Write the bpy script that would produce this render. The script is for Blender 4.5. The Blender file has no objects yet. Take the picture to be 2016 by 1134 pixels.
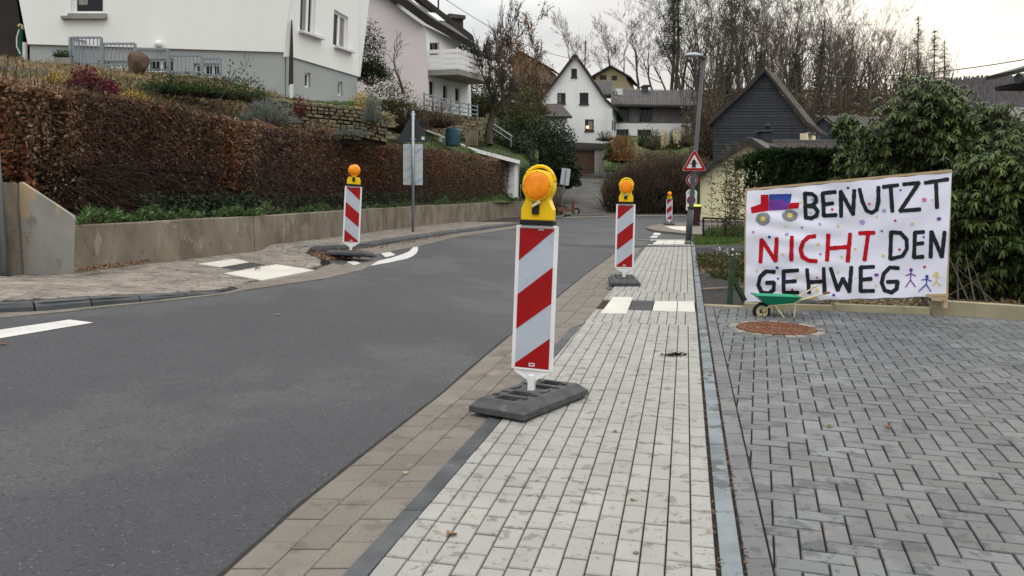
import bpy, bmesh, math, random
import numpy as np
from mathutils import Vector, Matrix
from mathutils.geometry import tessellate_polygon
random.seed(7); RNG = np.random.default_rng(11)
C = bpy.context.scene.collection
SC = bpy.context.scene
R = math.radians
# ------------------------------------------------------------ camera geometry
F_PX=1570.0; PITCH=math.radians(4.44); EYE=1.52; SL=0.048
def ray(px,py):
    cx=(px-1008.0)/F_PX; cy=(567.0-py)/F_PX
    c,s=math.cos(PITCH),math.sin(PITCH)
    return (cx, c+cy*s, -s+cy*c)
def D(px,py,Y):
    r=ray(px,py); t=Y/r[1]
    return (r[0]*t, Y, EYE+r[2]*t)
def plane_hit(px,py):
    r=ray(px,py); t=EYE/(SL*r[1]-r[2]); return (r[0]*t,r[1]*t)
_e=[plane_hit(*p) for p in ((434,1134),(580,1002),(744,872),(863,780),(955,700),(1150,542),(1213.5,496),(1243,478))]
_ey=[-20.0]+[e[1] for e in _e]+[60.0]
_ex=[_e[0][0]-(_e[0][1]+20)*.16]+[e[0] for e in _e]+[_e[-1][0]+(60-_e[-1][1])*.22]
def xr(Y): return float(np.interp(Y,_ey,_ex))
def ground_z(X,Y):
    fade=min(1,max(0,(36-Y)/22.0))
    c=0.06*min(7.0,max(0.0,xr(Y)-X))*fade
    z=SL*Y+c
    if Y>44:
        z=float(np.interp(Y,[44,66,80,100,150,260,600,1500],[SL*44,5.5,10.2,13.5,20,36,60,90]))
    return z
def G(px,py,dz=0.0):
    r=ray(px,py); t=1.0
    f=lambda t: EYE+r[2]*t-ground_z(r[0]*t,r[1]*t)-dz
    while f(t)>0 and t<300: t+=0.3
    a,b=t-.3,t
    for _ in range(30):
        m=(a+b)/2
        if f(m)>0:a=m
        else:b=m
    return (r[0]*b,r[1]*b,ground_z(r[0]*b,r[1]*b)+dz)
# ------------------------------------------------------------ camera, sky, sun, exposure
cam = bpy.data.cameras.new('camera'); camo = bpy.data.objects.new('camera', cam); C.objects.link(camo)
cam.sensor_width = 36.0; cam.lens = 36.0*F_PX/2016.0; cam.clip_start = 0.05; cam.clip_end = 6000
camo.location = (0, 0, EYE); camo.rotation_euler = (math.pi/2-PITCH, 0, 0)
SC.camera = camo
SUN_AZ, SUN_EL = R(32), R(20)
w = bpy.data.worlds.new("World"); SC.world = w; w.use_nodes = True
nt = w.node_tree; nt.nodes.clear()
def N(t, **k):
    n = nt.nodes.new(t)
    for a, b in k.items(): setattr(n, a, b)
    return n
def LK(a, b): nt.links.new(a, b)
out = N('ShaderNodeOutputWorld'); bg1 = N('ShaderNodeBackground'); bg2 = N('ShaderNodeBackground'); add = N('ShaderNodeAddShader')
sky = N('ShaderNodeTexSky'); sky.sky_type = 'NISHITA'; sky.sun_disc = False
sky.sun_elevation = SUN_EL; sky.sun_rotation = SUN_AZ
bg1.inputs['Strength'].default_value = 0.05*0.2
LK(sky.outputs[0], bg1.inputs['Color'])
tc = N('ShaderNodeTexCoord'); sep = N('ShaderNodeSeparateXYZ'); LK(tc.outputs['Generated'], sep.inputs[0])
def math_(op, a, b=None, clamp=False):
    n = N('ShaderNodeMath', operation=op); n.use_clamp = clamp
    for i, v in enumerate((a, b)):
        if v is None: continue
        if isinstance(v, (int, float)): n.inputs[i].default_value = v
        else: LK(v, n.inputs[i])
    return n.outputs[0]
zpos = math_('MAXIMUM', sep.outputs[2], 0.0)
zden = math_('ADD', zpos, 0.18)
dv = N('ShaderNodeCombineXYZ')
LK(math_('DIVIDE', sep.outputs[0], zden), dv.inputs[0]); LK(math_('DIVIDE', sep.outputs[1], zden), dv.inputs[1])
nz = N('ShaderNodeTexNoise'); nz.inputs['Scale'].default_value = 0.9; nz.inputs['Detail'].default_value = 5; nz.inputs['Roughness'].default_value = .5
LK(dv.outputs[0], nz.inputs['Vector'])
# overcast brightness: brighter towards the zenith, as a cloud deck is
lum = math_('MULTIPLY', math_('ADD', math_('MULTIPLY', math_('POWER', zpos, 1.7), 2.6), 0.66), math_('ADD', math_('MULTIPLY', nz.outputs['Fac'], 1.35), 0.325))
rampn = N('ShaderNodeMix', data_type='RGBA'); rampn.inputs[6].default_value = (0.975, 0.985, 1.0, 1); rampn.inputs[7].default_value = (1.0, 0.98, 0.945, 1)
LK(nz.outputs['Fac'], rampn.inputs[0])
sd = Vector((math.sin(SUN_AZ)*math.cos(SUN_EL), math.cos(SUN_AZ)*math.cos(SUN_EL), math.sin(SUN_EL)))
dot = N('ShaderNodeVectorMath', operation='DOT_PRODUCT'); LK(tc.outputs['Generated'], dot.inputs[0]); dot.inputs[1].default_value = sd
glow = math_('POWER', math_('MAXIMUM', dot.outputs['Value'], 0.0), 22.0)
glow2 = math_('MULTIPLY', glow, math_('ADD', math_('MULTIPLY', nz.outputs['Fac'], 1.4), -0.1))
sc1 = N('ShaderNodeVectorMath', operation='SCALE'); LK(rampn.outputs[2], sc1.inputs[0]); LK(lum, sc1.inputs['Scale'])
sc2 = N('ShaderNodeVectorMath', operation='SCALE'); sc2.inputs[0].default_value = (0.70, 0.54, 0.24); LK(glow2, sc2.inputs['Scale'])
ad2 = N('ShaderNodeVectorMath', operation='ADD'); LK(sc1.outputs[0], ad2.inputs[0]); LK(sc2.outputs[0], ad2.inputs[1])
LK(ad2.outputs[0], bg2.inputs['Color']); bg2.inputs['Strength'].default_value = 0.90
LK(bg1.outputs[0], add.inputs[0]); LK(bg2.outputs[0], add.inputs[1]); LK(add.outputs[0], out.inputs['Surface'])
sl = bpy.data.lights.new('sun', 'SUN'); sl.energy = 0.6; sl.angle = R(25); sl.color = (1, .95, .86)
so = bpy.data.objects.new('sun', sl); C.objects.link(so); so.rotation_euler = (-sd).to_track_quat('-Z', 'Y').to_euler()
SC.view_settings.view_transform = 'Standard'; SC.view_settings.look = 'None'; SC.view_settings.exposure = 0.0; SC.view_settings.gamma = 1
SC.render.engine = 'CYCLES'

# ------------------------------------------------------------ materials
def mat(name, col, col2=None, scale=3.0, rough=.85, bump=0, bscale=60, rand=0.0, spots=(), metal=0.0, vec=(1, 1, 1), detail=5, emit=None, spec=.22, coat=0, sat=0):
    m = bpy.data.materials.new(name); m.use_nodes = True
    t = m.node_tree; t.nodes.clear(); L = t.links.new
    o = t.nodes.new('ShaderNodeOutputMaterial'); b = t.nodes.new('ShaderNodeBsdfPrincipled'); L(b.outputs[0], o.inputs[0])
    b.inputs['Roughness'].default_value = rough; b.inputs['Metallic'].default_value = metal
    b.inputs['Specular IOR Level'].default_value = spec; b.inputs['Coat Weight'].default_value = coat
    g = t.nodes.new('ShaderNodeNewGeometry'); mp = t.nodes.new('ShaderNodeMapping'); L(g.outputs['Position'], mp.inputs[0]); mp.inputs['Scale'].default_value = vec
    cur = None
    def mix(f, a, bcol):
        n = t.nodes.new('ShaderNodeMix'); n.data_type = 'RGBA'
        if hasattr(f, 'links'): L(f, n.inputs[0])
        else: n.inputs[0].default_value = f
        for i, v in ((6, a), (7, bcol)):
            if isinstance(v, tuple): n.inputs[i].default_value = (*v[:3], 1)
            else: L(v, n.inputs[i])
        return n.outputs[2]
    def noise(s, d=detail, r=.6, v=True):
        n = t.nodes.new('ShaderNodeTexNoise'); n.inputs['Scale'].default_value = s; n.inputs['Detail'].default_value = d; n.inputs['Roughness'].default_value = r
        L(mp.outputs[0] if v else g.outputs['Position'], n.inputs['Vector']); return n.outputs['Fac']
    def rng(f, a, c):
        n = t.nodes.new('ShaderNodeMapRange'); L(f, n.inputs[0]); n.inputs[1].default_value = a; n.inputs[2].default_value = c; n.clamp = True; return n.outputs[0]
    if col2 is None: col2 = tuple(c*.86 for c in col)
    cur = mix(rng(noise(scale), .35, .65), col, col2)
    for sp in spots:                       # (colour, scale, threshold, amount)
        sc_, th, am = sp[1], sp[2], sp[3]
        f = rng(noise(sc_, 6, .65, len(sp) < 5), th, th+.05)
        mm = t.nodes.new('ShaderNodeMath'); mm.operation = 'MULTIPLY'; L(f, mm.inputs[0]); mm.inputs[1].default_value = am
        cur = mix(mm.outputs[0], cur, sp[0])
    if rand:
        oi = t.nodes.new('ShaderNodeObjectInfo'); at = t.nodes.new('ShaderNodeAttribute'); at.attribute_name = 'tint'
        s = t.nodes.new('ShaderNodeMath'); s.operation = 'ADD'; L(oi.outputs['Random'], s.inputs[0]); L(at.outputs['Fac'], s.inputs[1])
        fr = t.nodes.new('ShaderNodeMath'); fr.operation = 'FRACT'; L(s.outputs[0], fr.inputs[0])
        ml = t.nodes.new('ShaderNodeMath'); ml.operation = 'MULTIPLY_ADD'; L(fr.outputs[0], ml.inputs[0]); ml.inputs[1].default_value = 2*rand; ml.inputs[2].default_value = 1-rand
        hs = t.nodes.new('ShaderNodeVectorMath'); hs.operation = 'SCALE'; L(cur, hs.inputs[0]); L(ml.outputs[0], hs.inputs['Scale']); cur = hs.outputs[0]
    L(cur, b.inputs['Base Color'])
    if bump:
        bn = t.nodes.new('ShaderNodeBump'); bn.inputs['Strength'].default_value = bump; bn.inputs['Distance'].default_value = .01
        L(noise(bscale, 4, .6, True), bn.inputs['Height']); L(bn.outputs[0], b.inputs['Normal'])
    if emit:
        b.inputs['Emission Color'].default_value = (*emit[0], 1); b.inputs['Emission Strength'].default_value = emit[1]
    return m
def leafmat(name, cols, rough=.6, trans=.25, jit=1.0):
    m = bpy.data.materials.new(name); m.use_nodes = True
    t = m.node_tree; t.nodes.clear(); L = t.links.new
    o = t.nodes.new('ShaderNodeOutputMaterial'); b = t.nodes.new('ShaderNodeBsdfPrincipled')
    at = t.nodes.new('ShaderNodeAttribute'); at.attribute_name = 'tint'
    r = t.nodes.new('ShaderNodeValToRGB'); r.color_ramp.interpolation = 'LINEAR'
    while len(r.color_ramp.elements) < len(cols): r.color_ramp.elements.new(.5)
    for i, c in enumerate(cols):
        r.color_ramp.elements[i].position = i/(len(cols)-1); r.color_ramp.elements[i].color = (*c, 1)
    L(at.outputs['Fac'], r.inputs[0]); L(r.outputs[0], b.inputs['Base Color']); b.inputs['Roughness'].default_value = rough
    b.inputs['Specular IOR Level'].default_value = .25
    if trans:
        tr = t.nodes.new('ShaderNodeBsdfTranslucent'); L(r.outputs[0], tr.inputs[0]); mx = t.nodes.new('ShaderNodeMixShader'); mx.inputs[0].default_value = trans
        L(b.outputs[0], mx.inputs[1]); L(tr.outputs[0], mx.inputs[2]); L(mx.outputs[0], o.inputs[0])
    else: L(b.outputs[0], o.inputs[0])
    return m
def glassmat(name, col, rough=.05):
    m = bpy.data.materials.new(name); m.use_nodes = True; b = m.node_tree.nodes['Principled BSDF']
    b.inputs['Base Color'].default_value = (*col, 1); b.inputs['Roughness'].default_value = rough; b.inputs['Specular IOR Level'].default_value = .35
    return m
# ------------------------------------------------------------ object helpers
W = {}
def setp(o, label=None, cat=None, group=None, kind=None):
    if label: o['label'] = label
    if cat: o['category'] = cat
    if group: o['group'] = group
    if kind: o['kind'] = kind
    return o
def thing(name, label, cat, loc=(0, 0, 0), rot=(0, 0, 0), group=None, local=False):
    o = bpy.data.objects.new(name, None); C.objects.link(o); o.location = loc; o.rotation_euler = rot; o.empty_display_size = .2
    W[o.name] = Vector((0, 0, 0)) if local else Vector(loc)
    return setp(o, label, cat, group)
def mk(name, verts, faces, m, parent=None, local=False, smooth=False, tint=None, origin=None):
    V = np.asarray(verts, dtype=np.float64).reshape(-1, 3)
    if local: org = np.zeros(3)
    elif origin is not None: org = np.array(origin, float)
    else:
        org = (V.min(0)+V.max(0))/2; org[2] = V[:, 2].min()
    me = bpy.data.meshes.new(name)
    V2 = V-org
    if isinstance(faces, np.ndarray):
        n, k = faces.shape
        me.vertices.add(len(V2)); me.vertices.foreach_set('co', V2.ravel())
        me.loops.add(n*k); me.loops.foreach_set('vertex_index', faces.ravel().astype(np.int32))
        me.polygons.add(n); me.polygons.foreach_set('loop_start', np.arange(0, n*k, k, dtype=np.int32))
        me.polygons.foreach_set('loop_total', np.full(n, k, dtype=np.int32)); me.update(calc_edges=True)
    else:
        me.from_pydata(V2.tolist(), [], faces); me.update()
    if smooth: me.shade_smooth()
    if tint is not None:
        a = me.attributes.new('tint', 'FLOAT', 'FACE'); a.data.foreach_set('value', np.asarray(tint, dtype=np.float32))
    if isinstance(m, (list, tuple)):
        for x in m: me.materials.append(x)
    else: me.materials.append(m)
    o = bpy.data.objects.new(name, me); C.objects.link(o)
    if parent is not None:
        o.parent = parent
        pw = W.get(parent.name, Vector((0, 0, 0)))
        o.location = Vector(org)-pw if not local else (0, 0, 0)
    else: o.location = org
    W[o.name] = Vector(org)
    return o
def copy_tree(o, parent=None):
    c = o.copy(); C.objects.link(c)
    if parent is not None: c.parent = parent
    for ch in list(o.children): copy_tree(ch, c)
    return c
class MB:
    def __init__(s): s.v = []; s.f = []
    def add(s, vs, fs):
        n = len(s.v); s.v += [tuple(v) for v in vs]; s.f += [tuple(i+n for i in f) for f in fs]; return s
    def box(s, c, d, rot=None):
        x, y, z = d[0]/2, d[1]/2, d[2]/2
        vs = [Vector((a*x, b*y, e*z)) for a in (-1, 1) for b in (-1, 1) for e in (-1, 1)]
        if rot is not None: vs = [rot @ v for v in vs]
        return s.add([v+Vector(c) for v in vs], [(0, 1, 3, 2), (4, 6, 7, 5), (0, 4, 5, 1), (2, 3, 7, 6), (0, 2, 6, 4), (1, 5, 7, 3)])
    def hexa(s, b, t):      # bottom ring, top ring (same length), capped
        n = len(b)
        return s.add(list(b)+list(t), [tuple(range(n))[::-1], tuple(range(n, 2*n))]+[(i, (i+1) % n, n+(i+1) % n, n+i) for i in range(n)])
    def bar(s, a, b, w_, h_=None, up=(0, 0, 1)):
        a, b = Vector(a), Vector(b); h_ = h_ or w_; d = (b-a).normalized(); u = Vector(up)
        if abs(d.dot(u)) > .98: u = Vector((1, 0, 0))
        sx = d.cross(u).normalized(); uz = sx.cross(d)
        r = [sx*w_/2*i+uz*h_/2*j for i, j in ((-1, -1), (1, -1), (1, 1), (-1, 1))]
        return s.hexa([a+x for x in r], [b+x for x in r])
    def tube(s, pts, r, n=8, cap=True):
        pts = [Vector(p) for p in pts]; rr = r if isinstance(r, (list, tuple)) else [r]*len(pts); rings = []
        for i, p in enumerate(pts):
            d = (pts[min(i+1, len(pts)-1)]-pts[max(i-1, 0)]).normalized(); u = Vector((0, 0, 1)) if abs(d.z) < .9 else Vector((0, 1, 0))
            a = d.cross(u).normalized(); b = a.cross(d)
            rings.append([p+(a*math.cos(2*math.pi*k/n)+b*math.sin(2*math.pi*k/n))*rr[i] for k in range(n)])
        base = len(s.v)
        for ring in rings: s.v += [tuple(q) for q in ring]
        for i in range(len(pts)-1):
            for k in range(n):
                s.f.append((base+i*n+k, base+i*n+(k+1) % n, base+(i+1)*n+(k+1) % n, base+(i+1)*n+k))
        if cap: s.f.append(tuple(base+k for k in range(n))[::-1]); s.f.append(tuple(base+(len(pts)-1)*n+k for k in range(n)))
        return s
    def lathe(s, prof, n=24, origin=(0, 0, 0), axis='Z', ring=False):
        base = len(s.v); o = Vector(origin)
        for r, h in prof:
            for k in range(n):
                a = 2*math.pi*k/n; p = (r*math.cos(a), r*math.sin(a), h)
                if axis == 'Y': p = (p[0], h, p[1])
                if axis == 'X': p = (h, p[0], p[1])
                s.v.append(tuple(o+Vector(p)))
        m_ = len(prof)
        for i in range(m_ if ring else m_-1):
            j = (i+1) % m_
            for k in range(n): s.f.append((base+i*n+k, base+i*n+(k+1) % n, base+j*n+(k+1) % n, base+j*n+k))
        if ring: return s
        s.f.append(tuple(base+k for k in range(n))[::-1]); s.f.append(tuple(base+(len(prof)-1)*n+k for k in range(n)))
        return s
    def build(s, name, m, parent=None, **k): return mk(name, s.v, s.f, m, parent, **k)
def bevel_obj(o, w_, seg=2):
    bm = bmesh.new(); bm.from_mesh(o.data)
    bmesh.ops.recalc_face_normals(bm, faces=bm.faces)
    bmesh.ops.bevel(bm, geom=[e for e in bm.edges if len(e.link_faces) == 2 and e.calc_face_angle() > .5], offset=w_, segments=seg, affect='EDGES', profile=.6)
    bm.to_mesh(o.data); bm.free(); return o
# vertical plane through two (pixel column, forward distance) points; pixels are traced on it
class VP:
    def __init__(s, a, b):
        A = D(a[0], 445, a[1]); B = D(b[0], 445, b[1])
        s.A = Vector((A[0], A[1], 0)); s.u = (Vector((B[0], B[1], 0))-s.A).normalized()
        s.n = Vector((s.u.y, -s.u.x, 0))
        if s.n.dot(-s.A) < 0: s.n = -s.n          # towards the camera
    def pt(s, px, py, off=0.0):
        r = Vector(ray(px, py)); o = Vector((0, 0, EYE)); t = (s.A+s.n*off-o).dot(s.n)/r.dot(s.n)
        return o+r*t
    def ptw(s, px, py, off=0.0): return s.pt(px, py)+s.n*off
def prism(pl, poly, f, b, name, m, parent, holes=()):
    """polygon traced on plane pl, front face at offset f, back at offset b, with real holes"""
    loops = [[pl.pt(*p) for p in poly]]+[[pl.pt(*p) for p in h] for h in holes]
    flat = [v for l in loops for v in l]
    tris = tessellate_polygon(loops); n = len(flat)
    vs = [v+pl.n*f for v in flat]+[v+pl.n*b for v in flat]
    fs = [tuple(t) for t in tris]+[tuple(i+n for i in t[::-1]) for t in tris]
    k = 0
    for l in loops:
        c = len(l); fs += [(k+i, k+(i+1) % c, n+k+(i+1) % c, n+k+i) for i in range(c)]; k += c
    o = mk(name, vs, fs, m, parent)
    bm = bmesh.new(); bm.from_mesh(o.data); bmesh.ops.recalc_face_normals(bm, faces=bm.faces); bm.to_mesh(o.data); bm.free()
    return o
def rect(x0, y0, x1, y1): return [(x0, y0), (x1, y0), (x1, y1), (x0, y1)]
def slab(name, xy, thick, bev, m, parent, top=0.0, zf=ground_z, dz=None):
    """bevelled piece lying on the ground: xy corners, top surface `top` above the ground function"""
    n = len(xy); c = (sum(p[0] for p in xy)/n, sum(p[1] for p in xy)/n)
    a = sum(xy[i][0]*xy[(i+1) % n][1]-xy[(i+1) % n][0]*xy[i][1] for i in range(n))
    if a < 0: xy = xy[::-1]
    vs = []
    for lvl, ins in ((-thick, 0), (-bev, 0), (0, bev)):
        for i, (x, y) in enumerate(xy):
            d = math.hypot(c[0]-x, c[1]-y) or 1; k = min(.4, ins*1.3/d); x2, y2 = x+(c[0]-x)*k, y+(c[1]-y)*k
            vs.append((x2, y2, zf(x, y)+top+lvl+(dz[i] if dz else 0)))
    fs = [tuple(range(2*n, 3*n))]
    for r_ in (0, 1): fs += [(r_*n+i, r_*n+(i+1) % n, (r_+1)*n+(i+1) % n, (r_+1)*n+i) for i in range(n)]
    if name is None: return vs, fs
    return mk(name, vs, fs, m, parent)
def clip(poly, px, py, nx, ny):        # keep side where (p-(px,py)).n >= 0
    out_ = []
    for i in range(len(poly)):
        a, b = poly[i], poly[(i+1) % len(poly)]
        da = (a[0]-px)*nx+(a[1]-py)*ny; db = (b[0]-px)*nx+(b[1]-py)*ny
        if da >= 0: out_.append(a)
        if (da >= 0) != (db >= 0):
            t = da/(da-db); out_.append((a[0]+(b[0]-a[0])*t, a[1]+(b[1]-a[1])*t))
    return out_
def area(p): return abs(sum(p[i][0]*p[(i+1) % len(p)][1]-p[(i+1) % len(p)][0]*p[i][1] for i in range(len(p))))/2
def pieces(polys, parent, m, name, plural, thick=.05, bev=.004, top=0.0, zf=ground_z, cap=300, jit=.0015, minarea=.0008):
    """largest-in-view pieces as single objects, the rest joined"""
    polys = [p for p in polys if len(p) >= 3 and area(p) > minarea]
    def seen(p):
        cx = sum(q[0] for q in p)/len(p); cy = sum(q[1] for q in p)/len(p)
        if cy < 1: return -1
        px = 1008+cx/cy*F_PX; zc = zf(cx, cy)
        py = 567+F_PX*math.tan(math.atan2(EYE-zc, cy)-PITCH)
        return area(p)/cy**3 if -30 < px < 2046 and py < 1150 else area(p)/cy**3*1e-4
    polys.sort(key=seen, reverse=True)
    for p in polys[:cap]:
        j = random.uniform(-jit, jit); slab(name, p, thick, bev, m, parent, top+j, zf, [random.uniform(-jit, jit)*.7 for _ in p])
    V, Fs, T = [], [], []
    for p in polys[cap:]:
        j = random.uniform(-jit, jit); v, f = slab(None, p, thick, bev, m, None, top+j, zf, [random.uniform(-jit, jit)*.7 for _ in p])
        n = len(V); V += v; Fs += [tuple(i+n for i in q) for q in f]; T += [random.random()]*len(f)
    if V:
        o = mk(plural, V, Fs, m, parent, tint=T); o['kind'] = 'stuff'
def sheet(name, m, stations, top=0.0, nx=8, zf=ground_z, parent=None, kind='structure', label=None, zs=None):
    """strip between left and right points, on the ground"""
    vs = []; 
    for (l, r_) in stations:
        for i in range(nx+1):
            t = i/nx; x = l[0]+(r_[0]-l[0])*t; y = l[1]+(r_[1]-l[1])*t
            z = (l[2]+(r_[2]-l[2])*t) if len(l) > 2 else zf(x, y)
            vs.append((x, y, z+top))
    fs = [(a*(nx+1)+i, a*(nx+1)+i+1, (a+1)*(nx+1)+i+1, (a+1)*(nx+1)+i) for a in range(len(stations)-1) for i in range(nx)]
    o = mk(name, vs, fs, m, parent, smooth=True)
    if kind: o['kind'] = kind
    if label: o['label'] = label
    return o
def patch(name, m, pxs, top, dens=.25, kind='structure', label=None, parent=None, zf=ground_z, thick=0.0):
    """polygon traced on the ground by pixels, finely split so that it follows the ground"""
    pts = [G(*p)[:2] for p in pxs]
    return patch_xy(name, m, pts, top, dens, kind, label, parent, zf, thick)
def patch_xy(name, m, pts, top, dens=.25, kind='structure', label=None, parent=None, zf=ground_z, thick=0.0):
    bm = bmesh.new(); vs = [bm.verts.new((x, y, 0)) for x, y in pts]; bm.faces.new(vs)
    bmesh.ops.triangulate(bm, faces=bm.faces)
    x0, x1 = min(p[0] for p in pts), max(p[0] for p in pts); y0, y1 = min(p[1] for p in pts), max(p[1] for p in pts)
    for ax, a, b in ((0, x0, x1), (1, y0, y1)):
        k = a+dens
        while k < b:
            co = (k, 0, 0) if ax == 0 else (0, k, 0); no = (1, 0, 0) if ax == 0 else (0, 1, 0)
            bmesh.ops.bisect_plane(bm, geom=bm.verts[:]+bm.edges[:]+bm.faces[:], plane_co=co, plane_no=no); k += dens
    if thick:
        r_ = bmesh.ops.extrude_face_region(bm, geom=bm.faces[:]); 
        for v in [g for g in r_['geom'] if isinstance(g, bmesh.types.BMVert)]: v.co.z = 1
    for v in bm.verts:
        hi = v.co.z > .5 or not thick
        v.co.z = zf(v.co.x, v.co.y)+top-(0 if hi else thick)
    bmesh.ops.recalc_face_normals(bm, faces=bm.faces)
    V = [v.co[:] for v in bm.verts]; bm.verts.index_update(); Fs = [tuple(v.index for v in f.verts) for f in bm.faces]; bm.free()
    if not thick:
        Fs = [f if (Vector(V[f[1]])-Vector(V[f[0]])).cross(Vector(V[f[2]])-Vector(V[f[0]])).z > 0 else f[::-1] for f in Fs]
    o = mk(name, V, Fs, m, parent)
    if kind: o['kind'] = kind
    if label: o['label'] = label
    return o
# ------------------------------------------------------------ foliage helpers
def rnd_unit(n):
    v = RNG.normal(size=(n, 3)); return v/np.linalg.norm(v, axis=1)[:, None]
def leaf_mesh(P, size, aspect=.45, dirs=None, fold=.25, sizevar=.4):
    n = len(P); d = rnd_unit(n) if dirs is None else dirs/np.linalg.norm(dirs, axis=1)[:, None]
    s = np.cross(d, rnd_unit(n)); s /= np.linalg.norm(s, axis=1)[:, None]; up = np.cross(s, d)
    L_ = (size*(1+RNG.uniform(-sizevar, sizevar, n)))[:, None]; w_ = L_*aspect*.5
    b = P; tip = P+d*L_; m1 = P+d*L_*.45
    l = m1+s*w_+up*w_*fold; r_ = m1-s*w_+up*w_*fold
    V = np.stack([b, r_, tip, l], 1).reshape(-1, 3)
    i = np.arange(n)*4
    Fa = np.stack([np.stack([i, i+1, i+2], 1), np.stack([i, i+2, i+3], 1)], 1).reshape(-1, 3)
    return V, Fa
def leaves(name, P, size, m, parent, tint=None, **k):
    V, Fa = leaf_mesh(P, size, **k); n = len(P)
    if tint is None: tint = RNG.random(n)
    return mk(name, V, Fa, m, parent, tint=np.repeat(tint, 2))
def seg_mesh(A, B, ra, rb, n=3):
    A, B = np.asarray(A, float), np.asarray(B, float); ra, rb = np.asarray(ra, float), np.asarray(rb, float)
    d = B-A; d /= np.maximum(np.linalg.norm(d, axis=1), 1e-9)[:, None]
    u = np.where(np.abs(d[:, 2:3]) > .9, np.array([[0, 1., 0]]), np.array([[0, 0, 1.]]))
    a = np.cross(d, u); a /= np.linalg.norm(a, axis=1)[:, None]; b = np.cross(a, d)
    V = []
    for base, r_ in ((A, ra), (B, rb)):
        for k in range(n):
            t = 2*math.pi*k/n; V.append(base+(a*math.cos(t)+b*math.sin(t))*r_[:, None])
    V = np.stack(V, 1).reshape(-1, 3); i = np.arange(len(A))*2*n
    Fa = np.stack([np.stack([i+k, i+(k+1) % n, i+n+(k+1) % n, i+n+k], 1) for k in range(n)], 1).reshape(-1, 4)
    return V, Fa
def grow(rs, start, d, length, rad, depth, up=.25, spread=.6, rmin=.01, nseg=4, kids=(3, 5), shrink=.62, wander=.16):
    """returns list of segments (a, b, ra, rb, depth)"""
    segs = []
    def go(p, d, L_, r_, dep):
        steps = max(2, nseg-(1 if dep < depth else 0)); pts = [p]; rr = [r_]
        dd = d.copy()
        for i in range(steps):
            dd = dd+np.array([rs.gauss(0, wander), rs.gauss(0, wander), rs.gauss(0, wander)*.6+up*.18]); dd /= np.linalg.norm(dd)
            pts.append(pts[-1]+dd*L_/steps); rr.append(max(rmin, r_*(1-.55*(i+1)/steps)))
            segs.append((pts[-2], pts[-1], rr[-2], rr[-1], dep))
        if dep <= 0: return
        k = rs.randint(*kids)
        for j in range(k):
            t = rs.uniform(.3, 1.0) if j else 1.0
            fi = t*steps; i0 = min(int(fi), steps-1); fr = fi-i0
            q = pts[i0]*(1-fr)+pts[i0+1]*fr; r2 = (rr[i0]*(1-fr)+rr[i0+1]*fr)*.62
            ax = np.array([rs.gauss(0, 1), rs.gauss(0, 1), rs.gauss(0, .4)]); ax -= dd*ax.dot(dd); ax /= max(1e-6, np.linalg.norm(ax))
            a = spread*rs.uniform(.6, 1.25)
            if j == 0: a *= .35
            nd = dd*math.cos(a)+ax*math.sin(a); nd[2] += up*.5; nd /= np.linalg.norm(nd)
            go(q, nd, L_*shrink*rs.uniform(.75, 1.15)*(1.0 if j == 0 else .9), max(rmin, r2), dep-1)
    go(np.array(start, float), np.array(d, float), length, rad, depth)
    return segs
def segs_obj(name, segs, m, parent, n=3, local=False, origin=None):
    A = [s[0] for s in segs]; B = [s[1] for s in segs]
    V, Fa = seg_mesh(A, B, [s[2] for s in segs], [s[3] for s in segs], n)
    return mk(name, V, Fa, m, parent, local=local, origin=origin)
def zshape_points(c, rad, n, shell=.55, top=1.0, flat=0.0):
    d = rnd_unit(n); d[:, 2] = np.where(d[:, 2] < flat, -d[:, 2]*.3, d[:, 2]); r_ = shell+(1-shell)*RNG.random(n)**.6
    lump = 1+.16*np.sin(d[:, 0]*5.1+c[0]*3)*np.cos(d[:, 1]*4.3+c[1])+.1*np.sin(d[:, 2]*9+c[0])+.08*np.sin(d[:, 0]*13+d[:, 1]*11)
    return np.asarray(c)+d*np.asarray(rad)*(r_*lump)[:, None]
def bush(name, label, cat, px, pyb, Y, w_, h_, m, n=900, leaf=.06, aspect=.5, dep=None, twig=None, ntw=60, shell=.45, group=None, up=None, core=True, base=None):
    b = Vector(base) if base is not None else Vector(D(px, pyb, Y)); dep = dep or w_
    t = thing(name, label, cat, b, group=group)
    P = zshape_points((b.x, b.y, b.z+h_*.12), (w_/2, dep/2, h_*.88), n, shell)
    dirs = None
    if up is not None:
        dirs = rnd_unit(n)*(1-up)+(P-np.array([b.x, b.y, b.z-h_*.2]))*up/h_
    leaves('foliage', P, leaf, m, t, aspect=aspect, dirs=dirs)
    if ntw:
        A = np.array([[b.x, b.y, b.z]]*ntw)+RNG.normal(size=(ntw, 3))*np.array([w_*.08, w_*.08, 0]); Q = zshape_points((b.x, b.y, b.z+h_*.1), (w_/2, dep/2, h_*.9), ntw, .7)
        V, Fa = seg_mesh(A, Q, np.full(ntw, .012*max(1, w_*.4)), np.full(ntw, .004*max(1, Y/30)))
        mk('stems', V, Fa, twig or M_['twig'], t)
    return t
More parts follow.
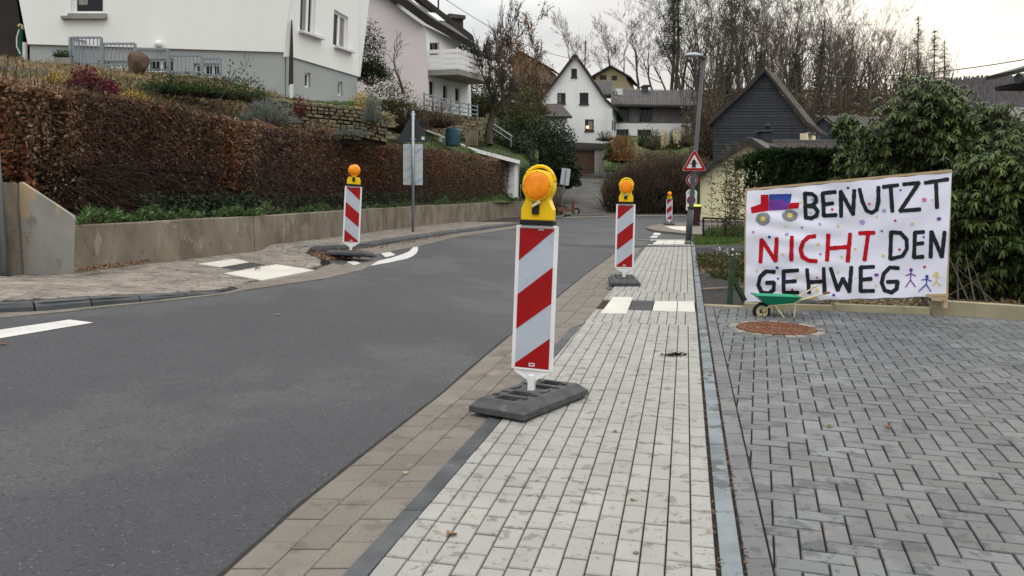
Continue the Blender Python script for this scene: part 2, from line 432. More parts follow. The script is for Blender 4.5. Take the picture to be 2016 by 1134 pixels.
# ------------------------------------------------------------ palette
M_ = {}
M_['asphalt'] = mat('asphalt', (.063, .064, .068), (.052, .052, .056), .8, .75, .9, 90, spots=(((.105, .105, .107), .25, .50, .35), ((.032, .032, .034), 42, .55, .75), ((.20, .20, .195), 60, .62, .9)), vec=(1, 1, 1))
M_['asphalt_old'] = mat('asphalt_old', (.10, .098, .09), (.065, .064, .062), .9, .9, .4, 120, spots=(((.05, .055, .03), 1.2, .56, .8),))
M_['earth'] = mat('earth', (.035, .026, .018), (.02, .016, .012), 2, .95, .6, 60)
M_['paver_light'] = mat('paver_light', (.315, .310, .286), (.27, .265, .244), 2.5, .9, .5, 200, rand=.06, spots=(((.17, .15, .125), 11, .57, .75), ((.27, .185, .11), 3.5, .66, .55), ((.10, .095, .085), 45, .62, .75)))
M_['paver_beige'] = mat('paver_beige', (.175, .158, .134), (.145, .131, .112), 3, .9, .5, 200, rand=.09, spots=(((.11, .097, .08), 5, .57, .6), ((.24, .21, .175), 3, .62, .5), ((.07, .06, .05), 60, .60, .7)))
M_['paver_grey'] = mat('paver_grey', (.134, .136, .138), (.105, .107, .11), 2.2, .6, .5, 120, rand=.15, spots=(((.085, .087, .09), .42, .52, .5), ((.23, .235, .24), 1.1, .56, .35), ((.065, .067, .07), 6, .555, .75), ((.045, .046, .048), 24, .60, .7), ((.20, .165, .11), 1.6, .66, .5)))
M_['paver_left'] = mat('paver_left', (.235, .212, .18), (.18, .163, .142), 3, .9, .4, 160, rand=.22, spots=(((.12, .10, .08), 3, .56, .6), ((.09, .08, .07), 30, .6, .6)))
M_['joint'] = mat('joint', (.035, .028, .021), (.022, .018, .014), 30, .95, .5, 200)
M_['joint_light'] = mat('joint_light', (.19, .165, .135), (.15, .13, .11), 30, .95, .5, 200)
M_['joint_dark'] = mat('joint_dark', (.035, .033, .03), (.022, .021, .02), 30, .95, .5, 200)
M_['kerb'] = mat('kerb', (.085, .09, .095), (.055, .058, .062), 4, .8, .3, 200, rand=.12, spots=(((.17, .175, .175), 5, .62, .6), ((.03, .03, .032), 60, .62, .5)))
M_['kerb_blue'] = mat('kerb_blue', (.20, .225, .24), (.12, .135, .14), 3, .85, .4, 120, spots=(((.075, .08, .082), 3.2, .53, .85), ((.30, .33, .345), 6, .6, .5), ((.06, .06, .06), 50, .62, .6)))
M_['plate_white'] = mat('plate_white', (.53, .515, .465), (.46, .445, .40), 3, .8, .3, 120, spots=(((.5, .42, .3), 4, .68, .4),))
M_['plate_dark'] = mat('plate_dark', (.05, .05, .054), (.035, .035, .038), 4, .8, .3, 150)
M_['paint'] = mat('road_paint', (.52, .51, .48), (.45, .44, .42), 6, .7, .2, 200, spots=(((.4, .39, .37), 40, .66, .4),))
M_['concrete'] = mat('old_concrete', (.235, .205, .155), (.125, .108, .08), 1.6, .9, .6, 40, vec=(1, 1, .6), spots=(((.085, .075, .058), 1.3, .53, .5), ((.34, .30, .24), 5, .60, .5), ((.07, .06, .045), 9, .60, .5), ((.10, .09, .07), 30, .60, .5), ((.075, .075, .03), .9, .66, .6), ((.40, .30, .17), 1.4, .68, .6)))
M_['concrete_pale'] = mat('pale_concrete', (.31, .30, .27), (.22, .215, .19), 1.8, .9, .5, 50, vec=(1, 1, .6), spots=(((.15, .14, .1), 3, .6, .7), ((.42, .31, .17), 1.3, .58, .8), ((.11, .10, .05), 2.2, .66, .7)))
M_['sleeper'] = mat('weathered_sleeper', (.36, .33, .22), (.26, .24, .15), 2, .9, .5, 60, spots=(((.15, .14, .07), 5, .6, .7),))
M_['white_wall'] = mat('white_render', (.82, .83, .80), (.77, .78, .755), .5, .9, .5, 60, spots=(((.70, .71, .68), .8, .60, .35),), vec=(1, 1, .35))
M_['white_far'] = mat('white_render_far', (.84, .85, .84), (.80, .81, .80), .5, .9, .1, 30, spots=(((.68, .68, .66), .5, .60, .35),), vec=(1, 1, .3))
M_['grey_wall'] = mat('grey_plinth', (.36, .385, .38), (.33, .355, .35), 1.2, .9, .3, 120, spots=(((.27, .29, .28), 2, .6, .5),))
M_['pink_wall'] = mat('pink_render', (.66, .60, .60), (.61, .56, .555), .8, .9, .1, 40)
M_['cream_wall'] = mat('cream_render', (.83, .77, .50), (.78, .72, .46), .8, .9, .15, 60)
M_['yellow_far'] = mat('yellow_render', (.42, .37, .22), (.37, .32, .19), .5, .9)
M_['slate'] = mat('slate', (.040, .046, .056), (.028, .032, .04), 2.5, .6, .3, 30, rand=.25)
M_['roof_dark'] = mat('dark_roof', (.065, .062, .06), (.045, .043, .042), 1.5, .8, .2, 30, rand=.1)
M_['roof_grey'] = mat('grey_roof_sheet', (.17, .16, .155), (.115, .108, .105), 1.0, .85, .2, 30, vec=(3, 1, 1), spots=(((.23, .22, .21), 3, .6, .6),))
M_['roof_tile'] = mat('weathered_tile', (.10, .088, .078), (.06, .053, .05), 2.5, .85, .3, 40, spots=(((.2, .18, .14), 5, .6, .6),))
M_['fascia'] = mat('dark_fascia', (.045, .035, .032), (.03, .025, .023), 2, .7)
M_['timber_clad'] = mat('grey_cladding', (.19, .17, .175), (.15, .135, .14), 1.5, .8, .2, 30, rand=.12)
M_['brown_door'] = mat('brown_garage_door', (.10, .052, .036), (.07, .038, .028), 2, .6, .2, 30)
M_['win_frame'] = mat('white_window_frame', (.80, .80, .78), (.77, .77, .75), 3, .4)
M_['win_brown'] = mat('brown_window_frame', (.07, .045, .032), (.05, .034, .025), 3, .5)
M_['glass'] = glassmat('window_glass', (.012, .014, .016))
M_['curtain'] = mat('curtain', (.30, .29, .27), (.2, .19, .18), 9, .9, vec=(6, 6, .4))
M_['lit'] = mat('lit_lamp', (.9, .6, .25), None, 3, .5, emit=((1, .62, .22), 2.2))
M_['grey_metal'] = mat('galvanised_steel', (.33, .36, .38), (.27, .30, .32), 8, .45, metal=.55)
M_['pole_dark'] = mat('dark_grey_pole', (.06, .065, .072), (.05, .054, .06), 3, .55, spec=.3)
M_['rail_paint'] = mat('railing_paint', (.24, .28, .31), (.2, .235, .26), 6, .5)
M_['black'] = mat('black_plastic', (.014, .014, .015), (.01, .01, .011), 9, .45)
M_['black_soft'] = mat('sign_back', (.045, .05, .055), (.036, .04, .045), 4, .55)
M_['rubber'] = mat('recycled_rubber', (.088, .088, .09), (.06, .06, .062), 12, .75, .5, 220, spots=(((.15, .145, .14), 8, .6, .6), ((.2, .19, .18), 120, .7, .4)))
M_['plast_white'] = mat('white_plastic', (.80, .80, .80), (.74, .74, .74), 4, .35, spots=(((.45, .43, .4), 30, .7, .3),))
M_['red'] = mat('reflective_red', (.36, .004, .006), (.30, .004, .005), 5, .4, spec=.25, spots=(((.22, .02, .02), 18, .62, .5),))
M_['refl_white'] = mat('reflective_white', (.47, .51, .58), (.43, .47, .54), 4, .4, spec=.25, spots=(((.36, .38, .42), 14, .60, .5),))
M_['yellow'] = mat('yellow_plastic', (.86, .55, .004), (.80, .50, .004), 5, .45, spec=.25, spots=(((.5, .34, .03), 20, .68, .4),))
M_['orange'] = mat('orange_lens', (1.0, .37, .006), (.88, .22, .003), 14, .3, spec=.35, vec=(1, 1, 1))
M_['cloth'] = mat('bed_sheet', (.78, .79, .90), (.74, .75, .87), 4, .9, .25, 80)
M_['paint_black'] = mat('black_brush_paint', (.010, .015, .018), (.02, .026, .03), 30, .8, spec=.2)
M_['paint_red'] = mat('red_brush_paint', (.50, .005, .015), (.42, .004, .012), 30, .8, spec=.2)
M_['paint_blue'] = mat('blue_paint', (.03, .07, .33), (.02, .045, .25), 20, .6)
M_['paint_purple'] = mat('purple_paint', (.17, .045, .33), (.13, .035, .26), 20, .6)
M_['paint_grey'] = mat('grey_paint', (.23, .25, .26), (.19, .21, .22), 20, .6)
M_['paint_yellow'] = mat('yellow_paint', (.75, .58, .12), (.65, .5, .1), 20, .6)
M_['paint_pink'] = mat('pink_paint', (.65, .12, .28), (.7, .2, .35), 20, .6)
M_['paint_lilac'] = mat('lilac_paint', (.42, .36, .62), (.36, .28, .55), 20, .6)
M_['wood'] = mat('raw_wood', (.50, .38, .23), (.42, .31, .18), 3, .8, .2, 40, vec=(.3, 1, 3))
M_['wood_old'] = mat('old_wood', (.30, .22, .16), (.22, .16, .12), 3, .85, .3, 40)
M_['rust'] = mat('rusty_iron', (.20, .085, .045), (.12, .052, .032), 9, .85, .5, 120, spots=(((.28, .15, .09), 20, .6, .6),))
M_['green_plastic'] = mat('green_plastic', (.012, .30, .16), (.01, .26, .14), 6, .35, coat=.2)
M_['cream_metal'] = mat('cream_tube', (.62, .56, .34), (.56, .5, .3), 6, .4)
M_['green_post'] = mat('green_post', (.035, .07, .035), (.025, .05, .025), 8, .8)
M_['bin_brown'] = mat('brown_bin', (.045, .022, .018), (.035, .018, .015), 6, .45)
M_['bin_lid'] = mat('yellow_lid', (.62, .66, .06), (.55, .6, .05), 6, .4)
M_['tarp'] = mat('blue_tarp', (.035, .095, .115), (.025, .07, .09), 6, .5, .6, 20)
M_['stone'] = mat('dry_stone', (.20, .17, .105), (.125, .108, .07), 3, .95, .6, 40, rand=.3, spots=(((.08, .085, .03), 4, .58, .7),))
M_['boulder'] = mat('brown_boulder', (.13, .085, .06), (.08, .055, .04), 3, .9, .6, 20)
M_['sign_white'] = mat('sign_white', (.66, .67, .68), (.6, .61, .62), 5, .4)
M_['film'] = mat('film_white', (.50, .53, .55), (.46, .49, .51), 5, .35)
M_['film_blue'] = mat('film_print', (.10, .33, .50), (.09, .3, .46), 5, .4)
M_['bark'] = mat('bark', (.085, .068, .052), (.05, .042, .034), 4, .95, .4, 30, vec=(1, 1, .3))
M_['bark_far'] = mat('bark_far', (.100, .080, .066), (.060, .05, .043), .5, .95, rand=.25)
M_['bark_pale'] = mat('bark_pale', (.17, .145, .12), (.12, .10, .085), .5, .95, rand=.2)
M_['twig'] = mat('twig', (.085, .055, .042), (.055, .038, .03), 3, .95)
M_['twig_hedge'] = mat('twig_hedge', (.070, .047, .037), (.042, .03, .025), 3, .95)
M_['gravel'] = mat('gravel', (.085, .083, .08), (.05, .05, .05), 12, .95, .8, 120, spots=(((.19, .185, .18), 45, .62, .8),))
M_['lawn'] = mat('lawn', (.055, .085, .022), (.04, .055, .018), 1.5, .95, .6, 60, spots=(((.10, .075, .04), 1.0, .56, .7),))
M_['straw'] = mat('mulch_slope', (.17, .125, .065), (.095, .07, .038), 1.2, .95, .8, 30, spots=(((.045, .05, .018), .5, .53, .8), ((.27, .20, .105), 3, .62, .6)))
M_['hillmat'] = mat('wood_floor', (.045, .038, .025), (.03, .03, .018), .2, .95)
M_['far_hill_haze'] = mat('far_wood_hazed', (.135, .122, .125), (.105, .097, .102), .02, 1, spots=(((.13, .10, .08), .035, .6, .6),))  # lightened towards mauve: the haze of distance is mixed into the colour
M_['L_beech'] = leafmat('beech_leaves', [(.06, .035, .022), (.14, .078, .043), (.22, .125, .072), (.38, .25, .155)])
M_['L_beech_bright'] = leafmat('beech_leaves_bright', [(.14, .05, .018), (.21, .078, .03), (.31, .125, .05)])
M_['L_weed'] = leafmat('weed_leaves', [(.035, .07, .02), (.085, .15, .045), (.17, .25, .11)])
M_['L_ivy'] = leafmat('ivy_leaves', [(.014, .026, .012), (.035, .06, .03), (.07, .10, .05)])
M_['L_box'] = leafmat('box_leaves', [(.012, .03, .008), (.03, .06, .015), (.07, .09, .03)])
M_['L_laurel'] = leafmat('laurel_leaves', [(.008, .018, .007), (.018, .035, .013), (.045, .065, .03)], rough=.4)
M_['L_conifer'] = leafmat('conifer_sprays', [(.008, .02, .007), (.02, .042, .012), (.045, .07, .02)], trans=.15)
M_['L_rhodo'] = leafmat('rhododendron_leaves', [(.022, .042, .010), (.06, .095, .022), (.15, .19, .05)], rough=.4)
M_['L_red'] = leafmat('red_leaves', [(.06, .008, .012), (.16, .018, .03)])
M_['L_yellow'] = leafmat('yellow_leaves', [(.30, .20, .035), (.5, .34, .06), (.14, .13, .03)])
M_['L_straw'] = leafmat('straw_blades', [(.10, .075, .038), (.24, .175, .09), (.42, .33, .18)])
M_['L_lav'] = leafmat('lavender_leaves', [(.10, .12, .10), (.2, .23, .2)])
M_['L_orange'] = leafmat('orange_brown_leaves', [(.11, .05, .018), (.22, .10, .035), (.30, .16, .07)])
M_['L_tan'] = leafmat('tan_leaves', [(.16, .12, .06), (.32, .25, .13), (.45, .37, .22)])
M_['L_brush'] = leafmat('brushwood_leaves', [(.055, .042, .025), (.11, .08, .047), (.13, .12, .055)])
M_['L_mixgreen'] = leafmat('mixed_green', [(.02, .035, .010), (.05, .065, .018), (.10, .08, .025)])
M_['L_grass'] = leafmat('grass_blades', [(.035, .07, .012), (.075, .13, .025), (.13, .18, .05)])
M_['L_plume'] = leafmat('plumes', [(.5, .43, .3), (.68, .6, .45)])
M_['L_pine'] = leafmat('pine_needles', [(.02, .03, .014), (.045, .06, .028)])

# ------------------------------------------------------------ terrain
xs = np.concatenate([np.linspace(-420, -40, 20), np.linspace(-34, 60, 95), np.linspace(66, 900, 40)])
ys = np.concatenate([np.linspace(-14, 60, 75), np.linspace(64, 180, 40), np.linspace(200, 1500, 40)])
def terr(x, y):
    z = ground_z(x, y)-(.07 if y < 46 else .0)
    if y > 250:                                # the far wooded ridge on the right
        ridge = 50*math.exp(-((x-430)/230.0)**2)*(1+.10*math.sin(x*.021)+.05*math.sin(x*.057+1))
        z += ridge*min(1, max(0, (y-250)/400.0))
    return z
V = [(x, y, terr(x, y)) for y in ys for x in xs]; nx_ = len(xs)
Fs = [(j*nx_+i, j*nx_+i+1, (j+1)*nx_+i+1, (j+1)*nx_+i) for j in range(len(ys)-1) for i in range(nx_-1)]
o = mk('terrain', V, Fs, M_['hillmat'], smooth=True); o['kind'] = 'structure'

# ------------------------------------------------------------ edges of the road, fitted from the photograph
def edge(pxs):
    P = [G(*p) for p in pxs]; Y = [p[1] for p in P]; X = [p[0] for p in P]
    k0 = (X[1]-X[0])/(Y[1]-Y[0]); k1 = (X[-1]-X[-2])/(Y[-1]-Y[-2])
    Y2 = [Y[0]-30]+Y+[Y[-1]+60]; X2 = [X[0]-30*k0]+X+[X[-1]+60*k1]
    return lambda y: float(np.interp(y, Y2, X2))
Ys, Xs = (lambda P: ([p[1] for p in P], [p[0] for p in P]))([G(*p) for p in ((1410, 1090), (1390, 865), (1371, 640), (1360, 482))])
kR = np.polyfit(Ys, Xs, 1)                        # right edge of the pavement: a straight line
xR = lambda y: float(kR[0]*y+kR[1])
Ys, Xs = (lambda P: ([p[1] for p in P], [p[0] for p in P]))([G(*p) for p in ((744, 1134), (823, 1027), (976, 840), (1133, 650), (1182, 620), (1205, 567), (1277, 479))])
kL = np.polyfit(Ys, Xs, 2)
xL = lambda y: float(np.polyval(kL, y)) if y > 2 else float(np.polyval(kL, 2)+(y-2)*.22)
xA = xr                                           # asphalt edge on the right
lk = edge([(0, 618), (69, 615), (181, 605), (280, 596), (367, 586), (440, 578)])
xk = edge([(606, 500), (708, 491), (870, 464), (1032, 442)])
_bay = [G(*p) for p in ((440, 577), (560, 547), (632, 531), (660, 520), (630, 506), (606, 497))]
_by = [p[1] for p in _bay]+[xk and 15.9]; _bx = [p[0] for p in _bay]+[xk(15.9)]
for _i in range(1, len(_by)): _by[_i] = max(_by[_i], _by[_i-1]+.05)
def xleft(y):                                     # road side of the left pavement
    if y <= _by[0]: return lk(y)
    if y < _by[-1]: return float(np.interp(y, _by, _bx))
    return xk(y)

# road: one asphalt sheet under kerbs, gutters and markings
st = []
for y in np.concatenate([np.arange(-12, 22, .5), np.arange(22, 44.6, .75)]):
    y = float(y); xl = xleft(y)-.6 if y < 32 else xk(min(y, 33))-.6+(y-33)*(-.1)
    xr_ = xA(y)+.05 if y < 20.5 else 16.0
    st.append(((xl, y), (xr_, y)))
road = sheet('road', M_['asphalt'], st, 0.0, 16, label='smooth grey asphalt road curving away to the right')

# ------------------------------------------------------------ right pavement
pav_y = np.concatenate([np.arange(-2, 22.4, .6)])
pavement = sheet('pavement', M_['joint'], [((xL(float(y))-.02, float(y)), (xR(float(y))+.0, float(y))) for y in pav_y], .012, 4, label='narrow pavement of pale grey pavers along the road')
hd = math.atan(kR[0]); ch, sh = math.cos(hd), math.sin(hd)
O = (xR(0.0), 0.0)
def st2xy(s, t): return (O[0]+s*sh-t*ch, O[1]+s*ch+t*sh)     # s along the edge, t leftwards
def s_of(px, py): g = G(px, py); return (g[0]-O[0])*sh+(g[1]-O[1])*ch
def t_of(x, y): return -(x-O[0])*ch+(y-O[1])*sh
PW, PL_ = .1015, .190
s1, s2, s3, s4, s5 = s_of(1300, 644), s_of(1300, 617.5), s_of(1300, 597.5), s_of(1300, 578.5), s_of(1310, 483)
sA, sB = s_of(1310, 476), s_of(1310, 473.5)
polys = []
def rows(sa, sb, toff, first=0, clipy=True):
    for k in range(first, 18):
        t0 = toff+k*PW; t1 = t0+PW-.006; off = random.uniform(0, PL_)
        if k == 0: t0 = .004
        s = sa-off
        while s < sb:
            a, b = max(s, sa)+.0065, min(s+PL_, sb)-.0065
            s += PL_+random.uniform(-.001, .001)
            if b-a < .02: continue
            mx = 1008+0
            q = [st2xy(a, t0), st2xy(b, t0), st2xy(b, t1), st2xy(a, t1)]
            ym = (q[0][1]+q[1][1])/2; y0, y1 = ym-1, ym+1
            ex, ey = xL(y0)+.006, y0; dx, dy = xL(y1)-xL(y0), y1-y0
            q = clip(q, ex, ey, dy, -dx)
            if len(q) >= 3: polys.append(q)
rows(-1.2, s1, 0.0); rows(s1, s2, .03); rows(s3, s4, .045); rows(s4, s5, 0.0); rows(sA, sB, .02)
pieces(polys, pavement, M_['paver_light'], 'paver', 'pavers', .035, .005, .034)
def plate(pxs, m, parent, top, name='plate', thick=.03):
    return slab(name, [G(*p)[:2] for p in pxs], thick, .004, m, parent, top)
plate([(1207.3, 590), (1246, 590.4), (1233, 622.6), (1182.3, 622.2)], M_['plate_white'], pavement, .038)
plate([(1246.4, 597.2), (1288, 597.4), (1283, 617), (1236, 617)], M_['plate_dark'], pavement, .032)
plate([(1289.3, 597.4), (1333, 597.8), (1332, 618), (1284, 617.7)], M_['plate_white'], pavement, .034)
plate([(1334.4, 597.8), (1366.4, 597.6), (1368.6, 618.6), (1333.4, 618.2)], M_['plate_white'], pavement, .034)
for i in range(3):
    for j in range(2):
        a0, a1 = i/3+.004, (i+1)/3-.004; ya, yb = (482.6, 479.4) if j else (479, 475.8)
        L0, L1 = (1285.4, 1347.4) if j else (1291, 1347.6)
        plate([(L0+(L1-L0)*a0, ya), (L0+(L1-L0)*a1, ya), (L0+(L1-L0)*a1+1, yb), (L0+(L1-L0)*a0+1.6, yb)], M_['plate_white'], pavement, .034)
# right edging strip and the gutter with its dark kerb stones
edging = sheet('edging', M_['joint_dark'], [((xR(float(y))-.01, float(y)), (xR(float(y))+.112, float(y))) for y in pav_y], .012, 1, label='pale blue-grey edging stones between pavement and driveway')
yy = -1.3
while yy < 22:
    a, b = yy+.004, yy+.974
    slab('edging_stone', [(xR(a)+.016, a), (xR(b)+.016, b), (xR(b)+.100, b), (xR(a)+.100, a)], .04, .006, M_['kerb_blue'], edging, .034+random.uniform(-.002, .002)); yy += .978
gutter = sheet('gutter', M_['joint_light'], [((xA(float(y)), float(y)), (xL(float(y))+.0, float(y))) for y in np.arange(-2, 21.4, .5)], .006, 4, label='beige paved gutter between asphalt and pavement')
o = sheet('asphalt_seam', M_['joint_dark'], [((xA(float(y))+.002+random.uniform(-.008, .004), float(y)), (xA(float(y))+.018, float(y))) for y in np.arange(-2, 20.6, .09)], .012, 1, label='dark ragged seam between asphalt and gutter')
polys = []; yy = -1.0; k = 0
rowoff = [random.uniform(0, .24) for _ in range(3)]
for r_ in range(3):
    yy = -1.0-rowoff[r_]
    while yy < 21:
        a, b = yy+.003, yy+.235
        def gx(y, f, r_=r_):
            l, rr = xA(y)+.024, xL(y)-(.105 if (y < 8.6 or y > 11.8) else .008)
            return l+(rr-l)*(r_+f)/3
        polys.append([(gx(a, .01), a), (gx(b, .01), b), (gx(b, .985), b), (gx(a, .985), a)]); yy += .238
pieces(polys, gutter, M_['paver_beige'], 'paver', 'pavers', .03, .0025, .014)
gk = []
for y0, y1 in ((-1.3, 8.55), (11.8, 20.8)):
    n = round((y1-y0)/.98)
    for i in range(n):
        a, b = y0+(y1-y0)*i/n+.003, y0+(y1-y0)*(i+1)/n-.003
        gk.append([(xL(a)-.100, a), (xL(b)-.100, b), (xL(b)-.004, b), (xL(a)-.004, a)])
for g_ in gk: slab('kerb_stone', g_, .03, .006, M_['kerb'], gutter, .026)
# gutter wrapping the end of the pavement at the side street
ps = patch('gutter_end', M_['paver_beige'], [(1253, 473.2), (1284, 474.5), (1352, 474), (1352, 471.3), (1290, 471.3), (1258, 472.2)], .012, label='beige paver line across the end of the pavement')

# ------------------------------------------------------------ parking area, herringbone
hb = math.atan(.309); cb, sb = math.cos(hb), math.sin(hb)
B0 = G(1387, 606)[:2]; B1 = G(2016, 632)[:2]
bd = Vector((B1[0]-B0[0], B1[1]-B0[1])).normalized()
far_y = lambda x: B0[1]+(x-B0[0])*bd.y/bd.x
parking = None
stn = []
for y in np.arange(-2, 10.4, .4):
    y = float(y); x1 = 9.0
    stn.append(((xR(y)+.10, y), (x1, y)))
pk = [(xR(-2)+.112, -2), (xR(B0[1])+.112, B0[1]), (9.0, far_y(9.0)), (9.0, -2)]
parking = patch_xy('parking_area', M_['joint_dark'], pk, .012, .8, label='dark grey block-paved forecourt in herringbone')
polys = []
yy = -1.4
while yy < B0[1]-.1:                              # stretcher row along the edging
    a, b = yy+.003, min(yy+.203, B0[1]-.02)
    polys.append([(xR(a)+.116, a), (xR(b)+.116, b), (xR(b)+.218, b), (xR(a)+.218, a)]); yy += .206
MH = G(1528, 651)[:2]
HW = .104
for a in range(-70, 80):
    for b in range(-70, 110):
        r_ = (a-b) % 4
        if r_ == 0: u0, v0, u1, v1 = a, b, a+2, b+1
        elif r_ == 2: u0, v0, u1, v1 = a, b-1, a+1, b+1
        else: continue
        g_ = .0042
        q = [(u*HW, v*HW) for u, v in ((u0+g_*9, v0+g_*9), (u1-g_*9, v0+g_*9), (u1-g_*9, v1-g_*9), (u0+g_*9, v1-g_*9))]
        q = [(2.2+x*cb+y*sb, 4.0-x*sb+y*cb) for x, y in q]
        cx, cy = q[0][0]/2+q[2][0]/2, q[0][1]/2+q[2][1]/2
        if cy < -1.5 or cx > 8.8 or cy > 11: continue
        if math.hypot(cx-MH[0], cy-MH[1]) < .56: continue
        q = clip(q, xR(0)+.226, 0, ch, -sh)
        if len(q) < 3: continue
        q = clip(q, B0[0], B0[1]-.02, bd.y, -bd.x)
        if len(q) >= 3: polys.append(q)
pieces(polys, parking, M_['paver_grey'], 'paver', 'pavers', .04, .005, .03, jit=.002)
# manhole: ring of small setts and rusty cover
mz = ground_z(*MH)
slope = Matrix.Rotation(math.atan(SL), 4, 'X')
mh = thing('manhole_cover', 'round rust-brown manhole cover set in the dark grey block paving', 'manhole cover', (MH[0], MH[1], mz+.02), local=True)
mh.rotation_euler = (math.atan(SL), 0, .3)
b_ = MB(); b_.lathe([(.40, -.03), (.40, .012), (.385, .016), (.375, .008), (.0, .008)], 40).build('cover', M_['rust'], mh, local=True)
b_ = MB()
for rr, n in ((.07, 6), (.14, 12), (.21, 18), (.28, 24), (.345, 30)):
    for i in range(n):
        a = 2*math.pi*i/n+rr*9; a2 = a+2*math.pi/n*.62
        ring = [(rr*math.cos(a), rr*math.sin(a)), (rr*math.cos(a2), rr*math.sin(a2)), ((rr+.038)*math.cos(a2), (rr+.038)*math.sin(a2)), ((rr+.038)*math.cos(a), (rr+.038)*math.sin(a))]
        b_.hexa([(x, y, .006) for x, y in ring], [(x, y, .016) for x, y in ring])
o = b_.build('relief', M_['rust'], mh, local=True); o['kind'] = 'stuff'
for i in range(26):
    a = 2*math.pi*i/26; a2 = 2*math.pi*(i+1)/26-.03
    q = [(MH[0]+r_*math.cos(t), MH[1]+r_*math.sin(t)) for r_, t in ((.412, a), (.50, a), (.50, a2), (.412, a2))]
    slab('sett', q, .03, .006, M_['paver_left' if i % 3 else 'paver_grey'], parking, .028)
for i in range(22):
    a = 2*math.pi*i/22; a2 = 2*math.pi*(i+1)/22-.02
    q = [(MH[0]+r_*math.cos(t), MH[1]+r_*math.sin(t)) for r_, t in ((.508, a), (.60, a), (.60, a2), (.508, a2))]
    slab('sett', q, .03, .006, M_['paver_grey'], parking, .026)

# ------------------------------------------------------------ left pavement, kerb, plates
def wall_line(pxs): return [G(*p) for p in pxs]
WB = [G(*p) for p in ((-200, 585), (-60, 556), (0, 545), (40, 543), (143, 542), (285, 523), (402, 509), (503, 497), (640, 479), (763, 460), (879, 446), (990, 433.5), (1032, 430))]
wy = [p[1] for p in WB[4:]]; wx = [p[0] for p in WB[4:]]
def xwall(y):
    if y >= WB[4][1]: return float(np.interp(y, wy, wx))
    return float(np.interp(y, [2.0, WB[2][1]-.2, WB[4][1]], [WB[0][0]-4.5, WB[2][0], WB[4][0]])) if y > 2 else WB[0][0]-4.5
def raise_l(y):
    return float(np.interp(y, [-20, 8.4, 9.9, 14.6, 15.0, 60], [.10, .10, .012, .012, .10, .10]))
def zl(x, y): return ground_z(x, y)+raise_l(y)
yl = [float(v) for v in np.concatenate([np.arange(-4, 32, .5), np.arange(32, 44, 1)])]
kx = lambda y: xleft(y)-.02
left_pav = sheet('pavement', M_['joint'], [((xwall(y)-.3, y), (kx(y), y)) for y in yl], -.012, 6, zf=zl, label='left pavement of mottled beige setts below the retaining wall')
polys = []
for y0 in np.arange(7.2, 31, .105):
    y0 = float(y0); x = xwall(y0)+.02-random.uniform(0, .12); xe = kx(y0)+.5
    hx = .3
    while x < xe-.05:
        L_ = random.choice((.1, .155, .2, .2)) if y0 < 20 else .3
        q = [(x+.006, y0+.006), (min(x+L_, xe)-.006, y0+.006), (min(x+L_, xe)-.006, y0+.098), (x+.006, y0+.098)]
        x += L_
        ka, kb = xleft(y0-.3)-.15, xleft(y0+.4)-.15
        if q[1][0] > min(ka, kb)-.2: q = clip(q, ka, y0-.3, -.7, (kb-ka))
        if len(q) >= 3 and q[1][0]-q[0][0] > .03: polys.append(q)
pieces(polys, left_pav, M_['paver_left'], 'paver', 'pavers', .02, .004, .006, zf=zl, jit=.0015)
zf_l = lambda x, y: ground_z(x, y)+raise_l(y)
def platel(pxs, m, top=.012):
    pts = []
    for p in pxs:
        g = G(p[0], p[1], .03); pts.append(g[:2])
    slab('plate', pts, .03, .004, m, left_pav, top, zf_l)
platel([(389, 518.4), (461, 508.6), (491, 515), (435, 524.6)], M_['plate_white'])
platel([(435.6, 525), (491.6, 515.4), (523, 520), (464, 530.6)], M_['plate_dark'])
platel([(440, 537), (545, 519.6), (619, 530.5), (516, 550.6)], M_['plate_white'])
lkerb = sheet('kerb', M_['joint_dark'], [((xleft(v)-.13, v), (xleft(v)-.03, v)) for v in yl if v < 9.5 or v > 16], -.03, 1, label='dark grey rounded kerb stones of the left pavement')
def kstone(a, b, ztop_a, ztop_b, w_=.14, xf=None):
    xf = xf or (lambda y: xleft(y))
    def sect(y, zt):
        x = xf(y); d = (xf(y+.2)-xf(y-.2))/.4; nx, ny = 1/math.hypot(1, d), -d/math.hypot(1, d)
        g = ground_z(x, y)
        pr = [(.012, -.05), (.0, zt*.55), (-.035, zt*.93), (-.055, zt+.002), (-w_, zt+.004), (-w_, -.05)]
        return [(x+nx*u, y+ny*u, g+v) for u, v in pr]
    A, B = sect(a+.006, ztop_a), sect(b-.006, ztop_b)
    MB().hexa(A, B).build('kerb_stone', M_['kerb'], lkerb, smooth=False)
ks = [G(*p)[1] for p in ((0, 618), (69, 615), (181, 605), (280, 596.5), (367, 586), (440, 578))]
kst = [ks[1]-.62*i for i in range(14, 0, -1)]+ks[1:]
for a, b in zip(kst[:-1], kst[1:]):
    kstone(a, b, raise_l(a), raise_l(b) if b < ks[-1]-.01 else .02)
y = 15.0
while y < 40:
    kstone(y, y+.98, .115, .115); y += .98
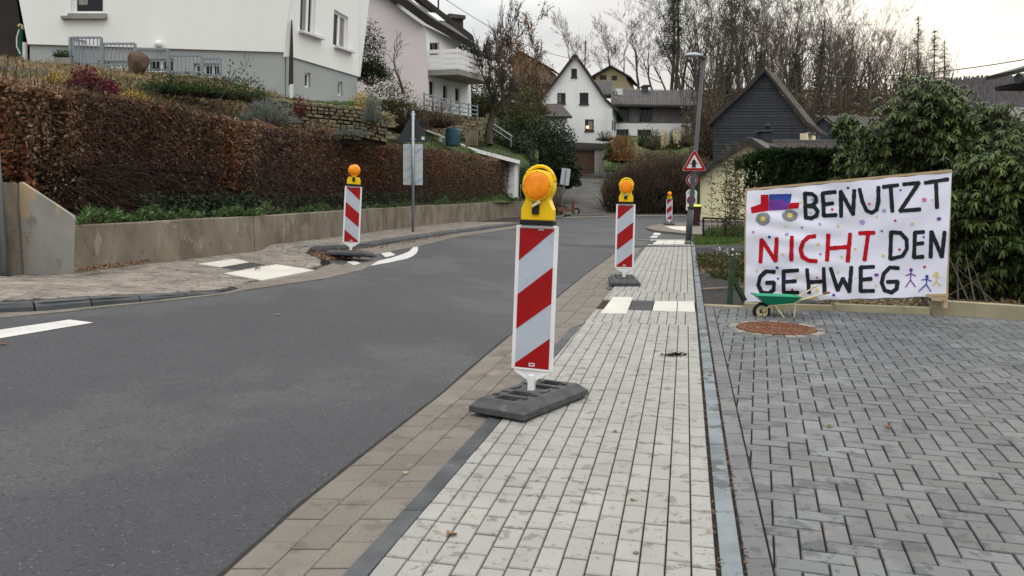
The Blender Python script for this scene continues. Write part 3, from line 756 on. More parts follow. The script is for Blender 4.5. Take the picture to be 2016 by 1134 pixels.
# beige gutter on the left
def gl(px): return G(*px)[:2]
lg = patch('gutter', M_['joint_light'], [(440, 579), (640, 546), (716, 531), (698, 521), (640, 512), (606, 497), (708, 491), (870, 464), (1032, 442), (1020, 449), (900, 467), (823, 485.5), (760, 497), (706, 511), (717, 532), (640, 549.5), (449, 577)][:0] or
           [(430, 580), (560, 546), (618, 533), (655, 519), (717, 531), (640, 549.5), (449, 577)], .006, .3, label='beige gutter along the left kerb')
polys = []
E0 = [G(*p)[:2] for p in ((-80, 637), (0, 627), (134, 615), (285, 596.5), (449, 576.5), (640, 549.5), (717, 531.5))]
I0 = [G(*p)[:2] for p in ((-80, 630), (0, 620), (69, 616), (181, 606), (280, 597), (449, 571), (560, 552))]
ey = [p[1] for p in E0]; ex = [p[0] for p in E0]
xE = lambda y: float(np.interp(y, ey, ex))
y = 7.0
while y < 14.0:
    y1 = y+.235
    nr = 1 if y < 9.3 else 3
    for r_ in range(nr):
        def q_(yy_, f):
            a = xleft(yy_)+.014 if yy_ < 10.2 else xE(yy_)-.42; b = max(xE(yy_), xleft(yy_)+.1)
            return a+(b-a)*(r_+f)/nr
        polys.append([(q_(y+.003, .01), y+.003), (q_(y1, .01), y1), (q_(y1, .98), y1), (q_(y+.003, .98), y+.003)])
    y = y1+.003
pieces(polys, lg, M_['paver_beige'], 'paver', 'pavers', .03, .003, .012)
gedge = [G(*p)[:2] for p in ((640, 512), (706, 511), (760, 497), (823, 485.5), (900, 467), (1020, 449), (1036, 446))]
gy = [p[1] for p in gedge]; gx_ = [p[0] for p in gedge]
st = []
for y in np.arange(15.4, 36, .5):
    y = float(y); st.append(((xk(y)-.02, y), (max(xk(y)+.15, float(np.interp(y, gy, gx_))), y)))
lg2 = sheet('gutter', M_['joint_light'], st, .005, 3, label='beige gutter strip below the far left kerb')
polys = []
for i in range(88):
    y = 15.2+i*.235
    for r_ in range(3):
        def q2(yy_, f):
            a = xk(yy_)+.015; b = max(xk(yy_)+.15, float(np.interp(yy_, gy, gx_)))-.01; return a+(b-a)*(r_+f)/3
        polys.append([(q2(y+.003, .01), y+.003), (q2(y+.232, .01), y+.232), (q2(y+.232, .98), y+.232), (q2(y+.003, .98), y+.003)])
pieces(polys, lg2, M_['paver_beige'], 'paver', 'pavers', .03, .0025, .010)
# painted markings
patch('road_marking', M_['paint'], [(-60, 659), (0, 650), (137, 630), (184, 636), (0, 667), (-60, 676)], .005, .5, label='broad white painted line at the left edge of the road')
patch('road_marking', M_['paint'], [(699, 524), (740, 515), (768, 508.5), (792, 501), (804, 496), (811, 490), (813, 487), (823, 486), (823, 493), (820, 499), (812, 505), (800, 510), (765, 517.5), (714, 526.5)], .005, .5, label='white painted line curving round the end of the parking bay')
patch('road_marking', M_['paint'], [(750, 500), (768, 497), (779, 503), (759, 508)], .013, .5, label='short white block marking inside the parking bay')
patch('road_marking', M_['paint'], [(682, 517), (700, 515), (710, 520), (697, 523.5)], .013, .5, label='short white marking beside the tilted foot plate')
# side street mouth: second pavement nose, plates and white dashes
nose = patch('traffic_island', M_['paver_beige'], [(1272, 452), (1283, 447.5), (1300, 444.5), (1322, 442.5), (1420, 441), (1420, 468), (1385, 466), (1349, 463.5), (1303, 459), (1284, 456)], .07, .6, label='rounded beige pavement nose beyond the side street', thick=.1)
patch('road_marking', M_['plate_white'], [(1308, 449.3), (1350, 449.3), (1350, 459), (1324, 455.5)], .078, .6, label='white plates on the pavement nose')
patch('road_marking', M_['paint'], [(1288, 458.5), (1301, 459), (1299, 463.4), (1285, 463)], .006, .6, label='white dash nearest the pavement nose')
patch('road_marking', M_['paint'], [(1284, 464.5), (1296, 465), (1293, 468.2), (1279, 467.8)], .006, .6, label='white dash nearest the pavement')
# strips of garden ground on the right
patch('gravel_bed', M_['gravel'], [(1385, 603), (1372, 528), (1364, 492), (1362, 478), (1480, 470), (1520, 500), (1560, 600), (2030, 628), (2300, 640), (2300, 520), (1700, 470), (1500, 440), (1362, 440)][:10], -.005, .6, label='dark gravel ground beside the pavement')
# ------------------------------------------------------------ retaining wall
WT = {143: 443, 285: 437, 402: 430, 503: 425.5, 640: 417, 763: 409, 879: 403, 990: 398, 1032: 395.5}
wallpts = {px: G(px, by) for px, by in ((143, 542), (285, 523), (402, 509), (503, 497), (640, 479), (763, 460), (879, 446), (990, 433.5), (1032, 430))}
def walltop(px): P = wallpts[px]; return D(px, WT[px], P[1])[2]
retw = thing('retaining_wall', 'long stained low concrete retaining wall below the brown beech hedge', 'retaining wall', wallpts[503])
groups = [(143, 285, 402, 503), (503, 640, 763), (763, 879), (879, 990), (990, 1032)]
for gpx in groups:
    b_ = MB()
    for a, b in zip(gpx[:-1], gpx[1:]):
        A, B = Vector(wallpts[a]), Vector(wallpts[b]); d = (B-A).normalized(); nrm = Vector((d.y, -d.x, 0))
        if nrm.dot(-A) < 0: nrm = -nrm
        g0 = d*.012 if a == gpx[0] else d*0; g1 = d*.012 if b == gpx[-1] else d*0
        za, zb = walltop(a), walltop(b); ins = nrm*-.03; th = nrm*-.24
        def sec(P, z): return [Vector((P.x, P.y, P.z-.3)), Vector((P.x, P.y, z-.015))+ins*.8, Vector((P.x, P.y, z))+ins*1.3, Vector((P.x, P.y, z))+th, Vector((P.x, P.y, P.z-.3))+th]
        b_.hexa(sec(A+g0, za), sec(B-g1, zb))
    b_.build('wall_panel', M_['concrete'], retw)
pl = VP((37, 10.25), (143, 10.44))
prism(pl, [(37, 360), (41, 358), (141, 424), (144, 430), (144, 552), (41, 552)], 0, -.2, 'wing_wall', M_['concrete_pale'], None)
o = bpy.data.objects['wing_wall']; setp(o, 'pale cracked concrete wing wall with sloping top at the end of the hedge', 'wall')
pl = VP((-60, 9.9), (43, 10.1))
o = prism(pl, [(-60, 359), (-10, 359), (26, 359), (29, 362), (43, 552), (-60, 552)], 0, -.2, 'wall_slab', M_['concrete'], None)
setp(o, 'mossy upright concrete slab at the left edge beside the grey pole', 'wall')
# ------------------------------------------------------------ left bank
PXS = [-160, 0, 150, 310, 430, 510, 560, 640, 707, 760, 850, 930, 1015, 1060]
def wY(px): return float(np.interp(px, [-160, 143]+[503, 763, 879, 990, 1032, 1060], [10.0, 10.44, 14.4, 22.0, 28.7, 37.4, 39.5, 43]))
def hedge_top(px): return float(np.interp(px, [-160, 0, 40, 139, 197, 247, 309, 400, 440, 560, 650, 710, 785, 834, 900, 1014, 1060], [152, 155, 166, 181, 184, 194, 204, 222, 231, 250, 266, 275, 287, 292, 299, 317, 330]))
def wz(px): return float(np.interp(px, [143, 285, 402, 503, 640, 763, 879, 990, 1032], [walltop(k) for k in (143, 285, 402, 503, 640, 763, 879, 990, 1032)]))
def row(fy, fz=None, fp=None):
    out_ = []
    for px in PXS:
        Y = fy(px); z = fz(px, Y) if fz else D(px, fp(px), Y)[2]; out_.append((ray(px, 400)[0]*Y/ray(px, 400)[1], Y, z))
    return out_
I = lambda xs_, vs: (lambda px: float(np.interp(px, xs_, vs)))
mx = lambda px: wY(px)
r0 = row(lambda p: wY(p)+.12, lambda p, Y: wz(p)-.03)
r1 = row(lambda p: wY(p)+.75, lambda p, Y: wz(p)+.12)
r2 = row(lambda p: wY(p)+1.9, lambda p, Y: wz(p)+.5)
r3 = row(lambda p: wY(p)+2.6, lambda p, Y: D(p, hedge_top(p)+8, wY(p)+2.6)[2])
f4 = I([-160, 0, 150, 310, 430, 510, 640, 760, 850, 930, 1015], [15, 15, 15.3, 15.5, 16, 17.5, 20.5, 27, 33, 38, 44])
r4 = row(lambda p: max(f4(p), wY(p)+3.4), fp=I([-160, 0, 150, 230, 310, 430, 510, 640, 760, 850, 930, 1015], [140, 142, 158, 178, 200, 214, 250, 262, 268, 274, 288, 305]))
f5 = I([-160, 0, 150, 310, 430, 510, 560, 640, 707, 760, 850, 930, 1015], [17, 17, 17.5, 17.5, 17.5, 19, 19.6, 20.7, 21.6, 29, 36, 42, 50])
r5 = row(lambda p: max(f5(p), wY(p)+3.9), fp=I([-160, 0, 150, 310, 430, 510, 560, 640, 707, 760, 850, 930, 1015], [118, 126, 142, 168, 184, 188, 196, 205, 214, 232, 255, 270, 290]))
f6 = I([-160, 0, 150, 310, 430, 560, 640, 707, 760, 850, 930, 1015], [20, 20.3, 20.6, 21, 21.4, 22.4, 24, 26, 33, 42, 50, 60])
r6 = row(f6, fp=I([-160, 0, 60, 130, 310, 430, 560, 640, 707, 760, 850, 930, 1015], [104, 110, 118, 128, 143, 154, 190, 200, 207, 214, 226, 236, 262]))
r7 = row(lambda p: f6(p)+12, lambda p, Y: D(p, 200, f6(p))[2]+1.4)
r8 = row(lambda p: f6(p)+60, lambda p, Y: D(p, 200, f6(p))[2]+9)
rows_ = [r0, r1, r2, r3, r4, r5, r6, r7, r8]
def loft(name, rws, m, nu, nv, kind='structure', label=None, amp=.03):
    Rr = np.array(rws); nr, nc, _ = Rr.shape
    V = []
    for j in range((nr-1)*nv+1):
        a = min(j//nv, nr-2); t = (j-a*nv)/nv
        for i in range((nc-1)*nu+1):
            b = min(i//nu, nc-2); u = (i-b*nu)/nu
            p = (Rr[a, b]*(1-u)+Rr[a, b+1]*u)*(1-t)+(Rr[a+1, b]*(1-u)+Rr[a+1, b+1]*u)*t
            V.append((p[0], p[1], p[2]+amp*math.sin(p[0]*3.1+p[1]*1.7)*math.sin(p[1]*2.3-p[0])))
    w_ = (nc-1)*nu+1
    Fs = [(j*w_+i, j*w_+i+1, (j+1)*w_+i+1, (j+1)*w_+i) for j in range((nr-1)*nv) for i in range(w_-1)]
    o = mk(name, V, Fs, m, smooth=True); o['kind'] = kind
    if label: o['label'] = label
    return o
bank = loft('bank', [r_[:10] for r_ in rows_], M_['straw'], 4, 4, label='straw-covered garden slope rising behind the hedge to the white house')
loft('upper_garden', [r_[9:] for r_ in rows_], M_['lawn'], 4, 4, label='grassy garden ground below the pink house')
RA = np.array(rows_)
def bank_pt(a, b):       # a = row parameter, b = column parameter
    i, j = min(int(a), RA.shape[0]-2), min(int(b), RA.shape[1]-2); t, u = a-i, b-j
    return (RA[i, j]*(1-u)+RA[i, j+1]*u)*(1-t)+(RA[i+1, j]*(1-u)+RA[i+1, j+1]*u)*t
def col_of(px): return float(np.interp(px, PXS, range(len(PXS))))
def scatter_bank(n, a0, a1, p0, p1):
    return np.array([bank_pt(random.uniform(a0, a1), col_of(random.uniform(p0, p1))) for _ in range(n)])
# straw, weeds, ground plants
P = scatter_bank(9000, 3.2, 6.0, -100, 560); dd = rnd_unit(len(P)); dd[:, 2] = np.abs(dd[:, 2])*.5
V_, F_ = leaf_mesh(P, .16, aspect=.10, dirs=dd); o = mk('straw', V_, F_, M_['L_straw'], tint=np.repeat(RNG.random(len(P)), 2)); setp(o, 'dry straw lying on the garden slope', 'straw', kind='stuff')
P = scatter_bank(9000, 3.1, 5.2, 200, 1015); dd = rnd_unit(len(P)); dd[:, 2] = np.abs(dd[:, 2])+.4
V_, F_ = leaf_mesh(P, .10, aspect=.2, dirs=dd); o = mk('grass', V_, F_, M_['L_mixgreen'], tint=np.repeat(RNG.random(len(P)), 2)); setp(o, 'short weedy growth on the bank under the dry stone wall', 'grass', kind='stuff')
P = scatter_bank(5000, 4.2, 5.6, 760, 1030); dd = rnd_unit(len(P)); dd[:, 2] = np.abs(dd[:, 2])+.6
V_, F_ = leaf_mesh(P, .16, aspect=.2, dirs=dd); o = mk('grass', V_, F_, M_['L_grass'], tint=np.repeat(RNG.random(len(P)), 2)); setp(o, 'green grass strip beside the sloping white-edged roof', 'grass', kind='stuff')
# plants along the wall top (clumps)
wd = []
for px0, px1, dn, hgt in ((152, 250, 1.0, .22), (250, 345, 1.2, .26), (345, 400, .5, .2), (420, 480, 1.2, .24), (480, 560, 1.1, .22), (585, 655, .9, .22), (655, 760, .25, .15), (765, 810, .7, .25), (855, 885, 1.0, .3), (915, 1030, .9, .32)):
    n = int((px1-px0)*dn*18)
    for _ in range(n):
        px = random.uniform(px0, px1); u = random.random(); Y = wY(px)+.06+random.random()**1.5*.75
        x = ray(px, 400)[0]*Y/ray(px, 400)[1]; h_ = hgt*random.random()*(1-abs(2*(px-px0)/(px1-px0)-1)**3)*(.55+.45*math.sin(px*.17)*math.sin(px*.061+1))
        wd.append((x, Y, wz(px)+.0+h_+(Y-wY(px))*.12))
P = np.array(wd); dd = rnd_unit(len(P)); dd[:, 2] = np.abs(dd[:, 2])*.8+.1; dd[:, 1] -= .3
V_, F_ = leaf_mesh(P, .085, aspect=.28, dirs=dd); o = mk('ground_cover', V_, F_, M_['L_weed'], tint=np.repeat(RNG.random(len(P)), 2)); setp(o, 'fresh green weeds spilling over the top of the concrete wall', 'ground cover', kind='stuff')
ivp = []
for _ in range(9000):
    px = random.uniform(280, 1012); Y = wY(px)+random.uniform(.3, .72); x = ray(px, 400)[0]*Y/ray(px, 400)[1]; ivp.append((x, Y, wz(px)+random.random()**1.6*.42))
P = np.array(ivp); V_, F_ = leaf_mesh(P, .06, aspect=.8); o = mk('ivy', V_, F_, M_['L_ivy'], tint=np.repeat(RNG.random(len(P)), 2)); setp(o, 'dark ivy creeping along the foot of the beech hedge', 'ivy', kind='stuff')
# ------------------------------------------------------------ beech hedge
hedge = thing('beech_hedge', 'long clipped beech hedge with withered brown leaves above the concrete wall', 'hedge', bank_pt(1, col_of(430)))
def hedge_pt(px, v, dpt):
    """v 0..1 height, dpt depth behind the front face in metres"""
    Y0 = wY(px)+.72; Y = Y0+dpt
    zt = D(px, hedge_top(px), Y0)[2]; zb = wz(px)+.10
    x = ray(px, 400)[0]*Y0/ray(px, 400)[1]
    return (x, Y, zb+(zt-zb)*v)
def lump(px, v): return .07*math.sin(px*.045+v*3)+.05*math.sin(px*.11-v*7)+.04*math.sin(px*.021)
nl = 92000
pxr = np.empty(nl)
# more leaves per metre far away is not needed: sample uniformly in pixels
pxr = RNG.uniform(-130, 1014, nl); P = np.empty((nl, 3)); tint = np.empty(nl); keep = np.ones(nl, bool)
for i in range(nl):
    px = pxr[i]; u = random.random()
    if u < .80:
        v = random.random()**.8; dp = abs(random.gauss(0, .10))+lump(px, v)-.02
        if px < 640 and v < .42 and random.random() < (.86-.5*v) * (1 if px < 520 else .55): keep[i] = False     # bare lower part
        elif px < 560 and v < .6 and random.random() < .25: keep[i] = False
    else:
        dp = random.uniform(0, .9); v = 1.0-random.random()*.05+.02*math.sin(px*.3)+.03*math.sin(px*.09)
    P[i] = hedge_pt(px, v, dp)
    base = .42+.20*math.sin(px*.013+1)+.22*(v-.5)
    tint[i] = min(1, max(0, base+random.gauss(0, .30)))
P = P[keep]; tint = tint[keep]; px_k = pxr[keep]
dd = rnd_unit(len(P)); dd[:, 2] -= .5; dd[:, 1] -= .25
dist = P[:, 1]
V_, F_ = leaf_mesh(P, .062, aspect=.5, dirs=dd)
mk('foliage', V_, F_, M_['L_beech'], hedge, tint=np.repeat(tint, 2))
br = []
for c_, s_, n, vlo, vhi in ((20, 50, 420, .3, .98), (60, 40, 90, .2, .5), (455, 34, 420, .25, .95), (720, 60, 700, .3, .95), (870, 25, 420, .5, .95), (600, 30, 160, .4, .9)):
    for _ in range(n):
        px = random.gauss(c_, s_*.5)
        if px > 1010: continue
        br.append(hedge_pt(px, random.uniform(vlo, vhi), abs(random.gauss(0, .05))+lump(px, .5)-.06))
P = np.array(br); V_, F_ = leaf_mesh(P, .075, aspect=.62); mk('foliage', V_, F_, M_['L_beech_bright'], hedge, tint=np.repeat(RNG.random(len(P)), 2))
A, B, ra, rb = [], [], [], []
for i in range(24000):
    px = random.uniform(-130, 1012)
    v = random.random() if random.random() < .5 else random.random()*.5
    dp = random.uniform(.02, .8)+lump(px, v); a = np.array(hedge_pt(px, v, dp)); d = np.array([random.gauss(0, 1), random.gauss(0, .5), random.gauss(.1, .55)])
    if random.random() < .25: d = np.array([random.gauss(0, .2), random.gauss(0, .2), 1.2])
    d /= np.linalg.norm(d); L_ = random.uniform(.15, .5); A.append(a); B.append(a+d*L_); r_ = random.uniform(.0025, .008); ra.append(r_); rb.append(r_*.5)
keepi = [i for i in range(len(A)) if B[i][2] > wz(float(np.interp(A[i][1], [wY(p) for p in range(143, 1032, 20)], list(range(143, 1032, 20)))))]
V_, F_ = seg_mesh(np.array(A)[keepi], np.array(B)[keepi], np.array(ra)[keepi], np.array(rb)[keepi]); mk('branches', V_, F_, M_['twig_hedge'], hedge)
# dense dark inside of the hedge: interlaced old leaves and litter
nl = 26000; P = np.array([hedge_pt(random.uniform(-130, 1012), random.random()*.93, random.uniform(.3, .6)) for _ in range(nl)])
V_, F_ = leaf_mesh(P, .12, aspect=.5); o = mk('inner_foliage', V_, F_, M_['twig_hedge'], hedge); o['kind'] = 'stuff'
P = np.array([(lambda px: hedge_pt(px, 0, random.uniform(-.5, .3)))(random.uniform(-60, 900)) for _ in range(2600)]); P[:, 2] += RNG.random(len(P))*.05-.06
dd = rnd_unit(len(P)); dd[:, 2] *= .3; V_, F_ = leaf_mesh(P, .07, aspect=.6, dirs=dd); o = mk('leaf_litter', V_, F_, M_['L_beech'], tint=np.repeat(RNG.random(len(P)), 2)); setp(o, 'fallen beech leaves on the soil behind the wall top', 'leaf litter', kind='stuff')

# ------------------------------------------------------------ window helper
def window(pl, x0, y0, x1, y1, parent, fr='win_frame', depth=.12, mull=(), trans=(), fw=.07, sill=None, curtain=None, quad=None, sillm='concrete_pale'):
    """frame with panes set `depth` behind the wall face; corners may be given as a quad (tl,tr,br,bl)"""
    q = quad or [(x0, y0), (x1, y0), (x1, y1), (x0, y1)]
    P = [pl.pt(*p) for p in q]
    c = sum((p for p in P), Vector())/4
    def lerp(u, v): return (P[0]*(1-u)+P[1]*u)*(1-v)+(P[3]*(1-u)+P[2]*u)*v
    w_ = (P[1]-P[0]).length; h_ = (P[3]-P[0]).length; fu, fv = fw/w_, fw/h_
    b_ = MB(); n = pl.n
    def strip(u0, v0, u1, v1, f0, f1):
        r_ = [lerp(u0, v0), lerp(u1, v0), lerp(u1, v1), lerp(u0, v1)]
        b_.hexa([p+n*f1 for p in r_], [p+n*f0 for p in r_])
    d0, d1 = -depth+.04, -depth-.03
    strip(0, 0, 1, fv, d0, d1); strip(0, 1-fv, 1, 1, d0, d1); strip(0, fv, fu, 1-fv, d0, d1); strip(1-fu, fv, 1, 1-fv, d0, d1)
    for m_ in mull: strip(m_-fu*.6, fv, m_+fu*.6, 1-fv, d0-.002, d1)
    for m_ in trans: strip(fu, m_-fv*.25, 1-fu, m_+fv*.25, d0-.004, d1)
    f = b_.build('window', M_[fr], parent)
    r_ = [lerp(fu, fv), lerp(1-fu, fv), lerp(1-fu, 1-fv), lerp(fu, 1-fv)]
    MB().hexa([p+n*(-depth-.012) for p in r_], [p+n*(-depth) for p in r_]).build('pane', M_['glass'], f)
    if curtain:
        for (u0, u1, v1) in curtain:
            r_ = [lerp(u0, fv), lerp(u1, fv), lerp(u1, v1), lerp(u0, v1)]
            MB().hexa([p+n*(-depth+.002) for p in r_], [p+n*(-depth+.006) for p in r_]).build('curtain', M_['curtain'], f)
    if sill:
        e = sill; r_ = [lerp(-.06, 1), lerp(1.06, 1), lerp(1.06, 1+e/h_), lerp(-.06, 1+e/h_)]
        MB().hexa([p+n*-.02 for p in r_], [p+n*.10 for p in r_]).build('sill', M_[sillm], f)
    return f
# ------------------------------------------------------------ left white house
LH = VP((52, 21.0), (560, 22.0)); LS = VP((566, 22.15), (707, 25.6))
lh = thing('white_house', 'big white rendered house with grey plinth and slanting end walls on the slope', 'house', LH.pt(300, 150))
w1 = rect(140, -70, 208, 28)
prism(LH, [(10, -170), (590, -170), (571, 0), (560, 103), (310, 95), (55, 87), (38, 0)], .02, -.28, 'wall', M_['white_wall'], lh, holes=[w1])
bw = [rect(190, 118, 208, 131), rect(209, 119, 250, 133), (rect(288, 115, 342, 141)), rect(381, 124, 433, 151)]
prism(LH, [(57, 88), (310, 95.5), (559, 103.5), (559, 215), (57, 150)], -.05, -.26, 'plinth', M_['grey_wall'], lh, holes=bw)
prism(LS, [(572, -170), (572, 111), (707, 151), (707, -170)], .0, -.28, 'wall', M_['white_wall'], lh, holes=[[(593, -40), (623, -26), (619, 70), (590, 62)], [(658, 18), (686, 34), (684, 102), (655, 90)]])
prism(LS, [(566, 109), (572, 112), (706, 151.5), (706, 225), (566, 210)], -.05, -.26, 'plinth', M_['grey_wall'], lh, holes=[rect(603, 143, 614, 172), rect(668, 161, 677, 188)])
PF = VP((700, 25.75), (735, 25.9))
prism(PF, [(700, -170), (750, -170), (727, 0), (709.5, 151), (700, 151)], 0, -.25, 'end_wall', M_['white_wall'], lh)
CP = VP((560, 21.95), (580, 22.1))
prism(CP, [(559, 103), (571, 0), (590, -170), (596, -170), (574, 108), (569, 111), (559, 112)], 0.0, -.1, 'corner_wall', M_['white_wall'], lh)
prism(CP, [(572.6, 40), (574.5, 90), (575, 166), (567.5, 168), (569, 120)], .12, .02, 'downpipe_cover', M_['fascia'], lh)
prism(CP, rect(568, 167, 574.5, 200), .13, .03, 'downpipe', M_['sign_white'], lh)
# rooms behind (closed volume)
A_, B_, C_ = LH.ptw(57, 100, -.3), LH.ptw(556, 100, -.3), LS.ptw(703, 100, -.3)
zt = LH.pt(300, -165).z; zb = LH.pt(300, 200).z-1
back = Vector((-.9, 5.5, 0))
MB().hexa([Vector((p.x, p.y, zb)) for p in (A_, B_, C_, C_+back, A_+Vector((-.6, 9, 0)))], [Vector((p.x, p.y, zt)) for p in (A_, B_, C_, C_+back, A_+Vector((-.6, 9, 0)))]).build('inner_wall', M_['black'], lh)
rp = [A_+Vector((-1.2, -.4, 0)), B_+Vector((.3, -.4, 0)), C_+Vector((.1, 0, 0)), C_+back+Vector((.1, 1, 0)), A_+Vector((-1.8, 10, 0))]
MB().hexa([Vector((p.x, p.y, zt+.02)) for p in rp], [Vector((p.x, p.y, zt+.4)) for p in rp]).build('roof', M_['roof_dark'], lh)
f = window(LH, 0, 0, 0, 0, lh, quad=w1, depth=.14, fw=.10, sill=.13, curtain=[(.16, .42, .78)])
prism(LH, rect(124, 34, 210, 39.5), .16, 0, 'sill', M_['concrete_pale'], lh)
window(LS, 0, 0, 0, 0, lh, quad=[(593, -40), (623, -26), (619, 70), (590, 62)], depth=.12, fw=.08, mull=(.62,), curtain=[(.35, .6, .95)])
window(LS, 0, 0, 0, 0, lh, quad=[(658, 18), (686, 34), (684, 102), (655, 90)], depth=.12, fw=.08, mull=(.5,), curtain=[(.55, .95, .95)])
prism(LS, [(588, 60), (632, 75), (632, 79.5), (588, 64.5)], .16, 0, 'sill', M_['sign_white'], lh)
prism(LS, [(657, 90), (692, 102), (692, 106), (657, 94)], .16, 0, 'sill', M_['sign_white'], lh)
for q in (rect(603, 143, 614, 172), rect(668, 161, 677, 188)): window(LS, 0, 0, 0, 0, lh, quad=q, depth=.16, fw=.05)
for i, q in enumerate(bw): window(LH, 0, 0, 0, 0, lh, quad=q, depth=.2, fw=.05, mull=[(.5,), (.2, .4, .6, .8), (.5,), (.35, .7)][i])
g = LH.pt(316, 88)
MB().lathe([(.03, -.02), (.07, .0), (.10, .05), (.105, .1), (.08, .16), (.02, .19)], 16, tuple(g+Vector((0, -.12, -.1)))).build('wall_lamp', M_['plast_white'], lh, smooth=True)
# railings in front of the house
rl = thing('metal_railing', 'stepped grey-blue steel railing with an open gate below the white house', 'railing', LH.pt(300, 140, .9))
RP = VP((138, 20.2), (434, 20.8))
for (x0, x1, yt, yb) in ((138.5, 199.5, 74, 126), (202.5, 265.5, 86, 130), (268, 330.5, 97, 139), (333.5, 396.5, 109, 144), (399, 434, 115, 149)):
    b_ = MB(); b_.bar(RP.pt(x0, yt), RP.pt(x0, yb+6), .06); b_.build('post', M_['rail_paint'], rl)
    b_ = MB(); b_.bar(RP.pt(x1, yt), RP.pt(x1, yb+6), .06); b_.build('post', M_['rail_paint'], rl)
    MB().bar(RP.pt(x0, yt), RP.pt(x1, yt), .045).build('rail', M_['rail_paint'], rl)
    MB().bar(RP.pt(x0, yb-2), RP.pt(x1, yb-2), .035).build('rail', M_['rail_paint'], rl)
    n = 8 if x1-x0 > 50 else 5
    for i in range(1, n):
        x = x0+(x1-x0)*i/n; MB().bar(RP.pt(x, yt), RP.pt(x, yb-2), .018).build('bar', M_['rail_paint'], rl)
GP = VP((144, 20.3), (182, 21.2))
b_ = MB(); q = [(144, 78), (181, 84), (183, 126), (144, 125)]
for a, b in ((0, 1), (1, 2), (2, 3), (3, 0)): b_.bar(GP.pt(*q[a]), GP.pt(*q[b]), .05)
for i in range(1, 6): b_.bar(GP.pt(144+37*i/6, 78+i), GP.pt(144+37*i/6, 125), .018)
b_.build('gate', M_['rail_paint'], rl)
# planter, boulder, left neighbour
pb = thing('planter', 'pale stone planter with a clipped green bush beside the railing gate', 'planter', LH.pt(124, 122, 1.0))
P1 = VP((108, 20.0), (140, 20.1)); prism(P1, rect(109, 113, 139, 126), 0, -.35, 'trough', M_['concrete_pale'], pb)
c = P1.pt(124, 112, -.18); P = zshape_points((c.x, c.y, c.z), (.24, .18, .17), 700, .5); leaves('foliage', P, .05, M_['L_box'], pb)
def rock(name, label, cat, c, d, m, seed=1):
    bm = bmesh.new(); bmesh.ops.create_icosphere(bm, subdivisions=3, radius=1); rs = random.Random(seed)
    pts = [Vector((rs.gauss(0, 1), rs.gauss(0, 1), rs.gauss(0, 1))).normalized() for _ in range(14)]
    for v in bm.verts:
        k = min(1.0, min((.80/max(.05, v.co.normalized().dot(p))) if v.co.normalized().dot(p) > .1 else 2 for p in pts)); v.co = v.co*k; v.co = Vector((v.co.x*d[0], v.co.y*d[1], v.co.z*d[2]))
    V = [tuple(v.co+Vector(c)) for v in bm.verts]; bm.verts.index_update(); Fs = [tuple(v.index for v in f.verts) for f in bm.faces]; bm.free()
    return setp(mk(name, V, Fs, m), label, cat)
c = D(272, 124, 19.9); rock('boulder', 'rounded brown boulder in front of the steel railing', 'boulder', c, (.27, .22, .33), M_['boulder'], 4)
nb = VP((-80, 23), (46, 23)); o = prism(nb, [(-120, -170), (30, -170), (33, 0), (50, 112), (50, 140), (-120, 140)], 0, -4, 'house_wall', M_['fascia'], None); setp(o, 'dark grey-brown wall of the neighbouring building at the left edge', 'building')
st_ = thing('standpipe', 'green garden standpipe with a coiled hose in front of the dark wall', 'standpipe', D(42, 112, 21.2))
SP = VP((30, 21.3), (60, 21.3))
MB().tube([SP.pt(41, 115), SP.pt(41, 56)], .055, 10).build('pipe', mat('dark_green_paint', (.015, .09, .055)), st_)
MB().tube([SP.pt(36, 52), SP.pt(40, 48), SP.pt(44, 50), SP.pt(44, 58)], .03, 8).build('tap', M_['cream_metal'], st_)
MB().tube([SP.pt(38, 58, .05), SP.pt(33, 75, .05), SP.pt(33, 92, .05), SP.pt(40, 106, .05)], .018, 8).build('hose', M_['sign_white'], st_)
MB().tube([SP.pt(49, 84), SP.pt(50, 120)], .06, 10).build('drainpipe', M_['sign_white'], st_)
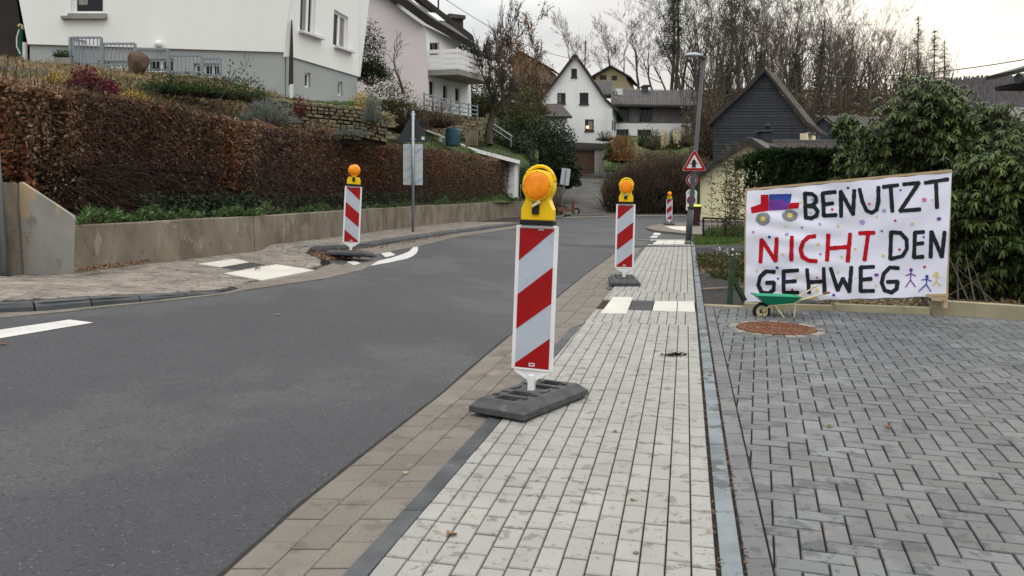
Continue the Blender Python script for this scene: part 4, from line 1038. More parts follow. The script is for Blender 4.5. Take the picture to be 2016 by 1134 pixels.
# dry stone wall: every stone its own piece
dw = thing('dry_stone_wall', 'mossy dry stone wall below the grey plinth of the white house', 'stone wall', D(620, 240, 19.8))
DW = VP((505, 18.2), (760, 21.0))
topl = I([500, 520, 560, 600, 640, 700, 730, 765], [184, 190, 197, 201, 205, 210, 216, 224]); botl = I([500, 520, 600, 660, 765], [200, 240, 262, 268, 272])
prism(DW, [(503, 188), (560, 199), (640, 208), (765, 227), (765, 285), (620, 280), (503, 225)], -.10, -.35, 'core', M_['earth'], dw)
nst = 0; yrow = 0
for r_ in range(11):
    x = 503+random.uniform(-6, 0); 
    while x < 762:
        wd_ = random.uniform(9, 22); hh = 7.4
        y0 = topl(x)+r_*hh+random.uniform(-1, 1); y1 = y0+hh-.6+random.uniform(-1.3, .6)
        if y1 < botl(x)+6:
            x1 = x+wd_-.9; sk = (topl(x1)-topl(x))
            q = [(x+random.uniform(-.6, .6), y0+random.uniform(-.7, .7)), (x1+random.uniform(-.6, .6), y0+sk+random.uniform(-.7, .7)), (x1+random.uniform(-.8, .5), y1+sk+random.uniform(-.4, .6)), (x+random.uniform(-.5, .8), y1+random.uniform(-.4, .6))]
            c = (sum(p[0] for p in q)/4, sum(p[1] for p in q)/4); q2_ = [(c[0]+(p[0]-c[0])*.78, c[1]+(p[1]-c[1])*.7) for p in q]
            off = random.uniform(-.02, .05)
            A = [DW.pt(*p, -.12) for p in q]; B = [DW.pt(*p, off-.04) for p in q]; E_ = [DW.pt(*p, off) for p in q2_]
            mk('stone', A+B+E_, [(0, 1, 5, 4), (1, 2, 6, 5), (2, 3, 7, 6), (3, 0, 4, 7), (4, 5, 9, 8), (5, 6, 10, 9), (6, 7, 11, 10), (7, 4, 8, 11), (8, 9, 10, 11)], M_['stone'], dw); nst += 1
        x += wd_
# bushes of the slope
for i, (px, pyb, Y, w_, h_) in enumerate(((322, 183, 16.2, .9, .42), (352, 187, 16.3, .8, .40), (385, 190, 16.4, .9, .42), (415, 193, 16.6, .8, .44), (450, 196, 16.8, .9, .46), (490, 200, 17.2, .9, .52))):
    bush('box_shrub', ['leftmost low green box shrub of the row on the slope', 'second low box shrub from the left on the slope', 'third low box shrub of the row, left of the young tree', 'low box shrub right at the thin young tree', 'low box shrub just right of the thin young tree', 'last box shrub of the row beside the grey lavender bush'][i], 'shrub', px, pyb, Y, w_, h_, M_['L_box'], 1500, .045, group='low box shrubs on the slope', ntw=20)
bush('lavender_bush', 'rounded silver-grey lavender bush above the hedge', 'shrub', 530, 246, 16.8, 1.0, .5, M_['L_lav'], 3200, .09, aspect=.12, up=.8, ntw=30)
bush('lavender_bush', 'small grey-green cushion plant at the foot of the dry stone wall', 'shrub', 690, 268, 19.6, .9, .22, M_['L_lav'], 900, .07, aspect=.2, up=.6, ntw=10)
bush('yellow_shrub', 'shrub with yellow leaves at the upper left behind the hedge', 'shrub', 112, 178, 14.6, .75, .30, M_['L_yellow'], 1400, .055, ntw=20)
bush('red_shrub', 'dark red barberry bush behind the hedge', 'shrub', 168, 186, 14.2, .62, .46, M_['L_red'], 3000, .055, ntw=30)
bush('red_shrub', 'smaller dark red bush right of the barberry', 'shrub', 212, 190, 14.2, .5, .28, M_['L_red'], 1600, .055, ntw=20)
bush('yellow_shrub', 'low yellow plants beside the small red bush', 'shrub', 258, 196, 14.3, .62, .16, M_['L_yellow'], 420, .05, ntw=0)
bush('green_shrub', 'low green herb cushion left of the yellow shrub', 'shrub', 50, 166, 14.6, .5, .2, M_['L_weed'], 500, .05, ntw=0)
bush('yellow_shrub', 'bright yellow-green bush at the right end of the white house', 'shrub', 714, 226, 20.8, .8, .62, M_['L_yellow'], 1400, .06, ntw=30)
bush('yellow_shrub', 'pale yellow bush behind the upright juniper', 'shrub', 757, 250, 22.5, .7, .5, M_['L_tan'], 900, .06, ntw=30)
bush('juniper', 'upright blue-green juniper in front of the yellow bushes', 'shrub', 733, 251, 19.8, .46, .82, M_['L_lav'], 2600, .10, aspect=.10, up=.9, ntw=30)
bush('brown_shrub', 'dark olive shrub behind the yellow bushes', 'shrub', 765, 225, 26, 1.9, 1.3, M_['L_mixgreen'], 2600, .07, ntw=60)
bush('brown_shrub', 'reddish brown leafless shrub beside the sign pole', 'shrub', 800, 262, 27, 2.0, 1.35, M_['L_brush'], 900, .05, ntw=420)
bush('brown_shrub', 'bare brown shrub below the terrace railing', 'shrub', 862, 250, 33, 2.4, 1.3, M_['L_brush'], 900, .06, ntw=320)
bush('brown_shrub', 'olive brown shrub under the bare fruit tree', 'shrub', 925, 296, 39, 1.9, 1.2, M_['L_mixgreen'], 1300, .08, ntw=60)
bush('heather', 'small dark red heather on the bank', 'shrub', 590, 232, 18.9, .35, .55, M_['L_red'], 400, .05, ntw=12)
bush('heather', 'reddish brown cushion plant above the hedge', 'shrub', 632, 262, 18.6, .9, .28, M_['L_beech'], 700, .05, ntw=10)
bush('conifer', 'dark green conifer between the white house and the pink house', 'tree', 728, 168, 30, 1.4, 2.3, M_['L_conifer'], 4200, .12, aspect=.3, ntw=40)
# turf on top of the dry stone wall
P = np.array([DW.pt(random.uniform(620, 700), topl(random.uniform(620, 700))-1, -random.uniform(.05, .5))[:] for _ in range(900)]); dd = rnd_unit(len(P)); dd[:, 2] = np.abs(dd[:, 2])+.3
V_, F_ = leaf_mesh(P, .07, aspect=.25, dirs=dd); setp(mk('turf', V_, F_, M_['L_weed'], tint=np.repeat(RNG.random(len(P)), 2)), 'bright green moss cushion on the dry stone wall', 'moss', kind='stuff')
# slabs in the garden at the left
o = prism(VP((0, 15.2), (100, 15.2)), [(-20, 128), (40, 133), (100, 139), (100, 156), (60, 150), (30, 140), (-20, 136)], 0, -.5, 'garden_step', M_['concrete'], None); setp(o, 'mossy concrete garden step on the slope', 'step')
# ------------------------------------------------------------ pink house
PG = VP((720, 36.0), (838, 37.5)); PS = VP((836, 37.5), (925, 46.5))
ph = thing('pink_house', 'pale pink and white house with balcony behind the bare fruit tree', 'house', PG.pt(800, 220))
prism(PG, [(690, -40), (758, -6), (800, 26), (838, 53), (846, 230), (690, 230)], 0, -.3, 'wall', M_['pink_wall'], ph)
HP = [(843, 80), (866, 92), (866, 112), (843, 108)]
prism(PS, [(836, 50), (925, 92), (928, 235), (836, 235)], 0, -.3, 'wall', M_['white_far'], ph, holes=[rect(846, 84, 865, 112), rect(845, 160, 855, 192), rect(872, 168, 881, 198), rect(896, 174, 905, 204)])
for q in (rect(846, 84, 865, 112), rect(845, 160, 855, 192), rect(872, 168, 881, 198), rect(896, 174, 905, 204)): window(PS, 0, 0, 0, 0, ph, fr='win_brown', quad=q, depth=.15, fw=.07, mull=(.5,))
# roof over the gable, seen edge-on from below
def roofpiece(pts, th, name, m, parent):
    pts = [Vector(p) for p in pts]; n = (pts[1]-pts[0]).cross(pts[2]-pts[0]).normalized()
    if n.z < 0: n = -n
    return MB().hexa([p for p in pts], [p+n*th for p in pts]).build(name, m, parent)
a = PG.pt(745, -22, .4); b = PG.pt(838, 46, .4); c = PS.pt(930, 98, .6); d_ = Vector((a.x+2.5, a.y+9, a.z+.2))
roofpiece([a, b, c, d_], .35, 'roof', M_['roof_dark'], ph)
a2 = PG.pt(690, -60, .4); roofpiece([a2, a, d_, a2+Vector((2.5, 9, 0))], .35, 'roof', M_['roof_dark'], ph)
for (u, v) in (((786, 0), (808, 22)), ((830, 26), (850, 42))):
    A = PG.pt(*u, -1.2); B = PG.pt(*v, -1.2); roofpiece([A, B, B+Vector((.5, 1.0, .2)), A+Vector((.5, 1.0, .2))], .1, 'roof_window', M_['sign_white'], ph)
# rear wing with its own roof
RW = VP((800, 48), (925, 50)); rwh = thing('grey_roofed_house', 'pale house wing with dark roof and dormer behind the pink house', 'house', RW.pt(870, 100))
prism(RW, [(790, -20), (822, 4), (870, 40), (912, 74), (918, 100), (790, 100)], 0, -3, 'wall', M_['white_far'], rwh)
A, B = RW.pt(820, -4, .5), RW.pt(926, 78, .5); roofpiece([A, B, B+Vector((0, 5, 0)), A+Vector((0, 5, 0))], .3, 'roof', M_['roof_dark'], rwh)
A, B = RW.pt(760, -6, .5), RW.pt(822, -4, .5); roofpiece([A, B, B+Vector((0, 5, 0)), A+Vector((0, 5, 0))], .3, 'roof', M_['roof_dark'], rwh)
prism(RW, [(884, 36), (908, 40), (908, 60), (884, 50)], .3, -1, 'dormer', M_['roof_dark'], rwh)
prism(RW, [(878, 30), (910, 34), (910, 41), (878, 38)], .5, -1.2, 'dormer_roof', M_['roof_tile'], rwh)
o = MB().tube([RW.pt(863, -40, 1.2), RW.pt(863, 57, 1.2)], .05, 8).build('mast', M_['fascia'], rwh)
# balcony
bc = [PS.pt(838, 150, .05), PS.pt(838, 150, 1.5), PS.pt(930, 172, 1.5), PS.pt(930, 172, .05)]
A, B = PS.pt(842, 138, 0), PS.pt(922, 158, 0); n = PS.n
slabp = [A, B, B+n*1.5, A+n*1.5]; MB().hexa([p+Vector((0, 0, -.25)) for p in slabp], slabp).build('balcony', M_['concrete_pale'], ph)
for k in range(4):
    z = .12+.24*k; q = [A+n*1.5, B+n*1.5]
    MB().bar(q[0]+Vector((0, 0, z)), q[1]+Vector((0, 0, z)), .04, .17).build('balcony_board', M_['win_frame'], ph)
    MB().bar(A+n*.02+Vector((0, 0, z)), q[0]+Vector((0, 0, z)), .04, .17).build('balcony_board', M_['win_frame'], ph)
for i in range(6):
    p = A+(B-A)*i/5+n*1.44; MB().bar(p, p+Vector((0, 0, 1.0)), .06).build('balcony_post', M_['win_frame'], ph)
bxs = []
for i in range(7):
    p = A+(B-A)*(.08+.14*i)+n*1.5+Vector((0, 0, 1.02)); P = zshape_points(p, (.35, .2, .28), 160, .4); bxs.append(P)
leaves('balcony_plants', np.concatenate(bxs), .10, M_['L_laurel'], ph)
# terrace below the house, stone wall and railing
TW = VP((830, 33), (950, 40))
tw = thing('terrace_wall', 'dark overgrown stone terrace wall below the pink house', 'stone wall', TW.pt(890, 255))
prism(TW, [(826, 216), (880, 222), (950, 232), (950, 290), (826, 270)], -.08, -.5, 'core', M_['earth'], tw)
for r_ in range(7):
    x = 827+random.uniform(-4, 0)
    while x < 948:
        wd_ = random.uniform(6, 12); y0 = 217+(x-826)*.12+r_*6.6; q = rect(x, y0, x+wd_-.7, y0+5.9)
        q = [(a+random.uniform(-.4, .4), b+random.uniform(-.4, .4)) for a, b in q]; off = random.uniform(-.02, .06)
        MB().hexa([TW.pt(*p, -.2) for p in q], [TW.pt(*p, off) for p in q]).build('stone', M_['stone'], tw); x += wd_
tr = thing('terrace_railing', 'grey steel terrace railing in front of the pink house', 'railing', TW.pt(890, 220))
for i in range(7):
    x = 835+i*17.5; yt, yb = 182+i*4.2, 214+i*3.2
    MB().bar(TW.pt(x, yt, .1), TW.pt(x, yb+4, .1), .07).build('post', M_['rail_paint'], tr)
for k in range(3):
    MB().bar(TW.pt(835, 185+k*11, .1), TW.pt(940, 210+k*8, .1), .045).build('rail', M_['rail_paint'], tr)
# covered water butt, sloping roof edge, white post, steps
wb = thing('water_tank', 'tank wrapped in dark blue-green tarpaulin below the terrace wall', 'tank', D(892, 282, 33))
c = Vector(D(892, 282, 33))
MB().lathe([(.30, -.1), (.33, .3), (.30, .52), (.24, .60), (.05, .62)], 14, tuple(c)).build('cover', M_['tarp'], wb, smooth=False)
o = MB().box(tuple(c+Vector((.75, .3, .22))), (.5, .5, .62)).build('bin', M_['concrete'], None); setp(o, 'small grey box beside the tarpaulin-covered tank', 'box')
cp = thing('carport', 'low shed roof with white edge trim at the far end of the hedge', 'shed', D(1016, 385, 38))
ra_, rb_, rc_, rd_ = D(900, 287, 37), D(1022, 318, 38.2), D(1024, 322, 43), D(930, 287, 42)
MB().hexa([Vector(p)+Vector((0, 0, -.12)) for p in (ra_, rb_, rc_, rd_)], [Vector(p) for p in (ra_, rb_, rc_, rd_)]).build('roof', M_['asphalt_old'], cp)
MB().bar(Vector(D(896, 286, 36.9)), Vector(D(1023, 319.5, 38.1)), .06, .17).build('roof_edge', M_['win_frame'], cp)
MB().bar(Vector(D(1016.5, 322, 38.3)), Vector(D(1015.5, 388, 38.3)), .17).build('post', M_['win_frame'], cp)
MB().tube([Vector(D(1021, 322, 38.4)), Vector(D(1019, 392, 38.4))], .05, 8).build('downpipe', M_['grey_metal'], cp)
q = [D(903, 290, 37.6), D(1012, 322, 38.9)]
MB().hexa([Vector(D(905, 292, 38)), Vector(D(1014, 322, 38.9)), Vector(D(1014, 390, 38.9)), Vector(D(905, 372, 38))], [Vector(D(905, 292, 38.2)), Vector(D(1014, 322, 39.1)), Vector(D(1014, 390, 39.1)), Vector(D(905, 372, 38.2))]).build('wall', M_['white_far'], cp)
hr = thing('handrail', 'long white handrail slanting down behind the triangular sign', 'handrail', D(880, 272, 34))
MB().tube([D(822, 250, 31), D(868, 268, 33.5), D(940, 298, 37)], .035, 8).build('rail', M_['win_frame'], hr)
for px, py in ((868, 268), (822, 250)): MB().bar(D(px, py, 33.2), D(px, py+12, 33.2), .12).build('post', M_['win_frame'], hr)
sp = thing('stair_rail', 'thin steel stair railing right of the big bare tree', 'handrail', D(985, 260, 44))
MB().tube([D(962, 238, 44), D(1008, 268, 44)], .03, 6).build('rail', M_['sign_white'], sp); MB().tube([D(962, 248, 44), D(1008, 278, 44)], .02, 6).build('rail', M_['sign_white'], sp)
for px, py in ((965, 240), (1006, 267)): MB().bar(D(px, py, 44), D(px, py+22, 44), .06).build('post', M_['rail_paint'], sp)
sw = thing('side_wall', 'sloping whitish wall beyond the far end of the retaining wall', 'wall', D(1035, 400, 42))
MB().hexa([Vector(D(1024, 362, 40)), Vector(D(1070, 392, 45)), Vector(D(1070, 415, 45)), Vector(D(1024, 386, 40))], [Vector(D(1024, 362, 40.3)), Vector(D(1070, 392, 45.3)), Vector(D(1070, 415, 45.3)), Vector(D(1024, 386, 40.3))]).build('wall', M_['concrete_pale'], sw)
MB().hexa([Vector(D(1020, 386, 39.8)), Vector(D(1075, 415, 44)), Vector(D(1075, 432, 44)), Vector(D(1020, 432, 39.8))], [Vector(D(1020, 386, 40.3)), Vector(D(1075, 415, 44.5)), Vector(D(1075, 432, 44.5)), Vector(D(1020, 432, 40.3))]).build('foot_wall', M_['stone'], sw)

# ------------------------------------------------------------ garage, driveway, white gable house
drv = patch('driveway', M_['asphalt_old'], [(1098, 426), (1230, 425), (1212, 405), (1196, 385), (1200, 365), (1222, 345), (1228, 330), (1180, 330), (1128, 344), (1118, 368), (1104, 395)], .03, 2.0, label='old dark asphalt driveway climbing to the garage')
patch('road_edge', M_['joint_light'], [(1090, 428), (1240, 424.2), (1350, 424), (1350, 426), (1240, 426.2), (1092, 430.5)], .02, 2.0, label='pale kerb line on the far side of the road')
gar = thing('garage', 'flat-roofed concrete garage with a brown door at the top of the driveway', 'garage', G(1165, 346))
GY = G(1165, 347)[1]; GP_ = VP((1130, GY), (1192, GY+1))
prism(GP_, [(1125, 289), (1189, 289), (1189, 350), (1171, 350), (1171, 296), (1125, 296)], 0, -5, 'wall', M_['concrete_pale'], gar)
for i in range(6):
    x0 = 1127+i*7.3; prism(GP_, rect(x0, 296.5, x0+7.0, 350), -.15, -.25, 'door_board', M_['brown_door'], gar)
prism(GP_, rect(1123, 287, 1190, 294), .15, -5, 'roof', M_['roof_dark'], gar)
WG = VP((1062, 79), (1203, 77.6)); WSd = VP((1203, 77.6), (1214, 86))
wh = thing('white_gable_house', 'white house with steep dark gable roof beyond the driveway', 'house', WG.pt(1132, 275))
wq = [rect(1124.5, 135, 1136, 151.5), rect(1097, 183, 1113.5, 203.5), rect(1141, 182.5, 1158.5, 204.5), rect(1151.5, 235, 1169, 257)]
prism(WG, [(1058, 208), (1080, 180), (1105, 147), (1132, 112), (1155, 145), (1178, 180), (1190, 197), (1207, 215), (1204, 282), (1058, 290)], 0, -.3, 'wall', M_['white_far'], wh, holes=wq)
for i, q in enumerate(wq):
    window(WG, 0, 0, 0, 0, wh, fr='win_brown', quad=q, depth=.14, fw=.09, mull=(.5,) if i in (1,) else (), trans=(.33, .66) if i == 1 else (), curtain=[(.15, .45, .85)] if i == 1 else ([(.35, .85, .9)] if i == 3 else None), sill=.14, sillm='win_brown')
p = WG.pt(1156.5, 250.5, -.1); MB().lathe([(.02, -.12), (.12, -.1), (.15, 0), (.08, .14)], 10, tuple(p)).build('table_lamp', M_['lit'], wh)
prism(WSd, [(1203, 214), (1216, 222), (1214, 282), (1203, 282)], 0, -.3, 'wall', M_['white_far'], wh)
for q in (rect(1204.5, 237, 1206.3, 256), rect(1209, 239, 1210.5, 258)): window(WSd, 0, 0, 0, 0, wh, fr='win_brown', quad=q, depth=-.02, fw=.05)
L_edge = [(1055, 209), (1080, 176), (1105, 143), (1132, 107)]; R_edge = [(1132, 107), (1156, 141), (1180, 177), (1193, 197), (1217, 218)]
def roof_strip(pl, edge, back, name, m, parent, over=.5, th=.28, nrm=None):
    for a, b in zip(edge[:-1], edge[1:]):
        A, B = pl.pt(*a, over), pl.pt(*b, over)
        roofpiece([A, B, B-pl.n*back, A-pl.n*back], th, name, m, parent)
for e in (L_edge, R_edge):
    roof_strip(WG, e, 10.5, 'roof', M_['roof_dark'], wh, .3, .12)
    for a, b in zip(e[:-1], e[1:]): MB().bar(WG.pt(a[0], a[1]+1.6, .32), WG.pt(b[0], b[1]+1.6, .32), .06, .15).build('verge_board', M_['fascia'], wh)
# porch
PO = VP((1062, 75.5), (1122, 76)); prism(PO, [(1062, 230), (1117, 232), (1117, 262), (1062, 262)], 0, -2.5, 'porch_wall', M_['white_far'], wh)
A, B = PO.pt(1058, 232, .5), PO.pt(1126, 233, .5); Cc, Dd = PO.pt(1104, 208, -2.2), PO.pt(1074, 208, -2.2)
roofpiece([A, B, Cc, Dd], .2, 'porch_roof', M_['roof_tile'], wh)
an = thing('tv_antenna', 'television antenna mast on the ridge of the white gable house', 'antenna', WG.pt(1152, 135, -3))
b_ = MB(); b_.tube([WG.pt(1151, 138, -3), WG.pt(1153, 80, -3)], .05, 6)
for k in range(5): b_.bar(WG.pt(1149-.5*(k % 2), 83+k*3.6, -3), WG.pt(1156+.5*(k % 2), 83+k*3.6, -3), .04)
b_.build('mast', M_['fascia'], an)
# annex
AX = VP((1205, 84), (1372, 86)); ax = thing('long_grey_house', 'long two-storey house with corrugated grey roof and timber-clad upper floor', 'house', AX.pt(1290, 275))
aw = [rect(1219, 211, 1238.5, 240), rect(1258.5, 210, 1284, 240.5), rect(1213, 254.5, 1238, 276), rect(1255, 255, 1282.5, 280)]
prism(AX, [(1205, 242.5), (1361, 243), (1361, 290), (1205, 290)], 0, -.3, 'wall', M_['white_far'], ax, holes=aw[2:])
prism(AX, [(1205, 200), (1361, 203), (1361, 243), (1205, 242.5)], -.02, -.3, 'upper_wall', M_['timber_clad'], ax, holes=aw[:2])
x = 1206
while x < 1360:
    x1 = min(x+3.1, 1361)
    if not any(q[0][0]-2.6 < x < q[1][0]+.3 for q in aw[:2]): prism(AX, rect(x, 205, x1-.5, 242), .05, -.02, 'cladding_board', M_['timber_clad'], ax)
    x += 3.1
for q in aw: window(AX, 0, 0, 0, 0, ax, fr='pole_dark', quad=q, depth=.1, fw=.10, mull=(.35, .68))
def corr_roof(a, b, c, d, n, name, parent, m, h=.16):
    """corrugated roof between eave a-b and ridge d-c"""
    a, b, c, d = map(Vector, (a, b, c, d)); nn = (b-a).cross(d-a).normalized(); nn = nn if nn.z > 0 else -nn; V = []
    for j in range(2):
        for i in range(n*4+1):
            t = i/(n*4); p = (a+(b-a)*t) if j == 0 else (d+(c-d)*t); V.append(p+nn*(h*(1 if (i % 4) in (1, 2) else 0)))
    k = n*4+1; o = mk(name, V, [(i, i+1, k+i+1, k+i) for i in range(k-1)], m, parent); o['kind'] = 'stuff'
    MB().hexa([p-nn*.12 for p in (a, b, c, d)], [p-nn*.02 for p in (a, b, c, d)]).build('roof', m, parent)
corr_roof(AX.pt(1203, 207, .9), AX.pt(1372, 209.5, .9), AX.pt(1371, 179.5, -4), AX.pt(1203, 176, -4), 46, 'roof_sheets', ax, M_['roof_grey'])
MB().bar(AX.pt(1203, 208, 1.0), AX.pt(1372, 210.5, 1.0), .14).build('gutter', M_['fascia'], ax)
corr_roof(AX.pt(1176, 188, -4), AX.pt(1207, 188, -4), AX.pt(1207, 160, -7), AX.pt(1176, 160, -7), 9, 'roof_sheets', ax, M_['roof_grey'])
prism(AX, rect(1285.5, 163, 1294, 183), -2.5, -3.3, 'chimney', M_['pole_dark'], ax); prism(AX, rect(1284.5, 159, 1297, 163), -2.4, -3.4, 'chimney_cap', M_['roof_dark'], ax)
acu = prism(AX, rect(1206.5, 177.5, 1219, 190), 1.0, .5, 'air_conditioner', M_['sign_white'], None); setp(acu, 'white air conditioning unit on the edge of the corrugated roof', 'air conditioner')
p = AX.pt(1211.5, 183.5, 1.01); MB().lathe([(.22, .0), (.22, -.03), (.15, -.03), (.15, .0)], 16, tuple(p), 'Y', ring=True).build('fan', M_['pole_dark'], acu)
# yellow house far behind
YH = VP((1165, 106), (1245, 104.4)); yh = thing('yellow_house', 'yellow gabled house half hidden behind the bare trees', 'house', YH.pt(1200, 178))
prism(YH, [(1172, 150), (1202, 133), (1232, 150), (1240, 180), (1172, 180)], 0, -6, 'wall', M_['yellow_far'], yh, holes=[rect(1181, 148, 1194, 158), rect(1204, 149, 1215, 158.5)])
for q in (rect(1181, 148, 1194, 158), rect(1204, 149, 1215, 158.5)): window(YH, 0, 0, 0, 0, yh, fr='win_brown', quad=q, depth=.14, fw=.12)
roof_strip(YH, [(1164, 152), (1202, 130)], 9, 'roof', M_['roof_tile'], yh, .6, .15); roof_strip(YH, [(1202, 130), (1240, 152)], 9, 'roof', M_['roof_tile'], yh, .6, .15)
DH = VP((1010, 97), (1090, 95.5)); dh = thing('brown_house', 'dark brown roofed house far behind the big bare tree', 'house', DH.pt(1050, 150))
prism(DH, [(1008, 122), (1024, 106), (1080, 136), (1082, 165), (1008, 165)], 0, -4, 'wall', M_['wood_old'], dh); roof_strip(DH, [(1000, 124), (1024, 102)], 4, 'roof', M_['roof_tile'], dh, .5, .15); roof_strip(DH, [(1024, 102), (1086, 137)], 4, 'roof', M_['roof_tile'], dh, .5, .15)

# ------------------------------------------------------------ slate house and cream extension
SG = VP((1400, 51.3), (1605, 48.7)); sh_ = thing('slate_house', 'dark slate-clad gable house with tiled roof behind the cream wall', 'house', SG.pt(1500, 300))
gable = [(1396, 243), (1403, 250), (1406, 345), (1584, 345), (1590, 262), (1605, 252), (1590, 246), (1545, 192), (1506, 141), (1470, 178), (1430, 214)]
prism(SG, [(1403, 243), (1430, 216), (1470, 180), (1506, 143), (1543, 192), (1588, 250), (1586, 345), (1404, 345)], 0, -.3, 'wall', M_['slate'], sh_)
le = I([143, 180, 216, 243, 345], [1506, 1470, 1430, 1403, 1404]); re_ = I([143, 192, 250, 345], [1506, 1543, 1588, 1586])
y = 146.0
while y < 344:
    y2 = y+5.6
    xa, xb = le(y), re_(y); xc, xd = le(y2), re_(y2)
    if y < 245: xa += 1.5; xb -= 1.5
    k = max(1, int((xb-xa)/60)); 
    q = [(xa, y), (xb, y), (xd, y2), (xc, y2)]
    A = [SG.pt(*p, .005) for p in q]; B = [SG.pt(*q[0], .012), SG.pt(*q[1], .012), SG.pt(*q[2], .05), SG.pt(*q[3], .05)]
    MB().hexa(A, B).build('slate_course', M_['slate'], sh_); y = y2
SR = VP((1588, 48.6), (1612, 56)); prism(SR, rect(1589, 262, 1607, 345), -.05, -.4, 'wall', M_['cream_wall'], sh_)
Le = [(1393, 246), (1430, 210), (1470, 174), (1506, 136)]; Re = [(1506, 136), (1545, 186), (1590, 242), (1612, 260)]
roof_strip(SG, Le, 8, 'roof', M_['roof_dark'], sh_, .25, .10)
for a, b in zip(Le[:-1], Le[1:]): MB().bar(SG.pt(a[0], a[1]+2, .33), SG.pt(b[0], b[1]+2, .33), .05, .13).build('verge_board', M_['fascia'], sh_)
for a, b in zip(Re[:-1], Re[1:]): MB().bar(SG.pt(a[0], a[1]+2, .33), SG.pt(b[0], b[1]+2, .33), .05, .13).build('verge_board', M_['fascia'], sh_)
# right roof slope in visible tile courses
for a, b in zip(Re[:-1], Re[1:]):
    n = max(2, int(math.hypot(b[0]-a[0], b[1]-a[1])/7))
    for i in range(n):
        A = SG.pt(a[0]+(b[0]-a[0])*i/n, a[1]+(b[1]-a[1])*i/n, .35); B = SG.pt(a[0]+(b[0]-a[0])*(i+1)/n, a[1]+(b[1]-a[1])*(i+1)/n, .35); bk = Vector((.66, 1, 0)).normalized()*2.4
        u = Vector((0, 0, .05)); MB().hexa([A, B, B+bk, A+bk], [A+u*.9, B+u*2.0, B+bk+u*2.0, A+bk+u*.9]).build('tile_course', M_['roof_tile'], sh_)
MB().tube([SG.pt(1590, 262, .6), SG.pt(1612, 267, -1.0), SG.pt(1610, 280, -1.0)], .07, 8).build('gutter', M_['grey_metal'], sh_)
CE = VP((1378, 37.5), (1500, 35.8)); ce = thing('cream_house', 'cream rendered low house with dark tiled roof at the street corner', 'house', CE.pt(1440, 430))
prism(CE, [(1378, 345), (1395, 330), (1472, 279), (1484, 283), (1510, 303), (1512, 475), (1378, 470)], 0, -.3, 'wall', M_['cream_wall'], ce)
roof_strip(CE, [(1366, 350), (1420, 312), (1473, 275)], 7, 'roof', M_['roof_dark'], ce, .35, .14)
roof_strip(CE, [(1473, 275), (1512, 302)], 1.6, 'roof', M_['roof_dark'], ce, .35, .14)
MB().tube([CE.pt(1471, 278, .4), CE.pt(1476, 276, -6)], .16, 8).build('ridge_tile', M_['roof_dark'], ce)
MB().bar(CE.pt(1367, 354, .38), CE.pt(1473, 280, .38), .05, .16).build('verge_board', M_['fascia'], ce); MB().bar(CE.pt(1473, 280, .38), CE.pt(1512, 307, .38), .05, .16).build('verge_board', M_['fascia'], ce)
MB().tube([CE.pt(1375, 355, .1), CE.pt(1373, 440, .1)], .06, 8).build('downpipe', M_['green_post'], ce)
prism(VP((1495, 39), (1525, 39.2)), rect(1500, 258, 1521, 310), 0, -.5, 'chimney', M_['slate'], ce); prism(VP((1495, 38.9), (1525, 39.1)), rect(1498.5, 255, 1522.5, 259), 0, -.7, 'chimney_cap', M_['pole_dark'], ce)
p = VP((1495, 39), (1525, 39.2)).pt(1511, 255, -.25); MB().lathe([(.11, 0), (.13, .1), (.13, .16), (.09, .2), (.11, .22), (.02, .3)], 10, tuple(p)).build('chimney_pot', M_['black'], ce)
# long tiled lean-to roof: two courses of pantiles, each tile geometry
LR = VP((1518, 40), (1690, 42))
lr = thing('outbuilding', 'long low outbuilding with dark pantile roof behind the conifer hedge', 'outbuilding', LR.pt(1600, 330))
prism(LR, rect(1520, 305, 1720, 360), -.2, -3, 'wall', M_['cream_wall'], lr)
for r_ in range(3):
    for i in range(38):
        x = 1519+i*4.8; y0, y1 = 279+r_*8.5, 279+(r_+1)*8.5+.8; o0, o1 = -1.2+r_*.4, -.8+r_*.4
        A, B, Cc, Dd = LR.pt(x, y0, o0), LR.pt(x+4.7, y0, o0), LR.pt(x+4.7, y1, o1), LR.pt(x, y1, o1); M1, M2 = (A+B)/2+Vector((0, -.02, .07)), (Cc+Dd)/2+Vector((0, -.04, .09))
        mk('roof_tile', [A, M1, B, Cc, M2, Dd, A-Vector((0, 0, .05)), B-Vector((0, 0, .05)), Cc-Vector((0, 0, .05)), Dd-Vector((0, 0, .05))], [(0, 1, 4, 5), (1, 2, 3, 4), (5, 4, 3, 8, 9), (0, 6, 7, 2, 1), (6, 9, 8, 7)], M_['roof_tile'], lr)
MB().tube([LR.pt(1519, 279, -1.2), LR.pt(1702, 279, -1.2)], .1, 8).build('ridge_tile', M_['roof_dark'], lr)
